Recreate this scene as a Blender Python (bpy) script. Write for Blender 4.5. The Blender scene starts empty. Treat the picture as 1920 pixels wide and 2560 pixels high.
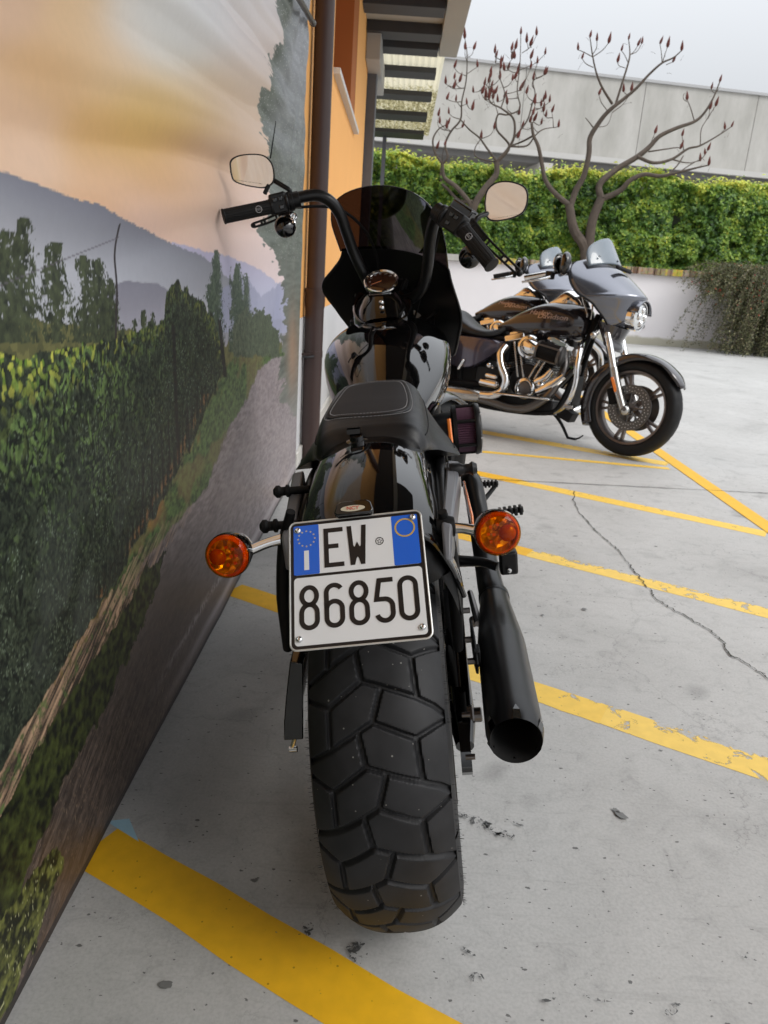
import bpy, bmesh, math, random
import numpy as np
from mathutils import Vector, Matrix
from mathutils.bvhtree import BVHTree
R = math.radians
sc = bpy.context.scene
col = sc.collection

# ------------------------------------------------------------------ camera, sky, sun, exposure
F = 1848.0; TH = R(18.0); PH = R(3.9); CH = 1.08
cfwd = Vector((0, math.cos(TH), -math.sin(TH)))
_d0 = Vector((0, -math.sin(TH), -math.cos(TH))); _r0 = Vector((1, 0, 0))
cu = _r0*math.cos(PH) - _d0*math.sin(PH)
cv = _r0*math.sin(PH) + _d0*math.cos(PH)
CP = Vector((0, 0, CH))
cam_d = bpy.data.cameras.new('camera'); cam = bpy.data.objects.new('camera', cam_d); col.objects.link(cam)
m3 = Matrix((cu, -cv, -cfwd)).transposed()
cam.matrix_world = Matrix.Translation(CP) @ m3.to_4x4()
cam_d.sensor_fit = 'VERTICAL'; cam_d.sensor_height = 24.0; cam_d.lens = 24.0*F/2560.0
cam_d.clip_start = 0.05; cam_d.clip_end = 600
cam_d.dof.use_dof = True; cam_d.dof.focus_distance = 1.05; cam_d.dof.aperture_fstop = 9.0
sc.camera = cam
w = bpy.data.worlds.new('World'); sc.world = w; w.use_nodes = True
nt = w.node_tree; nt.nodes.clear()
SUN_EL, SUN_AZ = R(46), R(122)         # azimuth measured from +Y towards +X
sky = nt.nodes.new('ShaderNodeTexSky'); sky.sky_type = 'NISHITA'; sky.sun_disc = False
sky.sun_elevation = SUN_EL; sky.sun_rotation = SUN_AZ; sky.dust_density = 4.0; sky.ozone_density = 1.0; sky.air_density = 1.0
hs = nt.nodes.new('ShaderNodeHueSaturation'); hs.inputs['Saturation'].default_value = 0.15
mixw = nt.nodes.new('ShaderNodeMix'); mixw.data_type = 'RGBA'; mixw.inputs[0].default_value = 0.68
mixw.inputs[7].default_value = (7.1, 7.4, 7.8, 1)      # the even white of the cloud layer
bg = nt.nodes.new('ShaderNodeBackground'); bg.inputs[1].default_value = 0.088
wo = nt.nodes.new('ShaderNodeOutputWorld')
nt.links.new(sky.outputs[0], hs.inputs['Color']); nt.links.new(hs.outputs[0], mixw.inputs[6])
wtc = nt.nodes.new('ShaderNodeTexCoord'); wsx = nt.nodes.new('ShaderNodeSeparateXYZ'); wmr = nt.nodes.new('ShaderNodeMapRange')
wmr.inputs[1].default_value = 0.12; wmr.inputs[2].default_value = 0.95; wmr.inputs[3].default_value = 1.0; wmr.inputs[4].default_value = 3.4     # overcast sky is brighter overhead
wvm = nt.nodes.new('ShaderNodeVectorMath'); wvm.operation = 'SCALE'
nt.links.new(wtc.outputs['Generated'], wsx.inputs[0]); nt.links.new(wsx.outputs[2], wmr.inputs[0]); nt.links.new(wmr.outputs[0], wvm.inputs[3])
nt.links.new(mixw.outputs[2], wvm.inputs[0]); nt.links.new(wvm.outputs[0], bg.inputs[0]); nt.links.new(bg.outputs[0], wo.inputs[0])
sd = bpy.data.lights.new('sun', 'SUN'); sd.energy = 0.8; sd.angle = R(24); sd.color = (1.0, 0.96, 0.9)
so = bpy.data.objects.new('sun', sd); col.objects.link(so)
sdir = Vector((math.sin(SUN_AZ)*math.cos(SUN_EL), math.cos(SUN_AZ)*math.cos(SUN_EL), math.sin(SUN_EL)))
so.rotation_euler = sdir.to_track_quat('Z', 'Y').to_euler()
sc.view_settings.view_transform = 'Standard'; sc.view_settings.look = 'None'
sc.view_settings.exposure = 0.14; sc.view_settings.gamma = 1.0
sc.render.engine = 'CYCLES'
try:
    sc.cycles.use_denoising = True; sc.cycles.max_bounces = 8; sc.cycles.transparent_max_bounces = 12
except Exception: pass

# ------------------------------------------------------------------ helpers
KD = 1920.0/1659.0
def ray(px, py): return cfwd + cu*((px*KD-960)/F) + cv*((py*KD-1280)/F)
def onz(px, py, z=0.0):
    r = ray(px, py); return CP + r*((z-CH)/r.z)
def ony(px, py, y):
    r = ray(px, py); return CP + r*(y/r.y)
def onx(px, py, x):
    r = ray(px, py); return CP + r*(x/r.x)
def s2l(c):
    return tuple((v/255/12.92 if v/255 <= 0.04045 else ((v/255+0.055)/1.055)**2.4) for v in c)

def cat(pts, n=6):
    """Catmull-Rom through points (tuples of any length)"""
    P = [np.array(p, float) for p in pts]
    if len(P) < 3 or n <= 1: return [tuple(p) for p in P]
    out = []
    for i in range(len(P)-1):
        p0 = P[i-1] if i > 0 else 2*P[0]-P[1]
        p1, p2 = P[i], P[i+1]
        p3 = P[i+2] if i+2 < len(P) else 2*P[-1]-P[-2]
        for k in range(n):
            t = k/n
            out.append(tuple(0.5*((2*p1)+(-p0+p2)*t+(2*p0-5*p1+4*p2-p3)*t*t+(-p0+3*p1-3*p2+p3)*t**3)))
    out.append(tuple(P[-1])); return out

class G:
    """collects geometry, then links it as one mesh object"""
    def __init__(s): s.v = []; s.f = []; s.mi = []; s.cur = 0
    def add(s, vs, fs):
        b = len(s.v); s.v += [tuple(v) for v in vs]
        for f in fs: s.f.append(tuple(b+i for i in f)); s.mi.append(s.cur)
        return s
    def grid(s, rows, closed=False, caps=False):
        n = len(rows[0]); b = len(s.v)
        for r in rows: s.v += [tuple(p) for p in r]
        m = n if closed else n-1
        for i in range(len(rows)-1):
            for j in range(m):
                a = b+i*n+j; c = b+i*n+(j+1) % n
                s.f.append((a, c, c+n, a+n)); s.mi.append(s.cur)
        if caps:
            s.f.append(tuple(b+j for j in reversed(range(n)))); s.mi.append(s.cur)
            s.f.append(tuple(b+(len(rows)-1)*n+j for j in range(n))); s.mi.append(s.cur)
        return s
    def tube(s, pts, rad, seg=12, smooth=6, caps=True, flat=None):
        P = cat(pts, smooth) if smooth > 1 else [tuple(map(float, p)) for p in pts]
        if isinstance(rad, (int, float)): rr = [rad]*len(P)
        else:
            q = np.interp(np.linspace(0, 1, len(P)), np.linspace(0, 1, len(rad)), rad); rr = list(q)
        P = [Vector(p[:3]) for p in P]; rows = []
        t0 = (P[1]-P[0]).normalized(); n = t0.orthogonal().normalized()
        for i, p in enumerate(P):
            t = (P[min(i+1, len(P)-1)]-P[max(i-1, 0)]).normalized()
            n = (n - t*n.dot(t)); n = n.normalized() if n.length > 1e-6 else t.orthogonal().normalized()
            b = t.cross(n); r = rr[i]; ring = []
            for k in range(seg):
                a = 2*math.pi*k/seg
                ring.append(p + n*(r*math.cos(a)) + b*(r*math.sin(a)))
            rows.append(ring)
        return s.grid(rows, closed=True, caps=caps)
    def cyl(s, a, b, r, r2=None, seg=20): return s.tube([a, b], [r, r if r2 is None else r2], seg, 1)
    def lathe(s, c, axis, prof, seg=32, closed=False):
        """prof: list of (distance along axis, radius)"""
        ax = Vector(axis).normalized(); n = ax.orthogonal().normalized(); b = ax.cross(n); c = Vector(c)
        rows = []
        for (d, r) in prof:
            rows.append([c+ax*d+n*(r*math.cos(2*math.pi*k/seg))+b*(r*math.sin(2*math.pi*k/seg)) for k in range(seg)])
        return s.grid(rows, closed=True, caps=False)
    def box(s, c, size, M=None):
        hx, hy, hz = [d/2 for d in size]; vs = []
        for x in (-hx, hx):
            for y in (-hy, hy):
                for z in (-hz, hz):
                    p = Vector((x, y, z))
                    if M is not None: p = M @ p
                    vs.append(tuple(Vector(c)+p))
        return s.add(vs, [(0, 1, 3, 2), (4, 6, 7, 5), (0, 4, 5, 1), (2, 3, 7, 6), (0, 2, 6, 4), (1, 5, 7, 3)])
    def prism(s, poly, fn, a, b):
        """poly: 2D outline, fn(u, v, w) -> 3D; thickness a..b"""
        n = len(poly)
        vs = [tuple(fn(u, v, a)) for u, v in poly]+[tuple(fn(u, v, b)) for u, v in poly]
        fs = [tuple(range(n))[::-1], tuple(range(n, 2*n))]+[(i, (i+1) % n, n+(i+1) % n, n+i) for i in range(n)]
        return s.add(vs, fs)
    def sphere(s, c, r, sc_=(1, 1, 1), seg=16, rings=10, M=None):
        rows = []
        for i in range(rings+1):
            th = math.pi*i/rings; rw = []
            for k in range(seg):
                a = 2*math.pi*k/seg
                p = Vector((r*sc_[0]*math.sin(th)*math.cos(a), r*sc_[1]*math.sin(th)*math.sin(a), r*sc_[2]*math.cos(th)))
                if M is not None: p = M @ p
                rw.append(Vector(c)+p)
            rows.append(rw)
        return s.grid(rows, closed=True)
    def torus(s, c, axis, R_, r, seg=40, seg2=10):
        ax = Vector(axis).normalized(); n = ax.orthogonal().normalized(); b = ax.cross(n); c = Vector(c); rows = []
        for i in range(seg+1):
            a = 2*math.pi*i/seg; d = n*math.cos(a)+b*math.sin(a)
            rows.append([c+d*(R_+r*math.cos(2*math.pi*k/seg2))+ax*(r*math.sin(2*math.pi*k/seg2)) for k in range(seg2)])
        return s.grid(rows, closed=True)
    def ob(s, name, mats, parent=None, smooth=True, angle=40, bevel=0, solid=0, label=None, weld=False, sub=0):
        me = bpy.data.meshes.new(name); me.from_pydata([tuple(v) for v in s.v], [], s.f)
        if not isinstance(mats, (list, tuple)): mats = [mats]
        for m in mats: me.materials.append(m)
        if len(mats) > 1: me.polygons.foreach_set('material_index', s.mi)
        if weld or True:
            bm = bmesh.new(); bm.from_mesh(me)
            if weld: bmesh.ops.remove_doubles(bm, verts=bm.verts, dist=1e-5)
            bmesh.ops.recalc_face_normals(bm, faces=bm.faces)
            bm.to_mesh(me); bm.free()
        if smooth:
            me.shade_smooth(); me.set_sharp_from_angle(angle=R(angle))
        o = bpy.data.objects.new(name, me); col.objects.link(o)
        if parent: o.parent = parent
        if solid:
            md = o.modifiers.new('t', 'SOLIDIFY'); md.thickness = solid; md.offset = 0
        if bevel:
            md = o.modifiers.new('b', 'BEVEL'); md.width = bevel; md.segments = 2; md.limit_method = 'ANGLE'; md.angle_limit = R(40)
        if sub:
            md = o.modifiers.new('s', 'SUBSURF'); md.levels = sub; md.render_levels = sub
        if label: o['label'] = label
        return o

def tag(o, label=None, cat_=None, group=None, kind=None):
    if label: o['label'] = label
    if cat_: o['category'] = cat_
    if group: o['group'] = group
    if kind: o['kind'] = kind
    return o
def empty(name, loc=(0, 0, 0), M=None):
    o = bpy.data.objects.new(name, None); o.empty_display_size = 0.1; col.objects.link(o)
    if M is not None: o.matrix_world = M
    else: o.location = loc
    return o

# ------------------------------------------------------------------ materials
def new_mat(name):
    m = bpy.data.materials.new(name); m.use_nodes = True
    return m, m.node_tree, m.node_tree.nodes['Principled BSDF']
def pm(name, c, rough=0.5, metal=0.0, coat=0.0, var=0.0, vscale=20.0, bump=0.0, bscale=200.0, emis=None, trans=0.0, ior=1.45, rvar=0.0, spec=None):
    m, t, b = new_mat(name); N, L = t.nodes, t.links
    if len(c) == 3: c = (*c, 1)
    b.inputs['Base Color'].default_value = c; b.inputs['Roughness'].default_value = rough
    b.inputs['Metallic'].default_value = metal; b.inputs['Coat Weight'].default_value = coat; b.inputs['Coat Roughness'].default_value = 0.03
    b.inputs['IOR'].default_value = ior
    if spec is not None: b.inputs['Specular IOR Level'].default_value = spec
    if trans: b.inputs['Transmission Weight'].default_value = trans
    tc = N.new('ShaderNodeTexCoord')
    nz = N.new('ShaderNodeTexNoise'); nz.inputs['Scale'].default_value = vscale; nz.inputs['Detail'].default_value = 6
    L.new(tc.outputs['Object'], nz.inputs['Vector'])
    if var:
        mx = N.new('ShaderNodeMix'); mx.data_type = 'RGBA'
        mx.inputs[6].default_value = tuple(v*(1-var) for v in c[:3])+(1,); mx.inputs[7].default_value = tuple(min(1, v*(1+var)) for v in c[:3])+(1,)
        L.new(nz.outputs['Fac'], mx.inputs[0]); L.new(mx.outputs[2], b.inputs['Base Color'])
    if rvar:
        mr = N.new('ShaderNodeMapRange'); mr.inputs[3].default_value = max(0, rough-rvar); mr.inputs[4].default_value = rough+rvar
        L.new(nz.outputs['Fac'], mr.inputs[0]); L.new(mr.outputs[0], b.inputs['Roughness'])
    if bump:
        n2 = N.new('ShaderNodeTexNoise'); n2.inputs['Scale'].default_value = bscale; n2.inputs['Detail'].default_value = 4
        L.new(tc.outputs['Object'], n2.inputs['Vector'])
        bp = N.new('ShaderNodeBump'); bp.inputs['Strength'].default_value = bump; bp.inputs['Distance'].default_value = 0.002
        L.new(n2.outputs['Fac'], bp.inputs['Height']); L.new(bp.outputs[0], b.inputs['Normal'])
    return m
M = {}
M['gloss'] = pm('gloss_black_paint', (0.002, 0.002, 0.0022), 0.05, coat=0.7, rvar=0.01, vscale=8)
M['satin'] = pm('satin_black', (0.006, 0.006, 0.0065), 0.36, rvar=0.05, bump=0.05, bscale=600, spec=0.35)
M['satin2'] = pm('satin_black_bar', (0.008, 0.008, 0.0085), 0.3, rvar=0.04, spec=0.4)
M['matte'] = pm('matte_black', (0.005, 0.005, 0.0055), 0.6, bump=0.1, bscale=400, spec=0.25)
M['strut'] = pm('dark_grey_cover', (0.15, 0.155, 0.17), 0.34, bump=0.05, bscale=900)
M['muffler'] = pm('ceramic_black', (0.005, 0.005, 0.0055), 0.31, rvar=0.04, vscale=30)
M['black_in'] = pm('soot_black', (0.004, 0.004, 0.004), 0.9)
M['rubber'] = pm('rubber', (0.009, 0.009, 0.0095), 0.55, var=0.3, bump=0.15, bscale=500, spec=0.3)
M['leather'] = pm('leather', (0.007, 0.007, 0.008), 0.36, bump=0.22, bscale=900, rvar=0.06, vscale=40, spec=0.5)
M['insert'] = pm('seat_insert', (0.014, 0.013, 0.015), 0.6, bump=0.3, bscale=1400)
M['thread'] = pm('thread', (0.35, 0.35, 0.36), 0.7)
M['chrome'] = pm('chrome', (0.78, 0.78, 0.78), 0.07, 1.0, rvar=0.03, vscale=15)
M['steel'] = pm('brushed_steel', (0.5, 0.49, 0.47), 0.25, 1.0, rvar=0.08)
M['dsteel'] = pm('dark_steel', (0.16, 0.15, 0.145), 0.35, 1.0, rvar=0.1)
M['alu'] = pm('aluminium_rim', (0.62, 0.62, 0.6), 0.35, 0.6)
M['amber'] = pm('amber_lens', (0.80, 0.13, 0.0), 0.10, coat=0.5, trans=0.0)
M['amber2'] = pm('amber_bulb', (0.36, 0.055, 0.0), 0.2, coat=0.6)
M['ambl'] = pm('amber_facets', (0.95, 0.30, 0.01), 0.12, coat=0.8)
M['refl'] = pm('amber_reflector', (0.85, 0.22, 0.03), 0.25, coat=1)
M['white'] = pm('plate_white', (0.72, 0.73, 0.74), 0.32, coat=0.2, var=0.03)
M['blue'] = pm('plate_blue', (0.012, 0.12, 0.62), 0.3, coat=0.3, var=0.05)
M['pblack'] = pm('plate_black', (0.012, 0.010, 0.010), 0.35)
M['gold'] = pm('plate_gold', (0.55, 0.36, 0.07), 0.4)
M['star'] = pm('plate_star', (0.55, 0.47, 0.22), 0.4)
M['red'] = pm('badge_red', (0.5, 0.03, 0.02), 0.3)
M['cream'] = pm('badge_cream', (0.55, 0.5, 0.38), 0.3)
M['filter'] = pm('filter_pleats', (0.085, 0.035, 0.06), 0.6, var=0.3, vscale=90)
M['mirror'] = pm('mirror_glass', (0.9, 0.9, 0.9), 0.01, 1.0)
M['gun'] = pm('gunmetal_paint', (0.165, 0.172, 0.20), 0.18, 0.8, coat=1.0, var=0.08, vscale=500)
M['gund'] = pm('dark_gunmetal_paint', (0.028, 0.024, 0.027), 0.17, 0.35, coat=1.0)
M['rim'] = pm('bronze_grey_rim', (0.16, 0.135, 0.125), 0.33, 0.8)
M['disc'] = pm('brake_disc', (0.13, 0.125, 0.12), 0.4, 0.9)
M['lamp'] = pm('headlamp_glass', (0.75, 0.77, 0.78), 0.08, 0.6, coat=1, var=0.3, vscale=60)
M['dial'] = pm('dial_glass', (0.035, 0.012, 0.008), 0.06, coat=1)
M['pipe'] = pm('brown_pipe', (0.055, 0.033, 0.030), 0.42, var=0.12, vscale=12, bump=0.08, bscale=300)
M['bolt'] = pm('bolt_plating', (0.7, 0.7, 0.7), 0.2, 1.0)

def lens():
    m, t, b = new_mat('amber_faceted_lens'); N, L = t.nodes, t.links
    tc = N.new('ShaderNodeTexCoord'); v = N.new('ShaderNodeTexVoronoi'); v.inputs['Scale'].default_value = 75; L.new(tc.outputs['Object'], v.inputs['Vector'])
    w_ = N.new('ShaderNodeTexWave'); w_.wave_type = 'RINGS'; w_.inputs['Scale'].default_value = 45; w_.inputs['Distortion'].default_value = 6; L.new(tc.outputs['Object'], w_.inputs['Vector'])
    mt = N.new('ShaderNodeMath'); mt.operation = 'MULTIPLY_ADD'; mt.inputs[1].default_value = 0.45; L.new(w_.outputs['Fac'], mt.inputs[0]); L.new(v.outputs['Distance'], mt.inputs[2])
    r = N.new('ShaderNodeValToRGB'); e = r.color_ramp.elements; e[0].position = 0.15; e[0].color = (0.32, 0.025, 0.0, 1); e[1].position = 0.95; e[1].color = (0.95, 0.33, 0.0, 1)
    q = e.new(0.45); q.color = (0.62, 0.085, 0.0, 1); q = e.new(0.7); q.color = (0.80, 0.16, 0.0, 1)
    L.new(mt.outputs[0], r.inputs[0]); L.new(r.outputs[0], b.inputs['Base Color']); b.inputs['Roughness'].default_value = 0.12; b.inputs['Coat Weight'].default_value = 0.6
    bp = N.new('ShaderNodeBump'); bp.inputs['Strength'].default_value = 0.5; bp.inputs['Distance'].default_value = 0.001; L.new(v.outputs['Distance'], bp.inputs['Height']); L.new(bp.outputs[0], b.inputs['Normal'])
    return m
M['amberdeep'] = pm('deep_amber', (0.55, 0.09, 0.0), 0.2, coat=0.5)
M['amberfoil'] = pm('amber_reflector_foil', (1.0, 0.56, 0.08), 0.2, 0.7, var=0.25, vscale=120)
def smoke(name, tr, refl=0.06):
    m = bpy.data.materials.new(name); m.use_nodes = True; t = m.node_tree; t.nodes.clear()
    tb = t.nodes.new('ShaderNodeBsdfTransparent'); tb.inputs[0].default_value = (*tr, 1)
    gl = t.nodes.new('ShaderNodeBsdfGlossy'); gl.inputs['Roughness'].default_value = 0.03
    fr = t.nodes.new('ShaderNodeFresnel'); fr.inputs[0].default_value = 1.45
    mx = t.nodes.new('ShaderNodeMixShader'); o = t.nodes.new('ShaderNodeOutputMaterial')
    mr_ = t.nodes.new('ShaderNodeMath'); mr_.operation = 'MULTIPLY'; mr_.inputs[1].default_value = 0.4; t.links.new(fr.outputs[0], mr_.inputs[0]); t.links.new(mr_.outputs[0], mx.inputs[0]); t.links.new(tb.outputs[0], mx.inputs[1]); t.links.new(gl.outputs[0], mx.inputs[2]); t.links.new(mx.outputs[0], o.inputs[0])
    return m
M['amberclear'] = smoke('clear_amber_lens', (0.99, 0.64, 0.04))
M['smoke'] = smoke('smoked_acrylic', (0.040, 0.026, 0.026))
M['clearsm'] = smoke('light_smoked_acrylic', (0.42, 0.46, 0.5))

def concrete():
    m, t, b = new_mat('concrete_paving'); N, L = t.nodes, t.links
    tc = N.new('ShaderNodeTexCoord')
    def noise(scale, detail=6, rough=0.6, dist=0.0):
        n = N.new('ShaderNodeTexNoise'); n.inputs['Scale'].default_value = scale; n.inputs['Detail'].default_value = detail
        n.inputs['Roughness'].default_value = rough; n.inputs['Distortion'].default_value = dist
        L.new(tc.outputs['Object'], n.inputs['Vector']); return n
    def ramp(src, stops):
        r = N.new('ShaderNodeValToRGB'); e = r.color_ramp.elements
        e[0].position, e[0].color = stops[0][0], (*stops[0][1], 1); e[1].position, e[1].color = stops[-1][0], (*stops[-1][1], 1)
        for p, c in stops[1:-1]:
            q = e.new(p); q.color = (*c, 1)
        L.new(src, r.inputs[0]); return r
    def mul(a, c, fac=1.0):
        x = N.new('ShaderNodeMix'); x.data_type = 'RGBA'; x.blend_type = 'MULTIPLY'; x.inputs[0].default_value = fac
        L.new(a, x.inputs[6]); L.new(c, x.inputs[7]); return x.outputs[2]
    g = lambda v: (v, v, v)
    n1 = noise(1.3, 8, 0.65, 0.6); base = ramp(n1.outputs['Fac'], [(0.28, (0.355, 0.35, 0.338)), (0.42, (0.43, 0.425, 0.412)), (0.55, (0.462, 0.457, 0.444)), (0.72, (0.505, 0.50, 0.487))])
    n2 = noise(14, 8, 0.7, 1.2); r2 = ramp(n2.outputs['Fac'], [(0.26, g(0.70)), (0.40, g(0.93)), (0.52, g(1.0)), (1, g(1.03))])
    n3 = noise(160, 3, 0.6); r3 = ramp(n3.outputs['Fac'], [(0.3, g(0.88)), (0.6, g(1.03))])
    c = mul(base.outputs[0], r2.outputs[0]); c = mul(c, r3.outputs[0])
    mps = N.new('ShaderNodeMapping'); mps.inputs['Rotation'].default_value = (0, 0, 0.5); mps.inputs['Scale'].default_value = (2.0, 26, 1); L.new(tc.outputs['Object'], mps.inputs[0])
    ns = N.new('ShaderNodeTexNoise'); ns.inputs['Scale'].default_value = 1.6; ns.inputs['Detail'].default_value = 7; ns.inputs['Roughness'].default_value = 0.7; ns.inputs['Distortion'].default_value = 0.5; L.new(mps.outputs[0], ns.inputs['Vector'])
    rs = ramp(ns.outputs['Fac'], [(0.30, g(0.80)), (0.43, g(1.0)), (1, g(1.0))]); c = mul(c, rs.outputs[0], 0.7)
    # soft blotches
    nb = noise(4.5, 2, 0.5); rb = ramp(nb.outputs['Fac'], [(0.26, g(0.62)), (0.36, g(0.97)), (1, g(1.0))]); c = mul(c, rb.outputs[0], 0.75)
    # specks
    for s_, rr, seed in ((9, 0.05, 0), (26, 0.075, 3), (60, 0.10, 7)):
        v = N.new('ShaderNodeTexVoronoi'); v.inputs['Scale'].default_value = s_
        mp = N.new('ShaderNodeMapping'); mp.inputs['Location'].default_value = (seed*1.7, seed*2.3, 0)
        mp.inputs['Scale'].default_value = (1, 1.5, 1); mp.inputs['Rotation'].default_value = (0, 0, 0.6)
        L.new(tc.outputs['Object'], mp.inputs[0])
        ds = N.new('ShaderNodeMix'); ds.data_type = 'VECTOR'; ds.inputs[0].default_value = 0.03
        L.new(mp.outputs[0], ds.inputs[4]); L.new(n2.outputs['Color'], ds.inputs[5]); L.new(ds.outputs[1], v.inputs['Vector'])
        cp = N.new('ShaderNodeSeparateColor'); L.new(v.outputs['Color'], cp.inputs[0])
        mt = N.new('ShaderNodeMath'); mt.operation = 'MULTIPLY'; mt.inputs[1].default_value = rr*1.6; L.new(cp.outputs[0], mt.inputs[0])
        gt = N.new('ShaderNodeMath'); gt.operation = 'SUBTRACT'; L.new(v.outputs['Distance'], gt.inputs[0]); L.new(mt.outputs[0], gt.inputs[1])
        rv = ramp(gt.outputs[0], [(0.0, g(0.30)), (0.02, g(1.0)), (1, g(1.0))])
        pick = N.new('ShaderNodeMath'); pick.operation = 'GREATER_THAN'; pick.inputs[1].default_value = 0.55; L.new(cp.outputs[1], pick.inputs[0])
        x = N.new('ShaderNodeMix'); x.data_type = 'RGBA'; x.blend_type = 'MULTIPLY'
        L.new(pick.outputs[0], x.inputs[0]); L.new(c, x.inputs[6]); L.new(rv.outputs[0], x.inputs[7]); c = x.outputs[2]
    # hairline cracks
    nd = noise(6, 6, 0.7)
    for s_, wd, dark, seed in ((2.6, 0.006, 0.72, 0), (6.5, 0.012, 0.86, 5)):
        mp = N.new('ShaderNodeMapping'); mp.inputs['Location'].default_value = (seed, seed*0.7, 0)
        L.new(tc.outputs['Object'], mp.inputs[0])
        ds = N.new('ShaderNodeMix'); ds.data_type = 'VECTOR'; ds.inputs[0].default_value = 0.16
        L.new(mp.outputs[0], ds.inputs[4]); L.new(nd.outputs['Color'], ds.inputs[5])
        v = N.new('ShaderNodeTexVoronoi'); v.feature = 'DISTANCE_TO_EDGE'; v.inputs['Scale'].default_value = s_; L.new(ds.outputs[1], v.inputs['Vector'])
        rv = ramp(v.outputs['Distance'], [(0.0, g(dark)), (wd, g(1.0)), (1, g(1.0))])
        mk = ramp(noise(1.7+seed, 2).outputs['Fac'], [(0.45, g(0)), (0.56, g(1))])
        x = N.new('ShaderNodeMix'); x.data_type = 'RGBA'; x.blend_type = 'MULTIPLY'
        L.new(mk.outputs[0], x.inputs[0]); L.new(c, x.inputs[6]); L.new(rv.outputs[0], x.inputs[7]); c = x.outputs[2]
    L.new(c, b.inputs['Base Color']); b.inputs['Roughness'].default_value = 0.62
    bp = N.new('ShaderNodeBump'); bp.inputs['Strength'].default_value = 0.12; bp.inputs['Distance'].default_value = 0.004
    L.new(n2.outputs['Fac'], bp.inputs['Height']); L.new(bp.outputs[0], b.inputs['Normal'])
    return m
M['concrete'] = concrete()

def line_paint(name, c, wear, scale=9.0, eat=0.0):
    """worn road paint: where the paint has gone the sheet is clear"""
    m, t, b = new_mat(name); N, L = t.nodes, t.links
    tc = N.new('ShaderNodeTexCoord')
    n = N.new('ShaderNodeTexNoise'); n.inputs['Scale'].default_value = scale; n.inputs['Detail'].default_value = 9; n.inputs['Roughness'].default_value = 0.68; n.inputs['Distortion'].default_value = 0.8
    L.new(tc.outputs['Object'], n.inputs['Vector'])
    r = N.new('ShaderNodeMapRange'); r.inputs[1].default_value = wear-0.02; r.inputs[2].default_value = wear+0.02
    ea = N.new('ShaderNodeAttribute'); ea.attribute_name = 'edge'; em = N.new('ShaderNodeMath'); em.operation = 'POWER'; em.inputs[1].default_value = 2.0; L.new(ea.outputs['Fac'], em.inputs[0])
    e2 = N.new('ShaderNodeMath'); e2.operation = 'MULTIPLY_ADD'; e2.inputs[1].default_value = -eat; L.new(em.outputs[0], e2.inputs[0]); L.new(n.outputs['Fac'], e2.inputs[2]); L.new(e2.outputs[0], r.inputs[0]); L.new(r.outputs[0], b.inputs['Alpha'])
    n2 = N.new('ShaderNodeTexNoise'); n2.inputs['Scale'].default_value = 30; n2.inputs['Detail'].default_value = 8; L.new(tc.outputs['Object'], n2.inputs['Vector'])
    mx = N.new('ShaderNodeMix'); mx.data_type = 'RGBA'; mx.inputs[6].default_value = tuple(v*0.82 for v in c)+(1,); mx.inputs[7].default_value = tuple(min(1, v*1.12) for v in c)+(1,)
    L.new(n2.outputs['Fac'], mx.inputs[0])
    v = N.new('ShaderNodeTexVoronoi'); v.inputs['Scale'].default_value = 38; L.new(tc.outputs['Object'], v.inputs['Vector'])
    r3 = N.new('ShaderNodeMapRange'); r3.inputs[1].default_value = 0.05; r3.inputs[2].default_value = 0.09; r3.inputs[3].default_value = 0.35; r3.inputs[4].default_value = 1
    L.new(v.outputs['Distance'], r3.inputs[0])
    m2 = N.new('ShaderNodeMix'); m2.data_type = 'RGBA'; m2.blend_type = 'MULTIPLY'; m2.inputs[0].default_value = 0.8
    L.new(mx.outputs[2], m2.inputs[6]); L.new(r3.outputs[0], m2.inputs[7]); L.new(m2.outputs[2], b.inputs['Base Color'])
    b.inputs['Roughness'].default_value = 0.5
    return m
YEL = (0.80, 0.44, 0.012)
M['line'] = line_paint('yellow_line_paint', YEL, 0.315, 34)
M['line_worn'] = line_paint('worn_yellow_line_paint', (0.84, 0.57, 0.11), 0.395, 16, 0.16)
M['line_mid'] = line_paint('faded_yellow_line_paint', (0.83, 0.54, 0.08), 0.345, 16, 0.10)
M['line_blue'] = line_paint('pale_blue_line_paint', (0.35, 0.55, 0.66), 0.35)

# ------------------------------------------------------------------ ground, markings
g = G(); g.add([(-90, -60, 0), (90, -60, 0), (90, 160, 0), (-90, 160, 0)], [(0, 1, 2, 3)])
tag(g.ob('ground', M['concrete'], smooth=False), kind='structure')
def strip(name, pts, z, mat):
    g = G(); g.add([(p[0], p[1], z) for p in pts], [tuple(range(len(pts)))]); o = g.ob(name, mat, smooth=False)
    return tag(o, kind='structure')
dxy = Vector((math.cos(R(30.2)), -math.sin(R(30.2)))); nxy = Vector((-dxy.y, dxy.x))
def bay_line(p0, p1, wd, mat, z):
    a, b = Vector(p0), Vector(p1); d = (b-a).normalized(); n = Vector((-d.y, d.x))*wd/2
    n_seg = 10; P = []
    random.seed(int(a.y*100))
    up_ = [a+(b-a)*(i/n_seg)+n*random.uniform(0.93, 1.05) for i in range(n_seg+1)]
    lo_ = [a+(b-a)*(i/n_seg)-n*random.uniform(0.93, 1.05) for i in range(n_seg+1)]
    z = z*0.5; g = G(); mid_ = [a_.lerp(b_, .5) for a_, b_ in zip(up_, lo_)]
    g.grid([[(p.x, p.y, z) for p in up_], [(p.x, p.y, z) for p in mid_], [(p.x, p.y, z) for p in lo_]])
    o = g.ob('yellow_line', mat, smooth=False); at_ = o.data.attributes.new('edge', 'FLOAT', 'POINT'); m_ = n_seg+1
    for i in range(3*m_): at_.data[i].value = (1.0, .25, 0.0)[i//m_]
    return tag(o, kind='structure')
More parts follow.
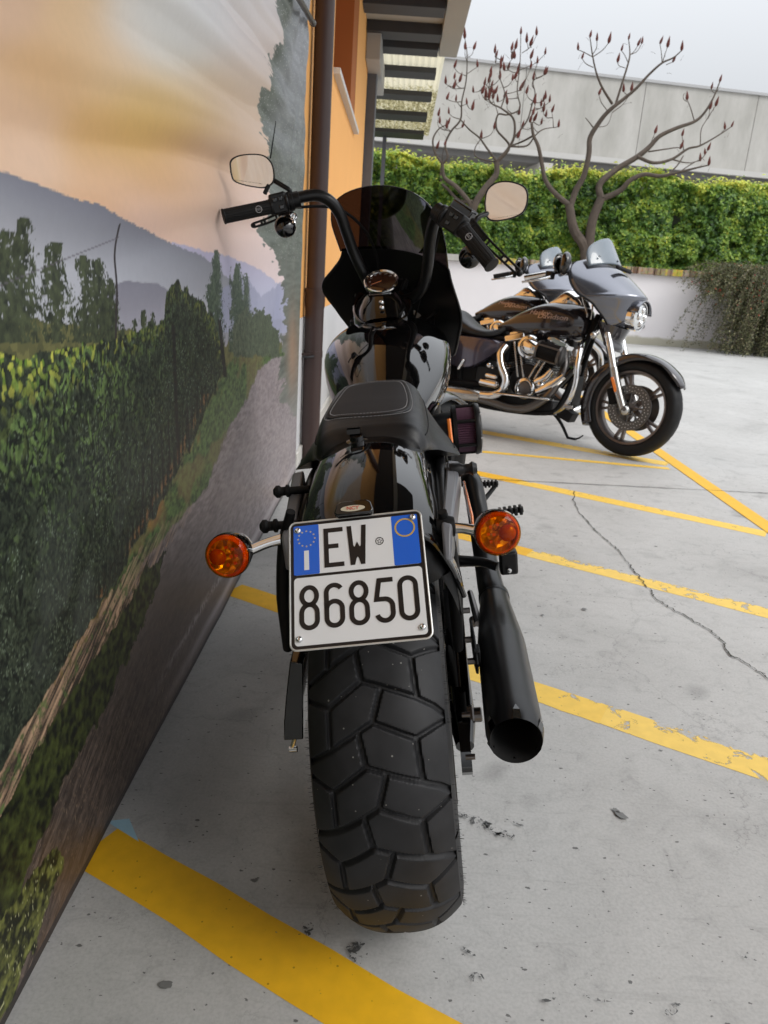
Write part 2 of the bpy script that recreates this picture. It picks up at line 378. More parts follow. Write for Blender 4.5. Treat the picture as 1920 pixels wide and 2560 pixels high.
bay_line((-0.507, 1.142), (0.60, 0.53), 0.112, M['line'], 0.0015)
bay_line((-0.505, 2.345), (0.18, 1.955), 0.10, M['line'], 0.0015)
bay_line((0.18, 1.955), (0.62, 1.715), 0.10, M['line_mid'], 0.0015)
bay_line((0.62, 1.715), (1.86, 1.03), 0.105, M['line_worn'], 0.0015)
bay_line((-0.50, 3.56), (0.62, 2.905), 0.095, M['line'], 0.0015)
bay_line((0.62, 2.905), (1.84, 2.20), 0.10, M['line_worn'], 0.0015)
bay_line((-0.50, 4.80), (0.75, 4.04), 0.10, M['line'], 0.0015)
bay_line((0.75, 4.04), (1.84, 3.385), 0.10, M['line_mid'], 0.0015)
bay_line((-0.50, 6.06), (1.84, 4.75), 0.13, M['line_mid'], 0.0015)
bay_line((0.4, 4.76), (1.80, 4.62), 0.06, M['line_mid'], 0.0022)
bay_line((-0.50, 7.7), (1.84, 6.4), 0.10, M['line_mid'], 0.0015)
strip('yellow_line', [(1.845, 8.5), (1.94, 8.5), (1.955, -0.5), (1.86, -0.5)], 0.003, M['line'])
strip('blue_line', [(-0.507, 1.205), (-0.47, 1.215), (-0.43, 1.155), (-0.507, 1.20)], 0.0008, M['line_blue'])
# long crack and a saw-cut joint
def ribbon(name, pts, wfun, z, mat):
    rows = [[], []]; P = [Vector(p) for p in pts]
    for i, p in enumerate(P):
        t = (P[min(i+1, len(P)-1)]-P[max(i-1, 0)]); t.normalize(); n = Vector((-t.y, t.x))*wfun(i)
        rows[0].append((p.x+n.x, p.y+n.y, z)); rows[1].append((p.x-n.x, p.y-n.y, z))
    g = G(); g.grid(rows); return tag(g.ob(name, mat, smooth=False), kind='structure')
M['crack'] = pm('crack_dirt', (0.05, 0.048, 0.042), 0.9, var=0.4, vscale=80)
cz = [(655, 370), (650, 420), (675, 480), (740, 550), (790, 600), (845, 645), (885, 680), (930, 740), (970, 790), (1010, 840), (1050, 890), (1070, 930), (1130, 965), (1210, 1010), (1290, 1055), (1360, 1095), (1430, 1160), (1460, 1225), (1510, 1245), (1590, 1295), (1655, 1340), (1760, 1420), (1900, 1500)]
cp = [onz((1120+x*.4822)/KD, (1050+y*.4822)/KD) for x, y in cz]
random.seed(4); pts = []
for i in range(len(cp)-1):
    for k in range(7):
        p = cp[i].lerp(cp[i+1], k/7); pts.append((p.x+random.uniform(-.006, .006), p.y+random.uniform(-.007, .007)))
ribbon('crack', pts, lambda i: random.uniform(0.0010, 0.0032), 0.004, M['crack'])
pts = []
a, b = Vector((0.2, 4.02)), Vector((4.5, 4.32))
for k in range(60):
    p = a.lerp(b, k/59); pts.append((p.x, p.y+random.uniform(-.003, .003)))
ribbon('joint', pts, lambda i: random.uniform(0.002, 0.004), 0.0036, M['crack'])
# scuffs: dark tyre marks and oil spots
def blob(cx, cy, rx, ry, rot, n=18, z=0.0015):
    out = []
    for k in range(n):
        a = 2*math.pi*k/n; r = random.uniform(0.8, 1.15)
        x, y = rx*r*math.cos(a), ry*r*math.sin(a)
        out.append((cx+x*math.cos(rot)-y*math.sin(rot), cy+x*math.sin(rot)+y*math.cos(rot)))
    return out
M['stain'] = line_paint('oil_stain', (0.16, 0.16, 0.155), 0.30)
M['scuff'] = line_paint('rubber_scuff', (0.07, 0.07, 0.068), 0.545, 75)
random.seed(8)
def disp(px, py): return onz(px/KD, py/KD)
for (x, y, rx, ry, ro, mt) in [(1540, 2030, .009, .006, -.9, 'stain'), (1553, 2042, .015, .0085, -.75, 'stain'), (1205, 2065, .06, .014, -.5, 'scuff'), (1240, 2080, .05, .012, -.45, 'scuff'), (1290, 2062, .028, .003, -.5, 'scuff'),
                               (895, 2385, .020, .022, 0, 'scuff'), (762, 2330, .016, .016, 0, 'scuff'), (1680, 2528, .02, .007, .6, 'scuff'), (1490, 2502, .022, .0025, -.2, 'scuff'),
                               (1376, 2503, .02, .003, .3, 'scuff'), (1190, 2450, .012, .01, 0, 'scuff'), (1165, 2380, .02, .003, -.6, 'scuff'), (1870, 2400, .02, .003, -.5, 'scuff'), (415, 2467, .011, .007, 0, 'stain'),
                               (1460, 1525, .010, .008, 0, 'stain'), (1356, 1540, .006, .005, 0, 'stain')]:
    p = disp(x, y); strip('stain', blob(p.x, p.y, rx, ry, ro), 0.0045, M[mt])

# ------------------------------------------------------------------ building on the left
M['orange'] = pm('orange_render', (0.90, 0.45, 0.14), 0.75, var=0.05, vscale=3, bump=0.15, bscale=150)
M['orange_shaded'] = pm('shaded_orange_render', (0.42, 0.13, 0.03), 0.75, var=0.06, vscale=4)  # window recess and reveal: their shade put into a darker orange
M['whiteband'] = pm('white_plinth', (0.66, 0.66, 0.67), 0.6, var=0.06, vscale=5)
M['greymetal'] = pm('grey_post', (0.10, 0.105, 0.12), 0.5, var=0.1)
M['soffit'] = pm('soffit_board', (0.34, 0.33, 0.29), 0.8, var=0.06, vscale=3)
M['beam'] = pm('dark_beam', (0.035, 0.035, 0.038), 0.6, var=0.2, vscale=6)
bld = empty('building', (-0.51, 9.3, 0)); tag(bld, 'orange rendered building with white plinth and a long shallow eave', 'building')
Bi = bld.matrix_world.inverted()
def BB(x0, x1, y0, y1, z0, z1, g): g.box(((x0+x1)/2+0.51, (y0+y1)/2-9.3, (z0+z1)/2), (x1-x0, y1-y0, z1-z0))
g = G()
XW = -0.515; XB = -3.5
BB(XB, XW, -6, 5.35, 0.815, 3.9, g)           # wall up to the window recess
BB(XB, XW, 5.35, 7.52, 0.815, 2.27, g)
BB(XB, XW, 6.95+0.57, 9.3, 0.815, 3.9, g)
BB(XB, XW, 5.35, 7.52, 3.45, 3.9, g)
g.ob('wall', M['orange'], bld, smooth=False)
g = G(); BB(XB, -0.80, 5.36, 7.51, 2.28, 3.44, g); g.ob('window_recess', M['orange_shaded'], bld, smooth=False)
g = G(); BB(-0.798, XW-0.001, 6.94, 7.515, 2.31, 3.44, g); g.ob('window_reveal', M['orange_shaded'], bld, smooth=False)
g = G(); BB(-0.79, -0.47, 5.37, 7.56, 2.262, 2.30, g); g.ob('window_sill', pm('sill_stone', (0.62, 0.6, 0.57), 0.6), bld, smooth=False, bevel=0.004)
g = G(); BB(XB, XW+0.003, -6, 9.3, 0.0, 0.813, g); g.ob('plinth', M['whiteband'], bld, smooth=False)
g = G(); BB(XW+0.003, XW+0.02, 3.93, 9.2, 0.02, 0.10, g); g.ob('skirting', pm('skirting_paint', (0.60, 0.58, 0.54), 0.6, var=0.25, vscale=14), bld, smooth=False, bevel=0.003)
# grey corner post, eave fascia
g = G(); BB(-0.60, -0.41, 9.33, 9.62, 0, 3.42, g); g.ob('corner_post', M['greymetal'], bld, smooth=False, bevel=0.006)
g = G(); BB(-0.513, -0.36, 8.75, 10.4, 3.16, 3.44, g); g.ob('gutter_box', pm('gutter_grey', (0.36, 0.35, 0.33), 0.6), bld, smooth=False, bevel=0.01)
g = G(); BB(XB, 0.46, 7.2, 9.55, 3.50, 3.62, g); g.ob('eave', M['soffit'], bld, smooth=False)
M['eaved'] = pm('darkened_boards', (0.035, 0.032, 0.03), 0.8, var=0.2, vscale=5)  # near boards coloured darker so the tank reflects black
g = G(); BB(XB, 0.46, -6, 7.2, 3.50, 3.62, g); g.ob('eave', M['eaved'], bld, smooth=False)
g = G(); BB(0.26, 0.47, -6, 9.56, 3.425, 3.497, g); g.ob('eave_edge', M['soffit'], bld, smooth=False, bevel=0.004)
g = G(); BB(0.46, 1.75, -6, 3.4, 3.46, 3.62, g); g.ob('added_shade_roof', M['eaved'], bld, smooth=False)  # unseen roof, added to shade the floor and darken reflections
for y in (7.88, 8.68, 9.22):
    g = G(); BB(-0.51, 0.25, y-0.01, y+0.27, 3.40, 3.497, g); g.ob('eave_beam', M['beam'], bld, smooth=False)
# lean-to roof of mossy corrugated sheet behind
def moss():
    m, t, b = new_mat('mossy_sheet'); N, L = t.nodes, t.links
    tc = N.new('ShaderNodeTexCoord'); n = N.new('ShaderNodeTexNoise'); n.inputs['Scale'].default_value = 9; n.inputs['Detail'].default_value = 9; n.inputs['Distortion'].default_value = 1.4
    mp = N.new('ShaderNodeMapping'); mp.inputs['Scale'].default_value = (2.2, 0.9, 1); L.new(tc.outputs['Object'], mp.inputs[0]); L.new(mp.outputs[0], n.inputs['Vector'])
    sx = N.new('ShaderNodeSeparateXYZ'); L.new(tc.outputs['Object'], sx.inputs[0])
    mr = N.new('ShaderNodeMapRange'); mr.inputs[1].default_value = 0.9; mr.inputs[2].default_value = 2.2; mr.inputs[3].default_value = 0.0; mr.inputs[4].default_value = 0.42
    L.new(sx.outputs[1], mr.inputs[0])
    ad = N.new('ShaderNodeMath'); ad.operation = 'ADD'; L.new(n.outputs['Fac'], ad.inputs[0]); L.new(mr.outputs[0], ad.inputs[1])
    r = N.new('ShaderNodeValToRGB'); e = r.color_ramp.elements
    e[0].position = 0.80; e[0].color = (0.62, 0.58, 0.44, 1); e[1].position = 1.02; e[1].color = (0.16, 0.14, 0.06, 1)
    q = e.new(0.9); q.color = (0.40, 0.36, 0.20, 1)
    L.new(ad.outputs[0], r.inputs[0]); L.new(r.outputs[0], b.inputs['Base Color']); b.inputs['Roughness'].default_value = 0.8
    b.inputs['Transmission Weight'].default_value = 0.0
    # thin translucent sheet: some daylight comes through
    tr = N.new('ShaderNodeBsdfTranslucent'); L.new(r.outputs[0], tr.inputs[0]); ms = N.new('ShaderNodeMixShader'); ms.inputs[0].default_value = 0.6
    out = [x for x in N if x.type == 'OUTPUT_MATERIAL'][0]
    L.new(b.outputs[0], ms.inputs[1]); L.new(tr.outputs[0], ms.inputs[2]); L.new(ms.outputs[0], out.inputs[0])
    return m
lt = empty('lean_to_roof', (-0.5, 9.6, 0)); tag(lt, 'cream corrugated plastic roof stained with moss on dark purlins beyond the orange building', 'roof')
rows = []
for j in range(2):
    rows.append([(-0.3+1.15*i/60, (0.06, 5.5)[j], 3.50+0.012*math.sin(i*1.6)) for i in range(61)])
g = G(); g.grid(rows); g.ob('roof_sheet', moss(), lt)
for y0, y1 in ((0.63, 0.98), (1.89, 2.27), (3.26, 3.76), (4.83, 5.42)):
    g = G(); g.box((0.26, (y0+y1)/2, 3.44), (1.02 if y0 < 2 else 0.98, y1-y0, 0.06)); g.ob('purlin', M['beam'], lt, smooth=False)
g = G(); g.box((-0.12, 0.55, 1.7), (0.07, 0.07, 3.4)); g.box((0.05, 5.3, 1.7), (0.07, 0.07, 3.4)); g.ob('post', M['greymetal'], lt, smooth=False)

# downpipe
dp = empty('drainpipe', (-0.455, 4.19, 0)); tag(dp, 'dark brown round downpipe clipped to the wall at the banner edge', 'drainpipe')
g = G(); g.cyl((0, 0, 0), (0, 0, 0.93), 0.0515, 0.0515, 32); g.lathe((0, 0, 0.86), (0, 0, 1), [(0, 0.0515), (0.02, 0.055), (0.085, 0.0555), (0.092, 0.058), (0.105, 0.058), (0.108, 0.051)], 32)
g.ob('pipe_section', M['pipe'], dp)
g = G(); g.cyl((0, 0, 0.90), (0, 0, 3.5), 0.0485, 0.0485, 32); g.ob('pipe_section', M['pipe'], dp)
for z in (0.60, 2.65):
    g = G(); g.lathe((0, 0, z), (0, 0, 1), [(0, 0.0515), (0, 0.0535), (0.035, 0.0535), (0.035, 0.0515)], 32)
    g.box((-0.035, -0.052, z+0.017), (0.05, 0.006, 0.012)); g.ob('clip', M['pipe'], dp)
g = G(); g.tube([(-0.05, -0.06, 0.605), (-0.02, -0.07, 0.605), (0.01, -0.055, 0.61)], 0.006, 8); g.ob('tie_wire', M['beam'], dp)
# flat bracket beside the top corner of the banner
br = empty('wall_bracket', tuple(onx(748, 0, -0.47))); tag(br, 'grey metal strap bracket at the top corner of the banner', 'bracket')
p0 = onx(642, -10, -0.45); p1 = onx(676, 50, -0.47); Lc = br.location
g = G(); g.tube([tuple(p0-Lc), tuple(p1-Lc)], 0.012, 8, 1); g.sphere(tuple(p1-Lc), 0.016, seg=10, rings=6); g.tube([tuple(p1-Lc), tuple(p1-Lc+Vector((-.03, 0, .03)))], .004, 6, 1)
g.ob('strap', M['dsteel'], br)

# ------------------------------------------------------------------ printed banner
def hash2(ix, iy, seed):
    h = (ix.astype(np.int64)*374761393 + iy.astype(np.int64)*668265263 + seed*1442695041) & 0x7fffffff
    h = ((h ^ (h >> 13))*1274126177) & 0x7fffffff
    h = ((h ^ (h >> 16))*668265263) & 0x7fffffff
    return ((h ^ (h >> 15)) & 0xffff)/65535.0
def vnoise(x, y, seed=0):
    ix = np.floor(x); iy = np.floor(y); fx = x-ix; fy = y-iy; fx = fx*fx*(3-2*fx); fy = fy*fy*(3-2*fy)
    a = hash2(ix, iy, seed); b = hash2(ix+1, iy, seed); c = hash2(ix, iy+1, seed); d = hash2(ix+1, iy+1, seed)
    return a+(b-a)*fx+(c-a)*fy+(a-b-c+d)*fx*fy
def fbm(x, y, seed=0, o=4, gain=0.55):
    s = np.zeros_like(x); a = 1; t = 0
    for i in range(o):
        s += a*vnoise(x*2**i+i*17.3, y*2**i-i*9.1, seed+i); t += a; a *= gain
    return s/t
def worley(x, y, seed=0):
    ix = np.floor(x); iy = np.floor(y); best = np.full_like(x, 9.0); val = np.zeros_like(x)
    for dx in (-1, 0, 1):
        for dy in (-1, 0, 1):
            jx, jy = ix+dx, iy+dy
            px = jx+hash2(jx, jy, seed); py = jy+hash2(jx, jy, seed+7)
            d = (px-x)**2+(py-y)**2; mk = d < best
            best = np.where(mk, d, best); val = np.where(mk, hash2(jx, jy, seed+13), val)
    return np.sqrt(best), val

NY1, NZ = 880, 900
yy = np.concatenate([np.linspace(-5.0, 0.78, 40)[:-1], 0.78*(3.865/0.78)**np.linspace(0, 1, NY1)])
zz = 0.012 + (2.33-0.012)*np.linspace(0, 1, NZ)**1.12
Yg, Zg = np.meshgrid(yy, zz)          # rows z, cols y
def pxmap(y, z):
    ya = np.where(y < 0.82, 0.82+np.abs(y-0.82)*0.05, y)
    P = np.stack([np.full_like(ya, -0.505), ya, z-CH], -1)
    d = P @ np.array(cfwd); X = (960+F*(P @ np.array(cu))/d)/KD; Yp = (1280+F*(P @ np.array(cv))/d)/KD
    return X, Yp
X, Y = pxmap(Yg, Zg)
def C3(r, g_, b): return np.array(s2l((r, g_, b)))
# sky by blending control colours
ctrl = [(0, 0, 205, 170, 140), (90, 150, 208, 168, 122), (160, 60, 212, 178, 135), (240, 130, 215, 182, 140), (200, 300, 210, 168, 110), (320, 270, 208, 168, 92), (330, 210, 212, 178, 120),
        (300, 60, 214, 214, 212), (380, 110, 212, 212, 208), (430, 40, 208, 206, 206), (520, 60, 208, 202, 202), (560, 120, 206, 192, 185), (500, 200, 200, 178, 155), (420, 220, 205, 175, 130),
        (0, 260, 218, 182, 150), (60, 340, 222, 188, 160), (200, 420, 222, 180, 145), (350, 360, 214, 168, 118), (460, 330, 208, 170, 135), (540, 300, 212, 188, 170), (430, 450, 226, 190, 165), (520, 460, 226, 198, 185), (560, 560, 222, 205, 205),
        (300, 500, 222, 188, 170), (480, 540, 220, 192, 182)]
W_ = np.zeros_like(X); RGB = np.zeros(X.shape+(3,))
for (cx, cy, r_, g_, b_) in ctrl:
    wt = np.exp(-((X-cx)**2+((Y-cy)*1.0)**2)/(2*55.0**2))+1e-9/(1+((X-cx)**2+(Y-cy)**2)/1e5)
    W_ += wt; RGB += wt[..., None]*C3(r_, g_, b_)
RGB /= W_[..., None]
def put(mask, colr, a=1.0):
    global RGB
    m_ = (np.clip(mask, 0, 1)*a)[..., None]; RGB = RGB*(1-m_)+np.asarray(colr)*m_
def below(pts, soft=2.0, jit=None):
    xs = [p[0] for p in pts]; ys = [p[1] for p in pts]; yb = np.interp(X, xs, ys)
    if jit is not None: yb = yb+jit
    return np.clip((Y-yb)/soft+0.5, 0, 1)
def poly(pts, jx=0, jy=0):
    """inside test with optional jitter of the sample position"""
    xq, yq = X+jx, Y+jy; ins = np.zeros(X.shape, bool); n = len(pts)
    for i in range(n):
        (x1, y1), (x2, y2) = pts[i], pts[(i+1) % n]
        if y1 == y2: continue
        c = ((y1 > yq) != (y2 > yq)) & (xq < (x2-x1)*(yq-y1)/(y2-y1)+x1); ins ^= c
    return ins.astype(float)
lerp = lambda a, b, t: a+(b-a)*np.clip(t, 0, 1)[..., None]
n_f = fbm(Yg*90, Zg*90, 1, 3); n_m = fbm(Yg*25, Zg*25, 2, 4); n_l = fbm(Yg*6, Zg*6, 3, 4)
# far hills
h = below([(370, 522), (430, 540), (500, 556), (560, 585), (630, 640)], 3, (n_m-0.5)*10)*(X > 365)
put(h, lerp(C3(178, 172, 195), C3(188, 190, 210), (Y-560)/90))
h = below([(-50, 360), (0, 375), (60, 398), (130, 424), (190, 440), (240, 468), (300, 495), (370, 528), (430, 552), (500, 610), (560, 690)], 2, (fbm(Yg*60, Zg*20, 77, 4)-0.5)*9)
put(h, lerp(C3(120, 121, 132), C3(176, 177, 184), (Y-(380+X*0.35))/150))
h = below([(300, 900), (430, 720), (462, 640), (500, 600), (530, 606), (560, 640), (610, 606), (650, 620)], 5, (n_m-0.5)*14)
put(h, lerp(C3(142, 146, 172), C3(160, 162, 184), n_l*1.5-.2), .8)
h = below([(60, 900), (160, 720), (212, 616), (260, 606), (330, 612), (380, 640), (430, 690), (480, 720), (700, 720)], 3, (n_m-0.5)*8)*(X > 60)
put(h, lerp(C3(128, 127, 138), C3(152, 150, 160), (Y-610)/80))
RGB = RGB*(0.985+0.03*fbm(Yg*14, Zg*45, 301, 4)[..., None])
# low shrubs behind the vines
h = below([(-50, 690), (80, 690), (150, 700), (250, 715), (330, 720), (420, 740), (620, 740)], 2, (n_m-0.5)*26)
d1, v1 = worley(Yg*75, Zg*75, 21)
put(h, lerp(C3(70, 72, 50), C3(118, 116, 72), n_m*0.5+v1*0.6))
# poplars
def tree_mask(cx, top, bot, w0, w1, gap=0.40, sd=5):
    t = np.clip((Y-top)/(bot-top), 0, 1); wd = w0+(w1-w0)*np.sqrt(t)*(1-0.35*np.clip((t-0.7)/0.3, 0, 1))
    e = fbm(Yg*30+sd, Zg*30, sd, 3); e2 = fbm(Yg*130, Zg*130, sd+9, 2)
    e3_ = fbm(Yg*210, Zg*210, sd+19, 2)
    s1 = np.clip(((0.72+(e-0.5)*1.1+(e3_-.5)*1.0)-np.abs(X-cx+(e-0.5)*14)/wd)*7+.5, 0, 1); s2 = np.clip((Y-top-(e-0.5)*16)/2, 0, 1)*(Y < bot)
    s3 = np.clip((e2*.5+e3_*.5-gap-.035+0.16*(1-np.abs(X-cx)/wd))*11+.5, 0, 1)
    return s1*s2*s3
d2, v2 = worley(Yg*110, Zg*110, 31)
leafc = lerp(C3(38, 44, 36), C3(84, 92, 64), v2*0.35+n_f*0.9-0.2)
for (cx, tp, bt, w0, w1) in [(28, 470, 740, 16, 62), (-12, 500, 740, 12, 50), (108, 518, 740, 12, 46), (172, 548, 740, 8, 38), (202, 558, 740, 8, 42), (226, 600, 740, 5, 30), (300, 668, 740, 3, 12), (318, 672, 740, 3, 12), (252, 700, 740, 3, 12), (278, 690, 740, 3, 12)]:
    put(tree_mask(cx, tp, bt, w0, w1, sd=int(cx) % 13+3), leafc)
leafc2 = lerp(C3(48, 60, 52), C3(82, 98, 78), v2)
for (cx, tp, bt, w0, w1) in [(462, 538, 790, 5, 22), (505, 568, 760, 5, 24), (523, 590, 760, 5, 22), (450, 610, 780, 5, 16)]:
    put(tree_mask(cx, tp, bt, w0, w1, gap=0.3, sd=int(cx) % 11+3), leafc2)
# pole and wire in the print
put(np.clip(2.6-np.abs(X-(241-(Y-483)*0.012)), 0, 1)*((Y > 483) & (Y < 735)), C3(52, 46, 48))
wy = np.interp(X, [-20, 0, 130, 241, 246], [622, 612, 560, 514, 510]); put(np.clip(2.2-np.abs(Y-wy), 0, 1)*(X < 246), C3(96, 90, 98), 0.7)
# weeping tree on the right edge
T_ = np.interp(Y, [0, 100, 180, 290, 400, 500, 560, 600, 650, 700, 860, 900], [604, 588, 566, 556, 572, 560, 580, 598, 606, 606, 600, 640])
e3 = fbm(Yg*5, Zg*26, 41, 4); e4 = fbm(Yg*9, Zg*70, 43, 3)
wt = np.clip((X-(T_+(e3-0.5)*38+(e4-0.5)*26))/3, 0, 1)*(Y < 905)
vt = fbm(Yg*7, Zg*60, 47, 3)
tc_ = lerp(C3(70, 76, 70), C3(120, 126, 118), vt)
tc_ = lerp(tc_, lerp(C3(128, 130, 134), C3(160, 162, 168), vt), np.clip((470-Y)/420, 0, 0.85)*np.clip((X-T_-12)/30, 0, 1))  # grey of the fold's reflection painted into the print
tc_ = lerp(tc_, C3(150, 122, 100), np.exp(-((X-628)/12)**2-((Y-760)/90)**2)*0.8)
put(wt, tc_)
d5, v5 = worley(Yg*60, Zg*160, 51)
put(wt*(d5 < 0.16)*(v5 > 0.7)*(Y < 560), C3(190, 192, 190), 0.8)
# ground of the picture: grass, then path
path_l = [(586, 770), (552, 800), (528, 850), (505, 900), (478, 935), (462, 985), (448, 1030), (425, 1065), (395, 1100), (352, 1150), (300, 1215), (240, 1330), (180, 1500), (130, 1600), (60, 1760), (0, 1900)]
vine_b = [(0, 1640), (60, 1540), (150, 1400), (250, 1240), (330, 1100), (385, 1000), (440, 880), (480, 795), (500, 760), (560, 752), (640, 750)]
xb = np.interp(Y, [700, 760, 795, 880, 1000, 1100, 1240, 1400, 1540, 1640, 1900], [640, 500, 480, 440, 385, 330, 250, 150, 60, 0, -160])
gm = np.clip((X-xb+(n_m-0.5)*20)/4, 0, 1)*(Y > 752)
grass = lerp(C3(36, 50, 30), C3(96, 124, 66), fbm(Yg*60, Zg*110, 61, 4)*1.7-0.40)
grass = lerp(grass, C3(128, 104, 70), np.clip((fbm(Yg*5, Zg*9, 63, 3)-0.56)*6, 0, 0.45))
grass = lerp(grass, C3(108, 118, 96), np.exp(-((Y-900)/140)**2)*0.25)
gm2 = gm*(1-wt)
put(gm2, grass)
put(gm2*np.clip((n_l-0.5)*8, 0, 0.6)*np.clip(1-(X-xb)/22, 0, 1), C3(176, 112, 58), 0.8)
px_ = np.interp(Y, [p[1] for p in path_l], [p[0] for p in path_l])
pm_ = np.clip((X-px_+(n_m-0.5)*16)/4, 0, 1)*(Y > 770)*(1-np.clip((606-X)/1, 0, 0)*0)
pathc = lerp(C3(100, 92, 94), C3(156, 146, 148), fbm(Yg*30, Zg*110, 71, 4)*1.5-0.25)
pathc = lerp(pathc, C3(78, 70, 68), np.clip((Y-1050)/260, 0, 0.85))
pathc = lerp(pathc, C3(150, 140, 142), np.exp(-((X-545-(Y-900)*-0.35)/30)**2)*0.35*np.clip((1300-Y)/250, 0, 1))
put(pm_*(1-wt), pathc)
# straw litter on the near path
sx_, sv = worley(Yg*46+n_m*2, Zg*130+n_m*3, 81); sx2, sv2 = worley(Yg*150, Zg*60+n_m*3, 83)
near = np.clip((Y-1250)/350, 0, 1)*pm_
put(near, lerp(C3(44, 38, 36), C3(92, 80, 72), n_f*1.5-0.2), 0.9)
put(near*(sx_ < 0.17)*(sv > 0.6)*np.clip((n_m-.38)*8, 0, 1), lerp(C3(96, 82, 72), C3(150, 128, 110), sv*2-1), 0.7); put(near*(sx2 < 0.16)*(sv2 > 0.65)*np.clip((.62-n_m)*8, 0, 1), lerp(C3(90, 78, 68), C3(172, 150, 124), sv2*2-1), 0.7)
fs2 = fbm((Yg+Zg*.6)*22, (Zg-Yg*.5)*190, 311, 4); put(near, lerp(C3(30, 26, 26), C3(120, 106, 96), fs2*2.2-.75), .42)
put(near*np.clip((Y-1750)/150, 0, 1)*np.clip((0.56-n_l)*6, 0, 1), C3(120, 88, 52), 0.35)
# grassy bank between rut and litter
bank = poly([(352, 1185), (300, 1230), (215, 1360), (120, 1520), (0, 1730), (-60, 1900), (-60, 2120), (0, 2080), (40, 1900), (110, 1740), (180, 1590), (250, 1450), (320, 1290)], (n_m-0.5)*44, (n_f-0.5)*20)
put(bank, lerp(C3(14, 18, 13), C3(78, 88, 42), fbm(Yg*75, Zg*75, 91, 5)*1.6+n_l*.9-1.0))
cor = poly([(-60, 2000), (0, 1980), (60, 1890), (110, 1830), (130, 1860), (90, 1960), (0, 2210), (-60, 2300)], (n_m-0.5)*30, (n_f-0.5)*20)
put(cor, lerp(C3(26, 30, 18), C3(118, 122, 62), fbm(Yg*80, Zg*80, 93, 5)*2.4-0.85))
put(cor*(sx2 < 0.16)*(sv2 > 0.72), C3(185, 185, 140), 0.8)
# pale rut
rut = poly([(404, 1082), (350, 1130), (300, 1178), (200, 1325), (100, 1478), (0, 1600), (-80, 1700), (-80, 1900), (0, 1740), (60, 1630), (150, 1490), (230, 1370), (300, 1240), (360, 1170), (408, 1100)], (n_m-0.5)*26, (n_f-0.5)*10)
ang = np.arctan2(1.0, 2.2); us = Yg*math.cos(ang)-Zg*math.sin(ang)*0
st = fbm((Yg+Zg*1.4)*10, (Zg-Yg*0.42)*170, 95, 4)
put(rut*np.clip((X+60)/30, 0, 1)*np.clip(.35+(Y-1150)/260, .25, 1)*np.clip(.5+(n_f-.35)*5, .2, 1), lerp(C3(58, 48, 44), C3(188, 156, 128), st*2.3-0.75), 0.95)
# vine rows
vt_ = below([(-60, 765), (0, 768), (40, 778), (75, 762), (110, 752), (160, 745), (205, 738), (250, 735), (290, 708), (330, 695), (345, 690), (349, 622), (372, 614), (400, 628), (430, 650), (460, 692), (470, 740), (486, 800)], 2, (n_m-0.5)*34+(n_f-0.5)*10)
vb_ = 1-np.clip((X-xb+(n_m-0.5)*26)/3, 0, 1)
vm = vt_*vb_*(X < 487)
wx, wy2 = (vnoise(Yg*40, Zg*40, 201)-.5)*1.4, (vnoise(Yg*40, Zg*40, 202)-.5)*1.4
d3, v3 = worley(Yg*92+wx, Zg*80+wy2, 101); d4, v4 = worley(Yg*150+wx*1.5, Zg*130+wy2*1.5, 103)
topb = np.interp(X, [-60, 0, 100, 200, 300, 345, 349, 372, 430, 487], [765, 768, 755, 738, 708, 690, 622, 614, 650, 800])
dep = (Y-topb)
d7, v7 = worley(Yg*250+wx*2, Zg*230+wy2*2, 107)
dark = lerp(C3(22, 27, 24), C3(70, 80, 62), v4*0.6+v7*.45+n_f*0.4-0.42)
dark = lerp(dark, C3(112, 124, 104), (v7 > .86)*(d7 < .45)*.5*np.clip((n_m-.42)*6, 0, 1))
put(vm, dark)
lit = np.clip(1.15-dep/(300-0.55*np.clip(X, 0, 400)), 0, 1)*vm*(n_m > 0.42)
put(lit*np.clip((v3-.42)*3+(n_f-.5)*4, 0, 1)*np.clip(1.1-X/330, .12, 1), lerp(C3(34, 44, 28), C3(98, 112, 58), v3*v4*1.8+(n_f-.5)), 0.8)
mid = np.clip(1.2-dep/420, 0, 1)*np.clip(1.35-X/300, .10, 1)*vm
d8, v8 = worley(Yg*105+wx*2+50, Zg*92+wy2*2, 109)
put(mid*np.clip((v8-.50)*5, 0, 1)*np.clip((.60-d8+(n_f-.5)*.6)*7, 0, 1)*np.clip((n_m-.33)*6, 0, 1), lerp(C3(54, 74, 42), C3(128, 156, 88), (v8-.5)*1.6+(n_f-.5)*.9), 0.85)
brt = np.clip(1.1-dep/np.clip(130-0.25*X, 40, 200), 0, 1)*vm
put(brt*np.clip(1.25-X/300, .25, 1)*(v3 > 0.55)*np.clip((0.56-d3+(n_f-.5)*.5)*8, 0, 1), lerp(C3(104, 136, 50), C3(214, 210, 92), (v3-0.55)*1.8+(n_f-.5)*.8), 0.95)
put(vm*(d4 < 0.20)*(v4 > 0.94)*(n_l > .5), C3(150, 165, 150), 0.5)                       # glints on leaves
put(vm*np.clip((dep-160)/400, 0, 1)*np.clip((n_l-0.52)*5, 0, 0.5), C3(92, 98, 92), 0.5)
for px0, py0, px1, py1 in [(366, 700, 378, 1000), (468, 690, 480, 815), (318, 960, 322, 1120), (340, 930, 345, 1080), (355, 905, 362, 1050), (300, 1000, 300, 1150), (398, 880, 402, 980)]:
    xc = px0+(px1-px0)*(Y-py0)/(py1-py0); wpx = 7 if px0 in (366, 468) else 3
    put(((np.abs(X-xc) < wpx*0.5) & (Y > py0) & (Y < py1)).astype(float), C3(34, 32, 32), 0.9)
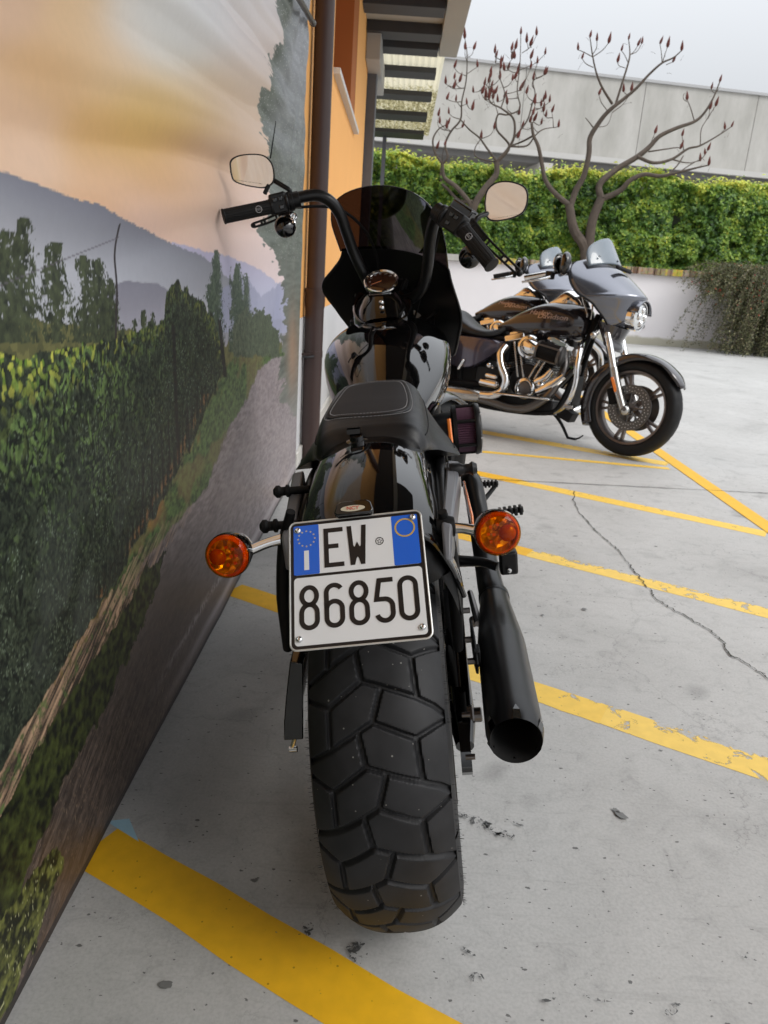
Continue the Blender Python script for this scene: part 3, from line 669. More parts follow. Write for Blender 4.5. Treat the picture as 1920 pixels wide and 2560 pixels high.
gap = np.clip(1-np.abs(X-xb+15-(n_m-.5)*14)/10, 0, 1)*((Y > 850) & (Y < 1290)); stems = np.clip((np.sin(X*0.62+1.2*np.sin(X*.13))-.05)*4, 0, 1)
put(gap*(1-stems)*np.clip((n_m-.42)*7, 0, 1)*np.clip((n_f-.35)*6, 0, 1), C3(150, 102, 60), 0.6)
put(np.clip(1-np.abs(X-xb+24)/26, 0, 1)*((Y > 840) & (Y < 1300))*stems, C3(30, 28, 27), 0.75)
v6 = below([(480, 730), (500, 690), (515, 672), (535, 664), (560, 668), (580, 690), (600, 730)], 2, (fbm(Yg*12, Zg*45, 78, 4)-0.5)*60)*(X+(n_m-.5)*14 > 496)*(X < 598)*(Y < 770+(n_m-.5)*20)
put(v6*(1-wt), lerp(C3(54, 64, 52), C3(98, 108, 86), np.clip(v4*.5+n_f*1.2-.4, 0, 1)))
# pale strip of road and the hem at the foot of the banner
hem = np.exp(-((Zg-0.062-0.004*np.sin(Yg*3))/0.016)**2)*np.clip((Yg-1.5)/0.8, 0, 1)
put(hem, C3(164, 158, 160), 0.7)
put(np.exp(-((Zg-0.135-0.01*np.sin(Yg*4))/0.012)**2)*np.clip((Yg-1.4)/0.5, 0, 1)*np.clip((3.2-Yg), 0, 1)*np.clip((n_f-.3)*3, 0, 1), C3(170, 166, 168), 0.55)
put((Zg < 0.028).astype(float), C3(46, 42, 42), 0.85)
put(np.clip((Yg-2.0)/1.4, 0, 1)*np.exp(-((Zg-0.28)/0.22)**2), C3(150, 146, 150), 0.35)
RGB = RGB*(0.975+0.05*n_f[..., None])
RGB = np.clip(RGB*1.22, 0, 0.90)
# cloth relief: folds running to the tied top corner, gentle sags elsewhere
dy, dz = 3.95-Yg, 2.45-Zg; th = np.arctan2(dz, dy); rr = np.hypot(dz, dy)
def ridge(v): return np.abs(np.sin(v))**1.6-0.45
fold = ridge(th*17+2.5*vnoise(th*4, rr*0.8, 5))*np.exp(-rr/0.9)*0.040
q = Zg-0.05*Yg+0.05*vnoise(Yg*1.3, Zg*2, 6)+0.02*np.sin(Yg*2.1); up_m = np.clip((Zg-0.98)*3.0, 0, 1)*np.clip((3.6-Yg)*1.5, 0.15, 1)
fold += 0.050*ridge(q*17+1.5*vnoise(Yg*0.8, Zg*1.5, 11))*up_m*np.clip(2.2*vnoise(Yg*0.9+3, Zg*3.0, 15)-.35, 0, 1)
fold += 0.009*ridge(q*40+2*vnoise(Yg*1.1, Zg*2, 12))*up_m*np.clip(2*vnoise(Yg*1.0, Zg*4, 16)-.5, 0, 1)
fold += 0.010*(fbm(Yg*1.5, Zg*1.1, 14, 3)-0.5)+0.002*(vnoise(Yg*7, Zg*1.2, 17)-0.5)
XX = np.clip(-0.4965+0.62*fold, -0.509, -0.476)
verts = np.stack([XX, Yg, Zg], -1).reshape(-1, 3)
nr, ncl = Yg.shape
idx = np.arange(nr*ncl).reshape(nr, ncl)
faces = np.stack([idx[:-1, :-1], idx[:-1, 1:], idx[1:, 1:], idx[1:, :-1]], -1).reshape(-1, 4)
me = bpy.data.meshes.new('banner'); me.vertices.add(len(verts)); me.vertices.foreach_set('co', verts.ravel())
me.loops.add(faces.size); me.loops.foreach_set('vertex_index', faces.ravel().astype(np.int32))
me.polygons.add(len(faces)); me.polygons.foreach_set('loop_start', np.arange(0, faces.size, 4, dtype=np.int32))
me.update(calc_edges=True); me.validate()
ca = me.color_attributes.new('print', 'FLOAT_COLOR', 'POINT')
ca.data.foreach_set('color', np.concatenate([RGB.reshape(-1, 3), np.ones((nr*ncl, 1))], 1).astype(np.float32).ravel())
me.shade_smooth()
m, t, b = new_mat('printed_banner_cloth'); at = t.nodes.new('ShaderNodeAttribute'); at.attribute_name = 'print'
t.links.new(at.outputs['Color'], b.inputs['Base Color']); b.inputs['Roughness'].default_value = 0.5; b.inputs['Specular IOR Level'].default_value = 0.35
me.materials.append(m)
ban = bpy.data.objects.new('printed_banner', me); col.objects.link(ban)
tag(ban, 'large wrinkled banner printed with a vineyard lane, poplars and hills at sunset', 'banner')

# ------------------------------------------------------------------ garden wall, hedge, warehouse
wl = empty('garden_wall', (3, 15.5, 0)); tag(wl, 'pale rendered boundary wall with a mossy brick coping under the hedge', 'wall')
def rendered():
    m, t, b = new_mat('rendered_wall'); N, L = t.nodes, t.links
    tc = N.new('ShaderNodeTexCoord'); sx = N.new('ShaderNodeSeparateXYZ'); L.new(tc.outputs['Object'], sx.inputs[0])
    n = N.new('ShaderNodeTexNoise'); n.inputs['Scale'].default_value = 1.8; n.inputs['Detail'].default_value = 8; n.inputs['Roughness'].default_value = 0.7; L.new(tc.outputs['Object'], n.inputs['Vector'])
    m1 = N.new('ShaderNodeMath'); m1.operation = 'MULTIPLY_ADD'; m1.inputs[1].default_value = -0.26; L.new(n.outputs['Fac'], m1.inputs[0]); L.new(sx.outputs[2], m1.inputs[2])
    r = N.new('ShaderNodeValToRGB'); e = r.color_ramp.elements; e[0].position = -0.0; e[0].color = (0.44, 0.42, 0.34, 1); e[1].position = 0.05; e[1].color = (0.78, 0.75, 0.76, 1)
    L.new(m1.outputs[0], r.inputs[0]); 
    r2 = N.new('ShaderNodeValToRGB'); r2.color_ramp.elements[0].color = (0.9, 0.9, 0.9, 1); r2.color_ramp.elements[1].color = (1, 1, 1, 1); L.new(n.outputs['Fac'], r2.inputs[0])
    mx = N.new('ShaderNodeMix'); mx.data_type = 'RGBA'; mx.blend_type = 'MULTIPLY'; mx.inputs[0].default_value = 1; L.new(r.outputs[0], mx.inputs[6]); L.new(r2.outputs[0], mx.inputs[7])
    L.new(mx.outputs[2], b.inputs['Base Color']); b.inputs['Roughness'].default_value = 0.85
    return m
g = G(); g.box((7, 0.15, 0.68), (24, 0.3, 1.36)); g.ob('wall_body', rendered(), wl, smooth=False)
def bricks():
    m, t, b = new_mat('mossy_coping'); N, L = t.nodes, t.links
    tc = N.new('ShaderNodeTexCoord'); w_ = N.new('ShaderNodeTexVoronoi'); mp = N.new('ShaderNodeMapping'); mp.inputs['Scale'].default_value = (8.5, 0.01, 0.01); L.new(tc.outputs['Object'], mp.inputs[0]); L.new(mp.outputs[0], w_.inputs['Vector']); w_.inputs['Scale'].default_value = 1
    sc_ = N.new('ShaderNodeSeparateColor'); L.new(w_.outputs['Color'], sc_.inputs[0])
    r = N.new('ShaderNodeValToRGB'); e = r.color_ramp.elements; e[0].position = 0; e[0].color = (0.13, 0.08, 0.05, 1); e[1].position = 1; e[1].color = (0.42, 0.33, 0.06, 1)
    for p, c in ((0.3, (0.30, 0.22, 0.14)), (0.5, (0.35, 0.30, 0.22)), (0.7, (0.24, 0.19, 0.08)), (0.85, (0.5, 0.40, 0.08))):
        q = e.new(p); q.color = (*c, 1)
    L.new(sc_.outputs[0], r.inputs[0])
    n = N.new('ShaderNodeTexNoise'); n.inputs['Scale'].default_value = 20; L.new(tc.outputs['Object'], n.inputs['Vector'])
    mx = N.new('ShaderNodeMix'); mx.data_type = 'RGBA'; mx.blend_type = 'OVERLAY'; mx.inputs[0].default_value = 0.6; L.new(r.outputs[0], mx.inputs[6]); L.new(n.outputs['Color'], mx.inputs[7])
    L.new(mx.outputs[2], b.inputs['Base Color']); b.inputs['Roughness'].default_value = 0.9; return m
random.seed(3); g = G(); x = -1.2
while x < 12: 
    wd = random.uniform(0.10, 0.13); g.box((x-0.0, -0.0+0.12, 1.42+random.uniform(-.004, .004)), (wd-0.008, 0.40+random.uniform(-.01, .01), 0.125)); x += wd
g.ob('coping', bricks(), wl, smooth=False, bevel=0.006)
g = G(); g.box((-2.6, 0.13, 1.43), (2.6, 0.44, 0.12)); g.ob('coping_slab', pm('coping_concrete', (0.42, 0.41, 0.38), 0.85, var=0.15, vscale=8), wl, smooth=False)
pw = ony(1285.5*0+(1080+1285*.4099)/KD, (560+625*.4099)/KD, 15.49)
o = empty('drain_hole', tuple(pw)); 
g = G(); g.lathe((0, 0.0, 0), (0, -1, 0), [(-0.05, 0.001), (-0.05, 0.03), (0.015, 0.03), (0.015, 0.037), (0, 0.037)], 20); oo = g.ob('pipe_stub', M['matte'], o)
tag(o, 'small round black pipe end in the pale wall beside the headlamp', 'pipe')

def leaf_mat(name, stops, rough=0.45, transl=0.3):
    m, t, b = new_mat(name); N, L = t.nodes, t.links
    at = N.new('ShaderNodeAttribute'); at.attribute_name = 'tone'; r = N.new('ShaderNodeValToRGB'); e = r.color_ramp.elements
    e[0].position, e[0].color = stops[0][0], (*stops[0][1], 1); e[1].position, e[1].color = stops[-1][0], (*stops[-1][1], 1)
    for p, c in stops[1:-1]:
        q = e.new(p); q.color = (*c, 1)
    L.new(at.outputs['Fac'], r.inputs[0]); L.new(r.outputs[0], b.inputs['Base Color']); b.inputs['Roughness'].default_value = rough
    if transl:
        tr = N.new('ShaderNodeBsdfTranslucent'); L.new(r.outputs[0], tr.inputs[0]); ms = N.new('ShaderNodeMixShader'); ms.inputs[0].default_value = transl
        out = [x for x in N if x.type == 'OUTPUT_MATERIAL'][0]
        L.new(b.outputs[0], ms.inputs[1]); L.new(tr.outputs[0], ms.inputs[2]); L.new(ms.outputs[0], out.inputs[0])
    return m
def leaves(name, P, N_, size, tone, mat, parent, ratio=0.5, seed=0):
    """P: centres, N_: normals (numpy); each leaf a folded diamond of 4 triangles-ish quads"""
    rg = np.random.RandomState(seed); n = len(P)
    N_ = N_/np.linalg.norm(N_, axis=1, keepdims=True)
    a = rg.normal(size=(n, 3)); a -= (a*N_).sum(1, keepdims=True)*N_; a /= np.linalg.norm(a, axis=1, keepdims=True)+1e-9
    b = np.cross(N_, a); s = size*(0.65+0.7*rg.rand(n))[:, None]
    base = P-a*s*0.5; tip = P+a*s*0.5; l = P+b*s*ratio*0.5+N_*s*0.08-a*s*0.05; r = P-b*s*ratio*0.5+N_*s*0.08-a*s*0.05
    V = np.stack([base, r, tip, l], 1).reshape(-1, 3)
    me = bpy.data.meshes.new(name); me.vertices.add(4*n); me.vertices.foreach_set('co', V.ravel())
    i = np.arange(n)*4; T = np.stack([i, i+1, i+2, i, i+2, i+3], 1).reshape(-1)
    me.loops.add(6*n); me.loops.foreach_set('vertex_index', T.astype(np.int32)); me.polygons.add(2*n); me.polygons.foreach_set('loop_start', np.arange(0, 6*n, 3, dtype=np.int32))
    me.update(calc_edges=True)
    ca = me.attributes.new('tone', 'FLOAT', 'POINT'); ca.data.foreach_set('value', np.repeat(tone, 4).astype(np.float32))
    me.materials.append(mat); o = bpy.data.objects.new(name, me); col.objects.link(o); o.parent = parent; return o
hd = empty('hedge', (3, 16.0, 1.4)); tag(hd, 'long clipped evergreen hedge with fresh yellow-green tops above the boundary wall', 'hedge')
rg = np.random.RandomState(5); n = 88000
hx = rg.uniform(-4.6, 6.5, n); 
top = 1.70+0.06*np.sin(hx*1.3)+0.05*np.sin(hx*3.7+1)+0.07*vnoise(hx*2.5, hx*0, 3)+0.05*vnoise(hx*9, hx*0, 4)
face = rg.rand(n) < 0.72
hz = np.where(face, rg.uniform(0.02, 1, n)*top, top-np.abs(rg.normal(0, 0.05, n)))
front = -0.28+0.16*(fbm(hx*1.6, hz*1.6, 9, 3)-0.5)*2+0.30*np.clip(fbm(hx*5, hz*5, 29, 3)-0.5, 0, 1)*2
front = front+0.12*np.exp(-((hx-2.4)/0.3)**2-((hz-0.9)/0.35)**2)     # thin spot
hy = np.where(face, front+np.abs(rg.normal(0, 0.07, n)), rg.uniform(-0.25, 1.0, n))
tuft = (~face) & (rg.rand(n) < 0.25); hz = np.where(tuft, hz+np.abs(rg.normal(0, 0.07, n)), hz)
P = np.stack([hx, hy, hz], 1); Nn = np.stack([rg.normal(0, .55, n), -np.where(face, 1.0, 0.3)+rg.normal(0, .4, n), np.where(face, 0.5, 1.1)+rg.normal(0, .4, n)], 1)
tone = np.clip(0.42+0.30*rg.randn(n)*0.6+0.5*np.clip((hz-top+0.22)/0.25, 0, 1)+0.9*(fbm(hx*4, hz*5, 19, 3)-0.5), 0, 1)
leaves('foliage', P, Nn, 0.082, tone, leaf_mat('hedge_leaf', [(0, (0.025, 0.07, 0.012)), (0.3, (0.085, 0.19, 0.028)), (0.6, (0.24, 0.38, 0.05)), (0.85, (0.42, 0.52, 0.07)), (1, (0.66, 0.66, 0.10))]), hd, 0.55, 7)
g = G(); g.box((0.9, 0.45, 0.80), (11.0, 0.9, 1.5)); g.ob('branches', pm('hedge_inner_shade', (0.012, 0.016, 0.006), 0.9), hd, smooth=False)  # solid box; the hedge's inner shade put into its near-black colour

# weeping shrub at the right end of the wall
sh = empty('weeping_shrub', (7.2, 14.6, 0)); tag(sh, 'drooping cotoneaster shrub with red berries spilling over the right end of the wall', 'shrub')
rg = np.random.RandomState(12); LP, LN_, LT, BP = [], [], [], []
g = G()
for k in range(560):
    sx0 = rg.uniform(-0.9, 1.5); p = np.array([sx0, rg.uniform(0.3, 0.8), rg.uniform(1.3, 1.55)+0.12*rg.rand()])
    d = np.array([-0.9+rg.normal(0, .5)-0.3*(sx0 < -.3), -0.9+rg.normal(0, .3), 0.35*rg.rand()]); d *= 0.05; pts = [tuple(p)]
    L_ = rg.randint(12, 34) if sx0 > -0.35 else rg.randint(6, 16)
    for i in range(L_):
        d[2] -= 0.0042+0.002*rg.rand(); d[:2] *= 0.94; d[:2] += rg.normal(0, .004, 2); p = p+d
        if p[2] < 0.03: break
        pts.append(tuple(p))
        for q in range(10):
            o_ = rg.normal(0, 0.035, 3); LP.append(p+o_); LN_.append(rg.normal(0, 1, 3)+np.array([0, -.6, .6])); LT.append(np.clip(0.3+0.28*rg.randn(), 0, 1))
        if rg.rand() < 0.10*(p[2] > 0.7): BP.append(p+rg.normal(0, .03, 3))
    if len(pts) > 3: g.tube(pts[::3]+[pts[-1]], [0.006, 0.0015], 4, 1)
leaves('foliage', np.array(LP), np.array(LN_), 0.042, np.array(LT), leaf_mat('shrub_leaf', [(0, (0.05, 0.06, 0.025)), (0.4, (0.14, 0.15, 0.065)), (0.7, (0.25, 0.23, 0.12)), (1, (0.38, 0.32, 0.18))]), sh, 0.45, 3)
M['bark'] = pm('bark', (0.13, 0.095, 0.075), 0.85, var=0.3, vscale=30, bump=0.4, bscale=60)
g.ob('stems', M['bark'], sh)
g = G()
for p in BP: g.sphere(tuple(p), 0.013, seg=6, rings=4)
tag(g.ob('berries', pm('berry', (0.35, 0.04, 0.02), 0.4), sh), kind='stuff')
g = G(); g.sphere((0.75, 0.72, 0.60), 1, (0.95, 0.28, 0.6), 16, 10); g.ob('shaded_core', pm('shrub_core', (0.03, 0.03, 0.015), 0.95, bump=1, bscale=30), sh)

# warehouse
wh = empty('warehouse', (0.95, 32, 0)); wh.rotation_euler = (0, 0, R(9.9)); tag(wh, 'long concrete panel warehouse with an overhanging upper band beyond the hedge', 'building')
def precast():
    m, t, b = new_mat('precast_panel'); N, L = t.nodes, t.links
    tc = N.new('ShaderNodeTexCoord'); mp = N.new('ShaderNodeMapping'); mp.inputs['Scale'].default_value = (1, 1, 0.35); L.new(tc.outputs['Object'], mp.inputs[0])
    n = N.new('ShaderNodeTexNoise'); n.inputs['Scale'].default_value = 0.9; n.inputs['Detail'].default_value = 8; n.inputs['Roughness'].default_value = 0.65; L.new(mp.outputs[0], n.inputs['Vector'])
    r = N.new('ShaderNodeValToRGB'); e = r.color_ramp.elements; e[0].position = 0.3; e[0].color = (0.34, 0.33, 0.30, 1); e[1].position = 0.66; e[1].color = (0.50, 0.485, 0.455, 1); L.new(n.outputs['Fac'], r.inputs[0])
    L.new(r.outputs[0], b.inputs['Base Color']); b.inputs['Roughness'].default_value = 0.85; return m
pc = precast()
for i, (x0, x1) in enumerate([(-6, -1.2), (-1.2, 3.4), (3.4, 8.37), (8.37, 13.3), (13.3, 18.3), (18.3, 24)]):
    g = G(); g.box(((x0+x1)/2, 0, 7.42), (x1-x0-0.02, 0.3, 2.9)); g.ob('upper_panel', pc, wh, smooth=False, bevel=0.01)
g = G(); g.box((9, 0.05, 7.3), (30, 0.3, 2.7)); g.ob('joint_backing', pm('joint_grey', (0.30, 0.29, 0.28), 0.8), wh, smooth=False)
g = G(); g.box((9, -0.06, 5.92), (30, 0.5, 0.20)); g.ob('lower_lip', pm('lip_concrete', (0.50, 0.49, 0.47), 0.8, var=0.05), wh, smooth=False)
g = G(); g.box((9, -0.03, 8.90), (30, 0.4, 0.10)); g.ob('parapet_flashing', pm('flashing', (0.40, 0.40, 0.40), 0.5), wh, smooth=False)
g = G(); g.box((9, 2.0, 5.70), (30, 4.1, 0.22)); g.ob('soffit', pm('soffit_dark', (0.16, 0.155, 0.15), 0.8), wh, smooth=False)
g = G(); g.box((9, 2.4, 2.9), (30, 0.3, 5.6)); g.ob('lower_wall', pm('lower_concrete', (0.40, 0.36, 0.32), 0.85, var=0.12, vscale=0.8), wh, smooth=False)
for x in (4.6, 9.6, 14.4):
    g = G(); g.box((x, 1.0, 5.36), (0.55, 2.6, 0.50)); g.ob('bracket_beam', pm('beam_concrete', (0.50, 0.48, 0.44), 0.8), wh, smooth=False)
for x in (0.8, 5.6, 7.6, 11.9, 15.6):
    g = G(); g.box((x, 2.2, 2.8), (0.12, 0.12, 5.6)); g.ob('wall_joint', pm('joint_dark', (0.07, 0.065, 0.06), 0.9), wh, smooth=False)

# ------------------------------------------------------------------ bare trees with red cones
def CT(x, y, yw): return Vector(ony((1040+x*.5304)/KD, (y*.5304)/KD, yw))
M['cone'] = pm('dry_seed_cone', (0.10, 0.025, 0.018), 0.85, var=0.4, vscale=60)
M['bark2'] = pm('grey_brown_bark', (0.085, 0.066, 0.052), 0.9, var=0.5, vscale=9, bump=0.9, bscale=35)
def sumac(name, label, origin, y0, limbs, tips, seed):
    random.seed(seed); root = empty(name, origin); tag(root, label, 'tree', 'bare trees in front of the hedge')
    gt, gb = G(), G(); nodes = []; cones = []
    O_ = Vector(origin)
    for li, (pts, r0, r1, cone, dy) in enumerate(limbs):
        P = []
        for i, (x, y) in enumerate(pts):
            P.append(CT(x, y, y0+dy[0]+(dy[1]-dy[0])*i/max(1, len(pts)-1))-O_)
        P = [p+Vector((random.uniform(-.01, .01), random.uniform(-.02, .02), random.uniform(-.01, .01))) if 0 < i < len(P)-1 else p for i, p in enumerate(P)]
        (gt if li < 2 else gb).tube([tuple(p) for p in P], [r0*1.05, (r0+r1)*.54, r1*1.1], 9, 5)
        pc_ = cat([tuple(p) for p in P], 3); nodes += [Vector(p) for p in pc_[len(pc_)//3:]]
        if cone: tips = tips+[(pts[-1][0], pts[-1][1], y0+dy[1])]
    for (x, y, *yy_) in tips:
        tip = CT(x, y, yy_[0] if yy_ else y0+random.uniform(-.5, .5))-O_
        near = min(nodes, key=lambda q: (q-tip).length+0.8*max(0, q.z-tip.z+0.05))
        if (near-tip).length > 0.03:
            mid = near.lerp(tip, 0.55)+Vector((random.uniform(-.04, .04), random.uniform(-.05, .05), -0.10*(near-tip).length))
            gb.tube([tuple(near), tuple(mid), tuple(tip)], [0.009, 0.005], 5, 4)
            for q in cat([tuple(near), tuple(mid), tuple(tip)], 3)[1:]: nodes.append(Vector(q))
        s = random.uniform(0.8, 1.25); ax = Vector((random.uniform(-.2, .35), random.uniform(-.3, .3), 1)).normalized()
        cones.append((tip-ax*0.01, ax, s))
        for _k in range(1):
            b0 = tip-ax*random.uniform(.05, .22); dd_ = Vector((random.uniform(-1, 1), random.uniform(-1, 1), random.uniform(0, .9))).normalized()*random.uniform(.06, .16)
            gb.tube([tuple(b0), tuple(b0+dd_*.6+Vector((0, 0, .01))), tuple(b0+dd_)], [.0032, .0015], 4, 2)
    gt.ob('trunk', M['bark2'], root); gb.ob('branches', M['bark2'], root)
    gc = G(); gc.lathe((0, 0, 0), (0, 0, 1), [(0, .006), (0.02, .022), (0.05, .026), (0.09, .019), (0.125, .009), (0.15, .002)], 7)
    c0 = gc.ob('seed_cone', M['cone'], root)
    for i, (p, ax, s) in enumerate(cones[:100]):
        c = c0 if i == 0 else c0.copy()
        if i: col.objects.link(c); c.parent = root
        c.location = p; c.rotation_mode = 'QUATERNION'; c.rotation_quaternion = ax.to_track_quat('Z', 'Y'); c.scale = (s, s, s)
    return root
rt_l = [([(800, 1235), (795, 1160), (745, 1085), (722, 965)], .105, .075, 0, (0, 0)), ([(800, 1230), (815, 1150), (832, 1040), (872, 935)], .10, .075, 0, (0, 0)),
 ([(722, 965), (660, 920), (612, 850), (590, 770), (575, 690), (552, 640), (545, 580)], .05, .022, 0, (0, -.2)),
 ([(552, 640), (500, 670), (440, 690)], .02, .012, 0, (-.1, .2)),
 ([(728, 975), (755, 900), (790, 830), (815, 730), (822, 650), (850, 595), (892, 540), (940, 500), (985, 465), (1040, 415), (1100, 350), (1160, 300), (1210, 272), (1252, 238)], .06, .008, 1, (0, -.5)),
 ([(1160, 300), (1158, 250), (1150, 205)], .008, .005, 1, (-.4, -.4)), ([(1160, 300), (1172, 260), (1185, 222)], .008, .005, 1, (-.4, -.3)), ([(1180, 305), (1210, 292)], .007, .005, 1, (-.4, -.3)),
 ([(940, 495), (970, 400), (1000, 290), (1008, 240), (1002, 185)], .022, .007, 1, (-.2, .2)), ([(1008, 260), (1028, 240), (1045, 215)], .007, .005, 1, (.2, .2)), ([(1008, 258), (1040, 245), (1064, 205)], .007, .005, 1, (.2, .3)),
 ([(1000, 295), (980, 262), (968, 238)], .007, .005, 1, (.2, .1)), ([(985, 320), (955, 312), (950, 292)], .007, .005, 1, (.2, .1)),
 ([(925, 490), (882, 420), (850, 350), (832, 265), (820, 175)], .024, .007, 1, (-.2, -.5)), ([(834, 255), (848, 225), (853, 192)], .007, .005, 1, (-.5, -.5)), ([(834, 268), (880, 235), (908, 202)], .008, .005, 1, (-.5, -.6)),
 ([(832, 268), (790, 248), (764, 235)], .008, .005, 1, (-.5, -.4)), ([(836, 318), (800, 300), (782, 275)], .008, .005, 1, (-.5, -.4)), ([(900, 520), (875, 480), (862, 445)], .008, .005, 1, (-.2, -.1)),
 ([(840, 610), (818, 580), (798, 555)], .012, .006, 0, (0, -.1)), ([(850, 600), (900, 590), (925, 530)], .007, .004, 0, (0, .1)),
 ([(872, 935), (865, 870), (940, 800), (1042, 738), (1100, 690), (1150, 642), (1230, 602), (1312, 570), (1360, 530), (1402, 460), (1432, 385)], .065, .010, 1, (0, .5)),
 ([(1312, 570), (1292, 510), (1278, 470)], .010, .006, 1, (.4, .4)), ([(1278, 480), (1262, 465), (1262, 445), (1270, 440)], .006, .004, 0, (.4, .4)), ([(1410, 440), (1398, 430), (1392, 418)], .006, .004, 1, (.5, .5)),
 ([(1340, 685), (1345, 610), (1375, 550), (1384, 515)], .009, .005, 1, (.3, .3)), ([(1375, 560), (1400, 520), (1412, 500)], .008, .005, 1, (.3, .3)),
 ([(885, 935), (960, 900), (1010, 850), (1080, 820), (1150, 832), (1240, 812), (1320, 790), (1380, 778)], .055, .009, 1, (0, -.6)),
 ([(1042, 738), (1120, 768), (1210, 752), (1280, 705), (1340, 685), (1420, 640), (1487, 597)], .032, .008, 1, (0, .3)), ([(1440, 625), (1456, 608)], .006, .005, 1, (.3, .3)),
 ([(1095, 715), (1170, 705), (1230, 695), (1246, 700)], .014, .006, 1, (.1, .1)), ([(1262, 720), (1258, 670), (1254, 640)], .009, .005, 1, (.2, .2)), ([(1105, 680), (1115, 655), (1126, 628)], .008, .005, 1, (0, 0)),
 ([(1180, 830), (1230, 780), (1260, 735)], .016, .010, 0, (-.3, .1)), ([(1210, 752), (1260, 765), (1300, 768)], .014, .007, 0, (.1, 0)), ([(1300, 765), (1340, 758)], .006, .004, 1, (0, 0)),
 ([(1240, 812), (1300, 770), (1350, 745), (1375, 708)], .010, .005, 1, (-.3, -.3)), ([(1200, 822), (1230, 830), (1255, 842)], .012, .005, 0, (-.3, -.3)), ([(1345, 750), (1355, 738), (1362, 728)], .005, .004, 1, (-.3, -.3))]
sumac('bare_tree', 'larger bare tree with two spreading crooked trunks behind the grey motorcycles', tuple(CT(800, 1240, 15.55)), 15.55, rt_l, [(1015, 430), (978, 432)], 21)
lt_l = [([(262, 1060), (262, 1000), (290, 935), (332, 880), (380, 820), (381, 762)], .075, .045, 0, (0, 0)), ([(262, 1000), (255, 960), (190, 880), (132, 835), (124, 770)], .05, .03, 0, (0, 0)),
 ([(268, 950), (205, 945), (150, 895), (120, 860), (118, 790)], .03, .02, 0, (0, .2)),
 ([(124, 770), (92, 720), (78, 660), (108, 610), (150, 585)], .024, .008, 1, (0, .2)), ([(124, 775), (150, 740), (140, 680), (165, 620), (208, 562), (215, 480), (236, 380), (240, 260), (230, 180)], .024, .006, 1, (0, -.2)),
 ([(240, 290), (232, 260), (232, 232)], .006, .004, 1, (-.2, -.2)), ([(240, 275), (262, 255), (272, 232)], .006, .004, 1, (-.2, -.1)), ([(238, 350), (265, 335), (290, 315)], .007, .004, 1, (-.1, -.1)), ([(236, 358), (200, 340), (180, 318)], .007, .004, 1, (-.1, -.1)),
 ([(381, 762), (330, 690), (300, 650), (250, 612), (208, 562)], .02, .010, 0, (0, -.2)), ([(381, 762), (340, 760), (280, 740), (278, 700), (305, 655)], .014, .008, 1, (0, .2)),
 ([(381, 762), (432, 700), (462, 640), (458, 560), (400, 512), (345, 470), (350, 340)], .03, .007, 1, (0, -.3)), ([(381, 770), (440, 690), (384, 610), (388, 540), (430, 540), (492, 510), (478, 430), (488, 300), (494, 160)], .022, .006, 1, (0, .4)),
 ([(462, 650), (520, 570), (545, 500), (560, 440), (555, 380), (605, 352)], .016, .006, 1, (0, .2)), ([(440, 690), (520, 690), (560, 640), (600, 610), (672, 598)], .018, .006, 1, (0, -.1)), ([(500, 250), (545, 215), (568, 165)], .007, .004, 1, (.3, .3)), ([(488, 330), (560, 300), (608, 255)], .008, .004, 1, (.3, .3)),
 ([(400, 512), (420, 440), (395, 360), (400, 300)], .012, .005, 1, (-.2, -.2)), ([(165, 620), (110, 600), (105, 545)], .008, .004, 1, (0, .1)), ([(350, 420), (330, 400), (322, 400)], .007, .004, 1, (-.1, 0))]
tp = [(140, 395), (205, 385), (180, 370), (270, 435), (178, 415), (188, 475), (145, 468), (240, 490), (265, 518), (155, 535), (112, 580), (145, 605), (218, 600), (375, 270), (432, 325), (452, 278), (355, 405), (358, 435), (465, 370), (455, 378), (490, 425), (540, 322), (480, 340), (552, 375), (600, 478), (630, 480),
      (640, 528), (612, 550), (520, 440), (330, 455), (310, 440), (415, 460), (385, 480), (372, 440), (395, 372), (540, 275), (572, 298), (522, 200), (537, 215), (468, 230), (450, 235), (555, 480), (590, 500), (600, 525), (536, 575), (555, 570), (610, 465), (590, 585), (345, 465), (362, 465), (430, 490), (485, 540), (500, 605), (478, 650), (368, 608), (305, 655), (135, 685), (98, 700), (405, 290), (400, 320), (497, 415), (610, 350), (348, 365), (326, 470), (560, 490), (550, 540)]
tp2 = [(min(640, max(100, x+random.gauss(0, 14))), max(170, y+random.gauss(0, 16))) for (x, y) in tp[13:60]]
sumac('bare_tree', 'smaller bare tree crowded with dark red seed cones above the tinted windshield', tuple(CT(262, 1065, 15.5)), 15.5, lt_l, [(x, y) for x, y in tp+tp2[:5]], 22)

# ------------------------------------------------------------------ main motorcycle (leans left on its stand)
MO = Vector((.10, 1.135, 0)); HD = R(1.0); LN = R(9.5)
mf = Vector((math.sin(HD), math.cos(HD), 0)); mr0 = Vector((math.cos(HD), -math.sin(HD), 0)); mz = Vector((0, 0, 1))
mr = mr0*math.cos(LN)+mz*math.sin(LN); mu = mz*math.cos(LN)-mr0*math.sin(LN)
MM = Matrix.Translation(MO) @ Matrix((mr, mf, mu)).transposed().to_4x4()
MMi = MM.inverted()
bk = empty('motorcycle', M=MM)
tag(bk, 'glossy black motorcycle seen from behind with fat rear tyre and number plate EW 86850', 'motorcycle')
def loc(px, py, s):
    """bike-local point seen at display pixel px,py lying in the cross-plane s"""
    r = ray(px, py); p0 = MO+mf*s; t = (p0-CP).dot(mf)/r.dot(mf); return MMi @ (CP+r*t)
def mirx(pts): return [(-p[0],)+tuple(p[1:]) for p in pts]

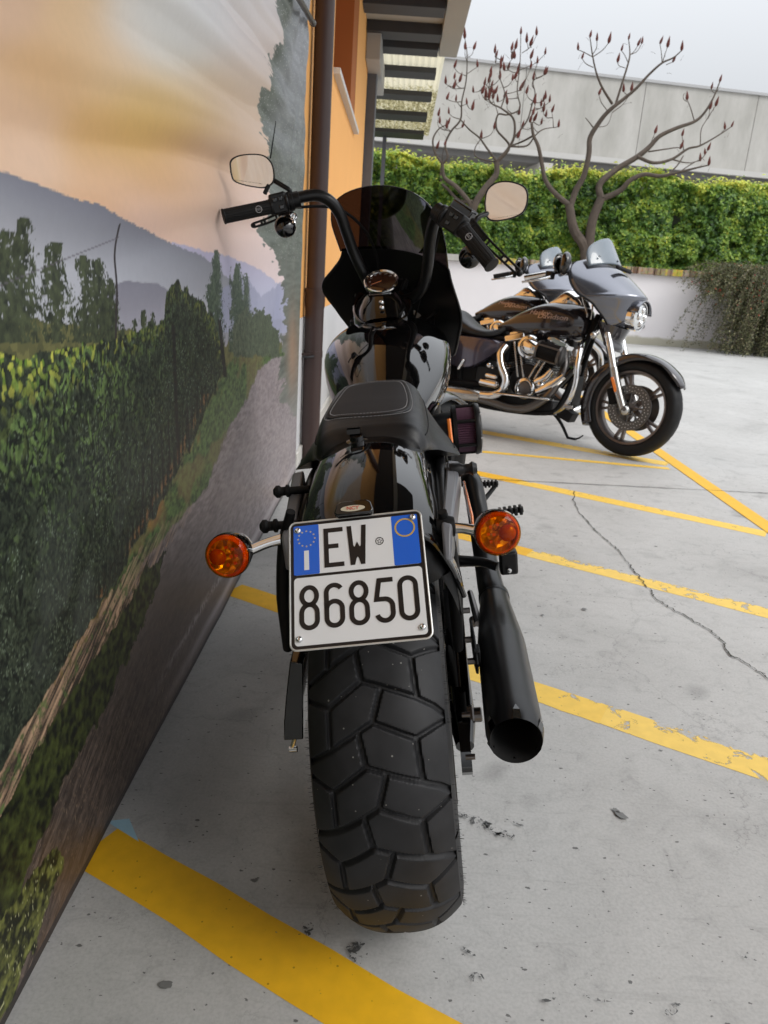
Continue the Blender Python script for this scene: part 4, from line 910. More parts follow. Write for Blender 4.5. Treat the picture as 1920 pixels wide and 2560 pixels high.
# rear tyre with cut tread
RT, WT = 0.329, 0.090
def tyre_profile(n):
    """(x, r, u) across the tread; u in -1..1 on the tread, beyond on the sidewalls"""
    out = []
    for i in range(n+1):
        u = -1+2*i/n; x = 0.0885*u; r = RT-0.036*abs(u)**2.7; out.append((x, r, u))
    return out
TX = -.004
segsA = [((-1.02, .14), (-.67, .30)), ((-.67, .30), (-.16, 0)), ((-.16, 0), (.60, .22)), ((.60, .22), (.85, .33)), ((.85, .33), (1.03, .47)),
         ((-1.03, .97), (-.67, .80)), ((-.67, .80), (-.03, .49)), ((-.03, .49), (.57, .71)), ((.57, .71), (1.03, .51)),
         ((.12, .085), (-.03, .49)), ((-.25, .595), (-.16, 1.0)), ((.57, .71), (.62, 1.22)), ((-.67, .30), (-.67, .80))]
NP_ = 18
def groove(u, t, wdt=0.0034):
    """u: -1..1 across, t: periods along"""
    per = 2*math.pi*RT/NP_; best = np.full(u.shape, 9.0)
    for (a, b) in segsA:
        for k in (-1, 0, 1):
            ax, ay = a[0]*0.0885, (a[1]+k)*per; bx, by = b[0]*0.0885, (b[1]+k)*per
            px, py = u*0.0885, (t % 1.0)*per; dx, dy = bx-ax, by-ay
            h = np.clip(((px-ax)*dx+(py-ay)*dy)/(dx*dx+dy*dy), 0, 1)
            best = np.minimum(best, np.hypot(px-ax-h*dx, py-ay-h*dy))
    return np.clip(1-(best-wdt*0.6)/(wdt*0.75), 0, 1)
def make_tyre(name, parent, cy, cz, Rr, hw, nseg, nacross, tread, rim_r, mat, drop=0.036, ph0=0.0):
    us = np.linspace(-1, 1, nacross+1); ang = np.arange(nseg)*2*math.pi/nseg
    U, A = np.meshgrid(us, ang); x = hw*U; r = Rr-drop*np.abs(U)**2.7
    if tread: 
        t = -(A/(2*math.pi))*NP_+ph0; gd = groove(U, t); r = r-gd*0.0072
    rows = [[(x[i, j], cy-r[i, j]*math.cos(ang[i]), cz+r[i, j]*math.sin(ang[i])) for j in range(nacross+1)] for i in range(nseg)]
    rows.append(rows[0])
    g = G(); g.grid(rows)
    side = [(hw, Rr-drop), (hw+.004, Rr-drop-.012), (hw+.006, Rr-drop-.030), (hw+.004, Rr-drop-.05), (hw-.006, rim_r+.018), (hw-.016, rim_r+.004), (hw-.022, rim_r-.006)]
    for sg in (1, -1):
        rr = []
        for i in range(0, nseg+1, max(1, nseg//120)):
            a = 2*math.pi*i/nseg; rr.append([(sg*sx, cy-q*math.cos(a), cz+q*math.sin(a)) for sx, q in side])
        g.grid(rr)
    return g
tg = make_tyre('tyre', bk, 0, RT, RT, 0.0955, 1120, 100, True, 0.203, None, ph0=0.15)
# moulding hairs along the shoulders
random.seed(2)
for sg in (1, -1):
    for k in range(150):
        a = random.uniform(0, 2*math.pi) if k > 90 else random.uniform(-0.7, 1.2); rr0 = RT-0.034-random.choice([0, .004, .03]); x0 = sg*(0.0955+(0.002 if rr0 > .29 else .006))
        p = (x0, -rr0*math.cos(a), RT+rr0*math.sin(a)); L_ = random.uniform(.003, .007)
        q = (x0+sg*L_, -(rr0+.001)*math.cos(a+random.uniform(-.008, .008)), RT+(rr0+.001)*math.sin(a))
        tg.tube([p, q], [.0004, .0002], 3, 1, caps=False)
def tyre_mat():
    m, t, b = new_mat('dusty_tyre_rubber'); N, L = t.nodes, t.links
    tc = N.new('ShaderNodeTexCoord'); n = N.new('ShaderNodeTexNoise'); n.inputs['Scale'].default_value = 24; n.inputs['Detail'].default_value = 7; L.new(tc.outputs['Object'], n.inputs['Vector'])
    r = N.new('ShaderNodeValToRGB'); e = r.color_ramp.elements; e[0].position = 0.3; e[0].color = (0.006, 0.006, 0.0068, 1); e[1].position = 0.72; e[1].color = (0.018, 0.018, 0.020, 1); L.new(n.outputs['Fac'], r.inputs[0])
    v = N.new('ShaderNodeTexVoronoi'); v.inputs['Scale'].default_value = 95; L.new(tc.outputs['Object'], v.inputs['Vector'])
    sp = N.new('ShaderNodeSeparateColor'); L.new(v.outputs['Color'], sp.inputs[0])
    m1 = N.new('ShaderNodeMath'); m1.operation = 'MULTIPLY'; m1.inputs[1].default_value = 0.13; L.new(sp.outputs[0], m1.inputs[0])
    lt_ = N.new('ShaderNodeMath'); lt_.operation = 'LESS_THAN'; L.new(v.outputs['Distance'], lt_.inputs[0]); L.new(m1.outputs[0], lt_.inputs[1])
    pk = N.new('ShaderNodeMath'); pk.operation = 'GREATER_THAN'; pk.inputs[1].default_value = 0.62; L.new(sp.outputs[1], pk.inputs[0])
    mm = N.new('ShaderNodeMath'); mm.operation = 'MULTIPLY'; L.new(lt_.outputs[0], mm.inputs[0]); L.new(pk.outputs[0], mm.inputs[1])
    mx = N.new('ShaderNodeMix'); mx.data_type = 'RGBA'; L.new(mm.outputs[0], mx.inputs[0]); L.new(r.outputs[0], mx.inputs[6]); mx.inputs[7].default_value = (0.22, 0.21, 0.19, 1)
    L.new(mx.outputs[2], b.inputs['Base Color']); b.inputs['Roughness'].default_value = 0.6; b.inputs['Specular IOR Level'].default_value = 0.4
    return m
M['tyre'] = tyre_mat()
rw = empty('rear_wheel'); rw.parent = bk
tg.ob('tyre', M['tyre'], rw, angle=35); rw.location = (-.005, 0, 0)
g = G(); g.lathe((0, 0, RT), (1, 0, 0), [(-.078, .207), (-.082, .200), (-.070, .188), (-.03, .175), (.03, .175), (.070, .188), (.082, .200), (.078, .207)], 64)
g.lathe((0, 0, RT), (1, 0, 0), [(-.06, .03), (-.06, .05), (.06, .05), (.06, .03)], 32)
for k in range(5):
    a = 2*math.pi*k/5
    for d in (-.12, .12): g.tube([(0, .045*math.cos(a), RT+.045*math.sin(a)), (0, .178*math.cos(a+d), RT+.178*math.sin(a+d))], [.016, .013], 8, 1)
g.ob('rim', M['satin'], rw)
g = G(); g.lathe((0, 0, RT), (1, 0, 0), [(-.100, .205), (-.101, .206), (-.0975, .212), (-.097, .207)], 80); g.ob('rim_stripe', M['alu'], rw)
g = G(); g.lathe((0, 0, RT), (1, 0, 0), [(.098, .06), (.098, .145), (.103, .145), (.103, .06)], 48); g.ob('brake_disc', M['disc'], rw)
g = G(); g.cyl((.085, 0, RT), (.142, 0, RT), .011, seg=14); g.lathe((.128, 0, RT), (1, 0, 0), [(0, .002), (0, .021), (.013, .021), (.016, .017), (.016, .002)], 6); g.lathe((.144, 0, RT), (1, 0, 0), [(0, .013), (.012, .013), (.014, .011), (.014, 0.001)], 14); g.ob('axle_nut', M['dsteel'], rw, angle=25)

# swingarm: two rails each side with lugs
g = G()
for sg in (1, -1):
    X0 = .118*sg
    g.tube([(X0, -.055, .305), (X0, 0, .325), (X0, .10, .385), (X0+.004*sg, .28, .475), (X0, .52, .60)], [.016, .024, .021, .019, .018], 12, 6)
    g.tube([(X0, 0, .325), (X0, .25, .32), (X0*.9, .56, .33)], [.022, .020, .018], 12, 6)
    g.prism([(-.085, .275), (-.075, .262), (-.055, .262), (.03, .29), (.05, .35), (.02, .375), (-.03, .35), (-.075, .315)], lambda u, v, w_: (w_, u, v), X0-.009, X0+.009)
g.tube([(-.12, .50, .59), (.12, .50, .59)], .02, 12, 1)
g.ob('swingarm', M['gloss'], bk)
for q_ in (((.117, -.078, .30), (.133, -.078, .30)), ((.117, -.045, .36), (.131, -.045, .36))):
    g = G(); g.cyl(q_[0], q_[1], .005, seg=10); g.ob('adjuster_bolt', M['dsteel'], bk)
# belt guard on the left
bgp = [loc(613, 1600, -.06), loc(613, 1560, -.055), loc(618, 1500, -.05), loc(626, 1430, -.045), loc(655, 1432, -.045), loc(655, 1598, -.06)]
g = G(); n = len(bgp); off = Vector((0.0, .10, 0.01)); vs = [tuple(p) for p in bgp]+[tuple(p+off) for p in bgp]
g.add(vs, [tuple(range(n)), tuple(range(n, 2*n))[::-1]]+[(i, (i+1) % n, n+(i+1) % n, n+i) for i in range(n)]); g.ob('belt_guard', M['gloss'], bk, angle=30, bevel=.002)
g = G(); pb = loc(630, 1618, -.03); g.cyl(tuple(pb), tuple(pb+Vector((.012, 0, .03))), .004, seg=8); g.lathe(tuple(pb), (-1, 0, 0), [(-.01, .006), (.004, .006), (.004, 0.001)], 10); g.ob('guard_bolt', M['bolt'], bk)

# rear fender
fpath = [(.46, .792), (.36, .808), (.26, .818), (.15, .822), (.04, .818), (-.05, .806), (-.11, .790), (-.150, .770), (-.172, .748)]
fsec = [(0, 0), (.03, -.0015), (.052, -.0065), (.070, -.0155), (.085, -.030), (.094, -.048), (.104, -.075), (.116, -.115), (.126, -.165)]
fp = cat(fpath, 4); fs_ = cat([(a, b) for a, b in fsec], 3); rows = []
for i, (s_, h_) in enumerate(fp):
    a = np.array(fp[max(i-1, 0)]); b_ = np.array(fp[min(i+1, len(fp)-1)]); tdir = (b_-a)/np.linalg.norm(b_-a)       # pointing rearwards
    nrm = np.array([-tdir[1], tdir[0]]); nrm = nrm if nrm[1] > 0 else -nrm
    k_ = 1.0+0.06*max(0, -s_)/.17
    half = [(x*k_, s_+nrm[0]*(-(-z)*-1)*0+(z*nrm[0]*.55 if False else z*nrm[0]*0.6), h_+z*(0.4*nrm[1]+0.6)) for x, z in fs_]
    rows.append([(-x, y, z) for x, y, z in half[:0:-1]]+half)
g = G(); g.grid(rows); fen = g.ob('rear_fender', M['gloss'], bk, solid=.004, weld=True, angle=70)
lip = rows[-1]; g = G(); g.tube([lip[i] for i in range(0, len(lip), 2)]+[lip[-1]], .0045, 8, 1); g.ob('fender_bead', M['gloss'], bk)
# crease line across the tail and dark inner liner with lamp/plate mount
inn = [(x*.96, y+.012, z-.012) for x, y, z in rows[-3]]
g = G(); g.grid([inn, [(x*.95, y-.005, z-.03) for x, y, z in lip], [(x*.92, y-.012, .66) for x, y, z in lip]]); g.ob('tail_liner', M['matte'], bk, solid=.003)
# arch brackets either side of the plate
for sg in (1, -1):
    pts = [loc(955 if sg > 0 else 628, 1105, -.12), loc(972 if sg > 0 else 614, 1180, -.10), loc(984 if sg > 0 else 613, 1290, -.05), loc(990 if sg > 0 else 622, 1400, .02)]
    g = G(); g.tube([tuple(p) for p in pts], [.007, .010, .012, .009], 12, 5); g.ob('fender_brace', M['matte'], bk)

# side covers over the struts, with docking studs and reflectors
def cover(sg, top_, bot_):
    ti, to, bi, bo, tip = top_+bot_
    D = Vector((0, 0, -.052)); g = G()
    vs = [ti, to, bo, bi]; vs = [Vector(p) for p in vs]; tipv = Vector(tip)
    low = [p+D for p in vs]; g.add([tuple(p) for p in vs+low+[tipv+Vector((.004*sg, -.012, -.028)), tipv+Vector((-.006*sg, -.010, -.028))]],
        [(0, 1, 2, 3), (0, 4, 5, 1), (1, 5, 6, 2), (0, 3, 7, 4), (4, 7, 6, 5), (2, 8, 9, 3), (3, 9, 7), (2, 6, 8), (6, 7, 9, 8)])
    return g.ob('strut_cover', M['strut'], bk, bevel=.004, smooth=True, angle=30)
cover(1, [(.130, .17, .752), (.153, .17, .748)], [(.108, -.135, .736), (.123, -.135, .733), (.113, -.16, .72)])
cover(-1, [(-.128, .15, .762), (-.150, .15, .758)], [(-.104, -.135, .742), (-.124, -.135, .738), (-.112, -.16, .725)])
g = G(); g.box((.1565, .04, .708), (.004, .20, .022)); g.ob('side_reflector', M['refl'], bk, bevel=.002)
g = G(); p1, p2 = loc(969, 905, .62), loc(975, 960, .60); g.tube([tuple(p1), tuple(p2)], .005, 6, 1); g.ob('front_reflector', M['refl'], bk)
for (px, py, s_) in ((604, 1062, .03), (576, 1137, -.09)):
    p = loc(px, py, s_); g = G(); g.lathe(tuple(p), (1, 0, 0), [(-.010, .001), (-.010, .005), (-.005, .0105), (0, .0105), (.003, .0075), (.010, .0075), (.012, .0105), (.016, .0105), (.018, .0065), (.05, .0065)], 20); g.ob('docking_stud', M['matte'], bk)
for (px, py, s_) in ((1008, 1010+3, .12),):
    p = loc(px, py, s_); g = G(); g.lathe(tuple(p), (-1, 0, 0), [(-.018, .001), (-.018, .008), (-.010, .013), (-.004, .009), (.006, .009), (.012, .0125), (.03, .0125)], 20); g.ob('docking_stud', M['satin'], bk)

# turn signals
def signal(c, sg, inner):
    c = Vector(c); e = empty('turn_signal'); e.parent = bk
    ax = Vector((0.10*sg, -1, .12)).normalized()
    g = G(); g.lathe(c, ax, [(-.062, .002), (-.060, .010), (-.050, .019), (-.034, .027), (-.016, .0315), (-.003, .033), (.000, .033), (.001, .031)], 32); g.ob('housing', M['gloss'], e)
    g = G(); g.lathe(c, ax, [(0, .0318), (.005, .0324), (.010, .0316), (.0145, .028), (.018, .020), (.0195, .010), (.020, .0005)], 48); g.ob('lens', M['amberclear'], e)
    n = ax.orthogonal().normalized(); b_ = ax.cross(n); up_ = Vector((0, 0, 1)); lt2 = Vector((1, 0, 0))
    lt2 = (lt2-ax*lt2.dot(ax)).normalized(); up_ = (up_-ax*up_.dot(ax)).normalized()
    g = G(); rim_ = []
    for k in range(144):
        a = 2*math.pi*k/144; rim_.append((math.cos(a), math.sin(a), .0012 if k % 2 else 0))
    g.grid([[c+(n*x+b_*y)*(rr_-w_)+ax*dd for x, y, w_ in rim_] for rr_, dd in ((.0312, .002), (.0308, .008), (.0278, .0128), (.0262, .0118))], closed=True); g.ob('ribbed_rim', M['amberdeep'], e, smooth=False)
    g = G(); random.seed(5); rows = []
    for j, (rr_, dd) in enumerate(((.0290, .006), (.0225, -.001), (.015, -.006), (.008, -.009), (.0005, -.010))):
        rows.append([c+(n*math.cos(2*math.pi*(k+.5*(j % 2))/14)+b_*math.sin(2*math.pi*(k+.5*(j % 2))/14))*rr_+ax*(dd+random.uniform(-.0022, .0022)) for k in range(14)])
    g.grid(rows, closed=True); g.ob('reflector', M['amberfoil'], e, smooth=False)
    g = G()
    for (dx, dy) in [(-.010, .010), (.0, .013), (-.014, 0), (-.006, -.001), (-.011, -.011), (0, -.013)]:
        q = c+ax*.006+(lt2*dx*sg+up_*dy); m_ = Matrix((lt2, up_, ax)).transposed(); g.box(q, (.0042, .0042, .003), m_)
    g.ob('diodes', M['amberdeep'], e, smooth=False)
    g = G(); q = c+ax*.010+lt2*(.0125*sg)+up_*.000; g.sphere(tuple(q), .0125, (1, .62, 1)); g.ob('bulb_dome', M['amber2'], e)
    a = c-ax*.022-lt2*(.024*sg); g = G(); g.tube([tuple(a), tuple((a+Vector(inner))/2+Vector((0, 0, .002))), tuple(inner)], [.0085, .0075, .0085], 16, 4); g.ob('stalk', M['chrome'], e)
    return e
signal((-.201, -.15, .720), -1, (-.118, -.118, .728))
signal((.185, -.15, .721), 1, (.116, -.118, .722))
for sg in (1, -1):
    g = G(); g.lathe((.121*sg, -.118, .724), (sg, 0, 0), [(-.02, .014), (-.003, .017), (.006, .014), (.007, .008)], 18); g.ob('signal_mount', M['matte'], bk)

# number plate
pl_ = empty('number_plate'); pl_.parent = bk
pt = Vector((-.0085, -.188, .7725)); pdn = Vector((.004, -.127, -.126)).normalized(); prt = Vector((1, .012, .018)).normalized(); prt = (prt-pdn*prt.dot(pdn)).normalized(); pn = pdn.cross(prt).normalized()
if pn.z < 0: pn = -pn
def PP(x, y, w_=0): return pt+prt*((x-88.5)/1000)+pdn*(y/1000)+pn*(w_/1000)
def rrect(x0, y0, x1, y1, r, n=6):
    out = []
    for (cx, cy, a0) in ((x1-r, y0+r, -90), (x1-r, y1-r, 0), (x0+r, y1-r, 90), (x0+r, y0+r, 180)):
        for k in range(n+1):
            a = R(a0+90*k/n); out.append((cx+r*math.cos(a), cy+r*math.sin(a)))
    return out
def slab(name, poly, w0, w1, mat, parent=pl_): g = G(); g.prism(poly, PP, w0, w1); return g.ob(name, mat, parent, smooth=False)
slab('plate_frame', rrect(-1.5, -1.5, 178.5, 178.5, 9), -2.0, -0.2, M['alu'])
slab('black_border', rrect(0, 0, 177, 177, 8), -0.2, 0.0, M['pblack'])
g = G(); P_ = [PP(x, y, 0.4) for x, y in rrect(-1.0, -1.0, 178, 178, 9, 8)]; P_.append(P_[0]); g.tube([tuple(p) for p in P_], .0013, 8, 1, caps=False); g.ob('rim_edge', M['alu'], pl_)
slab('upper_field', rrect(4.5, 4.5, 172.5, 76.5, 4), 0.0, 0.8, M['white'])
slab('lower_field', rrect(4.5, 80.5, 172.5, 172.5, 5), 0.0, 0.8, M['white'])
slab('blue_band', rrect(4.5, 4.5, 39, 76.5, 2), 0.8, 0.95, M['blue'], pl_)
slab('blue_band', rrect(137.5, 4.5, 172.5, 76.5, 2), 0.8, 0.95, M['blue'], pl_)
slab('country_letter', [(18.5, 42), (25, 42), (25, 70), (18.5, 70)], 0.95, 1.1, M['white'])
g = G()
for k in range(12):
    a = 2*math.pi*k/12; cx, cy = 22+11.3*math.cos(a), 24.5+11.3*math.sin(a); P_ = []
    for j in range(10):
        r_ = 1.75 if j % 2 == 0 else 0.75; b_ = -math.pi/2+j*math.pi/5; P_.append((cx+r_*math.cos(b_), cy+r_*math.sin(b_)))
    g.prism(P_, PP, 0.95, 1.1)
g.ob('star_ring', M['star'], pl_, smooth=False)
def ring(cx, cy, r0, r1, w0, w1, n=40, rx=1.0):
    g = G(); a = [PP(cx+rx*r0*math.cos(2*math.pi*k/n), cy+r0*math.sin(2*math.pi*k/n), w1) for k in range(n+1)]; b_ = [PP(cx+rx*r1*math.cos(2*math.pi*k/n), cy+r1*math.sin(2*math.pi*k/n), w1) for k in range(n+1)]
    c_ = [PP(cx+rx*r1*math.cos(2*math.pi*k/n), cy+r1*math.sin(2*math.pi*k/n), w0) for k in range(n+1)]; d_ = [PP(cx+rx*r0*math.cos(2*math.pi*k/n), cy+r0*math.sin(2*math.pi*k/n), w0) for k in range(n+1)]
    return g.grid([d_, a, b_, c_])
ring(155, 23, 11.6, 13.8, .9, 1.2).ob('yellow_ring', M['gold'], pl_)
# embossed strokes
def stroke(g, pts, wd, w0=0.8, w1=1.5):
    P = []
    for p in pts:
        p = Vector(p)
        if not P or (p-P[-1]).length > 1e-4: P.append(p)
    closed = (P[0]-P[-1]).length < 1e-3
    if closed: P = P[:-1]
    n = len(P); L_, R_ = [], []
    for i, p in enumerate(P):
        a = P[(i-1) % n] if (closed or i > 0) else None; b_ = P[(i+1) % n] if (closed or i < n-1) else None
        d1 = (p-a).normalized() if a is not None else (b_-p).normalized(); d2 = (b_-p).normalized() if b_ is not None else d1
        n1 = Vector((-d1.y, d1.x)); n2 = Vector((-d2.y, d2.x)); mm = (n1+n2); mm = mm.normalized() if mm.length > 1e-6 else n1
        s_ = min(1/max(0.35, mm.dot(n1)), 2.4); L_.append(p+mm*(wd/2*s_)); R_.append(p-mm*(wd/2*s_))
    if closed: L_.append(L_[0]); R_.append(R_[0])
    g.grid([[PP(p.x, p.y, w0) for p in L_], [PP(p.x, p.y, w1) for p in L_], [PP(p.x, p.y, w1) for p in R_], [PP(p.x, p.y, w0) for p in R_]])
    if not closed:
        for i in (0, -1): g.add([PP(L_[i].x, L_[i].y, w0), PP(L_[i].x, L_[i].y, w1), PP(R_[i].x, R_[i].y, w1), PP(R_[i].x, R_[i].y, w0)], [(0, 1, 2, 3)])
def arc(cx, cy, rx, ry, a0, a1, n=14): return [(cx+rx*math.cos(R(a0+(a1-a0)*k/n)), cy+ry*math.sin(R(a0+(a1-a0)*k/n))) for k in range(n+1)]
SW = 6.2
def glyph(ch, x0, y0, w_, h_):
    g = G(); hw_ = SW/2; X0, X1, Y0, Y1 = x0+hw_, x0+w_-hw_, y0+hw_, y0+h_-hw_; cx = (X0+X1)/2; rx = (X1-X0)/2
    if ch == '0':
        stroke(g, arc(cx, Y0+rx, rx, rx, 180, 360)+arc(cx, Y1-rx, rx, rx, 0, 180)+[(X0, Y0+rx)], SW)
    if ch == '8':
        ym = y0+h_*0.44; r1 = rx*.96; stroke(g, arc(cx, (Y0+ym)/2, r1, (ym-Y0)/2, -90, 270, 28), SW)
        hb = Y1-ym; stroke(g, arc(cx, ym+rx*1.15, rx, rx*1.15, 180, 360)+arc(cx, Y1-rx, rx, rx, 0, 180)+[(X0, ym+rx*1.15)], SW)
    if ch == '6':
        ym = y0+h_*0.415; stroke(g, arc(cx, Y0+rx, rx, rx, -30, -180, 12)+[(X0, Y1-rx)]+arc(cx, Y1-rx, rx, rx, 180, 0, 14)+arc(cx, ym+rx, rx, rx, 0, -180, 14), SW)
    if ch == '5':
        ym = y0+h_*0.475; stroke(g, [(x0+w_-1, Y0), (X0+4.5, Y0), (X0, ym), (cx, ym)]+arc(cx, ym+rx, rx, rx, -85, 0, 8)+arc(cx, Y1-rx, rx, rx, 0, 168, 14), SW)
    if ch == 'E':
        stroke(g, [(x0+w_, Y0), (X0, Y0), (X0, Y1), (x0+w_+.5, Y1)], SW); ym = y0+h_*.47; stroke(g, [(X0, ym), (x0+w_*.75, ym)], SW)
    if ch == 'W':
        O_ = [(0, 0), (.235, 0), (.305, .50), (.335, .545), (.375, .545), (.5, .42), (.625, .545), (.665, .545), (.695, .50), (.765, 0), (1, 0), (.87, 1), (.65, 1), (.56, .84), (.5, .80), (.44, .84), (.35, 1), (.13, 1)]
        half = [(0, 0), (.235, 0), (.305, .50), (.335, .545), (.375, .545), (.5, .42), (.5, .80), (.44, .84), (.35, 1), (.13, 1)]
        for sg_ in (0, 1):
            q_ = [((1-x if sg_ else x)*w_+x0, y*h_+y0) for x, y in half]
            tri = [(0, 1, 2, 9), (2, 8, 9), (2, 3, 7, 8), (3, 4, 6, 7), (4, 5, 6)]
            g.add([PP(x, y, 1.5) for x, y in q_], tri); g.grid([[PP(x, y, .8) for x, y in q_+[q_[0]]], [PP(x, y, 1.5) for x, y in q_+[q_[0]]]])
    return g
for ch, x0 in (('E', 45.5), ('W', 77)): glyph(ch, x0, 12.5, 26, 57).ob('letter', M['pblack'], pl_, smooth=False)
for ch, x0 in zip('86850', (11, 43.5, 75.5, 108, 139)): glyph(ch, x0, 92, 26.5, 61).ob('letter', M['pblack'], pl_, smooth=False)
g = ring(120, 39, 4.6, 5.6, .8, 1.0, 20)
for k in range(10):
    a = 2*math.pi*k/10; g.prism([(120+5*math.cos(a)-1, 39+5*math.sin(a)-1), (120+5*math.cos(a)+1, 39+5*math.sin(a)-.6), (120+5*math.cos(a), 39+5*math.sin(a)+1)], PP, .8, 1.05)
P_ = []
for j in range(10):
    r_ = 3.4 if j % 2 == 0 else 1.5; b_ = -math.pi/2+j*math.pi/5; P_.append((120+r_*math.cos(b_), 39+r_*math.sin(b_)))
stroke(g, P_+[P_[0]], .6, .8, 1.0); g.ob('state_emblem', M['pblack'], pl_, smooth=False)
for (x, y) in ((10.5, 11.5), (166.5, 9.5), (10.5, 164), (166.5, 163)):
    g = G(); g.lathe(PP(x, y, .8), pn, [(0, .0046), (.0008, .0046), (.0022, .0042), (.0034, .003), (.0038, .0018), (.0026, .0016), (.0024, .0002)], 20); g.ob('plate_screw', M['bolt'], pl_)
# little plate lamp with oval badge
ql = empty('plate_lamp'); ql.parent = bk
Lp = lambda x, y, w_: pt+prt*((x-88.5)/1000)+pdn*(y/1000)+pn*(w_/1000)
g = G(); g.prism([(62, -4), (66, -17), (72, -21), (106, -21), (112, -17), (116, -4), (112, 0), (66, 0)], Lp, 0, 12); g.ob('lamp_body', M['gloss'], ql, bevel=.002)
g = G(); g.prism([(88+16.5*math.cos(2*math.pi*k/40), -8.2+4.4*math.sin(2*math.pi*k/40)) for k in range(40)], Lp, 12, 12.8); g.ob('oval_badge', M['cream'], ql, smooth=False)
def text_mesh(txt, size, extr, fn, name, mat, parent, align='CENTER', shear=0.0, xs=1.0):
    cu_ = bpy.data.curves.new('txt', 'FONT'); cu_.body = txt; cu_.size = size; cu_.extrude = extr; cu_.align_x = align; cu_.align_y = 'CENTER'; cu_.shear = shear; cu_.resolution_u = 3
    to = bpy.data.objects.new('txt', cu_); col.objects.link(to); dg = bpy.context.evaluated_depsgraph_get(); me = bpy.data.meshes.new_from_object(to.evaluated_get(dg)); bpy.data.objects.remove(to)
    me.name = name
    for v in me.vertices: v.co = fn(v.co.x*xs, v.co.y, v.co.z)
    me.materials.clear(); me.materials.append(mat); o = bpy.data.objects.new(name, me); col.objects.link(o); o.parent = parent; return o
text_mesh('NCY', .0082, .0004, lambda x, y, z: PP(88+x*1000, -8.2-y*1000*0.9, 13+z*1000), 'badge_letters', M['red'], ql, xs=1.0)

# seat
def sec(h): return [(0, h[0])]+list(h[1])
st = [(.090, [(0, .818), (.045, .818), (.066, .815), (.078, .808), (.084, .798), (.084, .790), (.078, .786), (0, .786)]),
      (.105, [(0, .838), (.048, .837), (.072, .832), (.087, .820), (.094, .803), (.094, .790), (.088, .784), (0, .784)]),
      (.135, [(0, .848), (.05, .847), (.076, .841), (.092, .827), (.101, .805), (.104, .790), (.10, .782), (0, .782)]),
      (.18, [(0, .856), (.05, .855), (.077, .849), (.094, .834), (.104, .808), (.112, .788), (.118, .770), (0, .77)]),
      (.23, [(0, .862), (.05, .861), (.077, .854), (.094, .838), (.107, .806), (.134, .772), (.158, .744), (0, .744)]),
      (.32, [(0, .868), (.05, .866), (.075, .859), (.091, .844), (.105, .81), (.130, .775), (.155, .738), (0, .73)]),
      (.39, [(0, .872), (.049, .870), (.073, .863), (.088, .847), (.103, .81), (.125, .77), (.150, .725), (0, .71)]),
      (.43, [(0, .871), (.046, .869), (.069, .861), (.083, .845), (.099, .81), (.12, .77), (.147, .72), (0, .70)]),
      (.455, [(0, .860), (.043, .858), (.064, .850), (.079, .833), (.096, .80), (.117, .765), (.143, .715), (0, .69)]),
      (.475, [(0, .825), (.04, .825), (.062, .820), (.078, .81), (.096, .79), (.117, .76), (.142, .71), (0, .69)]),
      (.50, [(0, .79), (.04, .79), (.065, .787), (.083, .78), (.10, .77), (.118, .75), (.14, .705), (0, .69)]),
      (.56, [(0, .772), (.04, .772), (.065, .77), (.085, .765), (.10, .757), (.112, .74), (.125, .71), (0, .69)]),
      (.64, [(0, .79), (.03, .79), (.05, .787), (.065, .782), (.075, .775), (.082, .765), (.085, .75), (0, .72)])]
rows = []
stt = []
for k in range(len(st)-1):
    for q in range(3):
        t_ = q/3; stt.append((st[k][0]*(1-t_)+st[k+1][0]*t_, [(a[0]*(1-t_)+b_[0]*t_, a[1]*(1-t_)+b_[1]*t_) for a, b_ in zip(st[k][1], st[k+1][1])]))
stt.append(st[-1])
for s_, hp in stt:
    half = cat(hp[:7], 4)+[hp[7]]; r_ = [(x, s_, z) for x, z in half]; rows.append(r_+[(-x, y, z) for x, y, z in r_[-2:0:-1]])
g = G(); g.grid(rows, closed=True, caps=True)
seat_o = g.ob('seat', M['leather'], bk, angle=50)
bvh_seat = BVHTree.FromPolygons([Vector(v) for v in g.v], [tuple(f) for f in g.f])
def drop(x, y, dz=0.0):
    h = bvh_seat.ray_cast(Vector((x, y, 1.2)), Vector((0, 0, -1))); return Vector((x, y, (h[0].z if h[0] else .85)+dz))
oc = []
ins = [(-.066, .160), (-.03, .152), (.02, .148), (.052, .154), (.068, .178), (.070, .24), (.066, .31), (.059, .37), (.045, .397), (0, .404), (-.045, .397), (-.060, .372), (-.068, .30), (-.075, .22), (-.076, .180)]
loop = cat(ins+[ins[0]], 6)[:-1]
rows = []
for k in range(9):
    f_ = 1-k/9.0
    rows.append([drop(x*f_+(-.002)*(1-f_), y*f_+.275*(1-f_), .0016) for x, y in loop])
rows.append([drop(-.002, .275, .0016)]*len(loop))
g = G(); g.grid(rows, closed=True); g.ob('seat_insert', M['insert'], seat_o)
g = G(); g.tube([tuple(drop(x*1.02, .275+(y-.275)*1.02, .0006)) for x, y in loop+[loop[0]]], .0022, 8, 1, caps=False); g.ob('piping', M['leather'], seat_o)
g = G()
for sc2 in (.955, 1.085):
    L2 = cat([(x*sc2, .275+(y-.275)*sc2) for x, y in loop[::3]]+[(loop[0][0]*sc2, .275+(loop[0][1]-.275)*sc2)], 8)
    for k in range(0, len(L2)-2, 2):
        a, b_ = Vector(L2[k]), Vector(L2[k+1]); a2 = a.lerp(b_, .1); b2 = a.lerp(b_, 1.15)
        g.tube([tuple(drop(a2.x, a2.y, .0018)), tuple(drop(b2.x, b2.y, .0018))], .0007, 4, 1)
g.ob('stitching', M['thread'], seat_o)
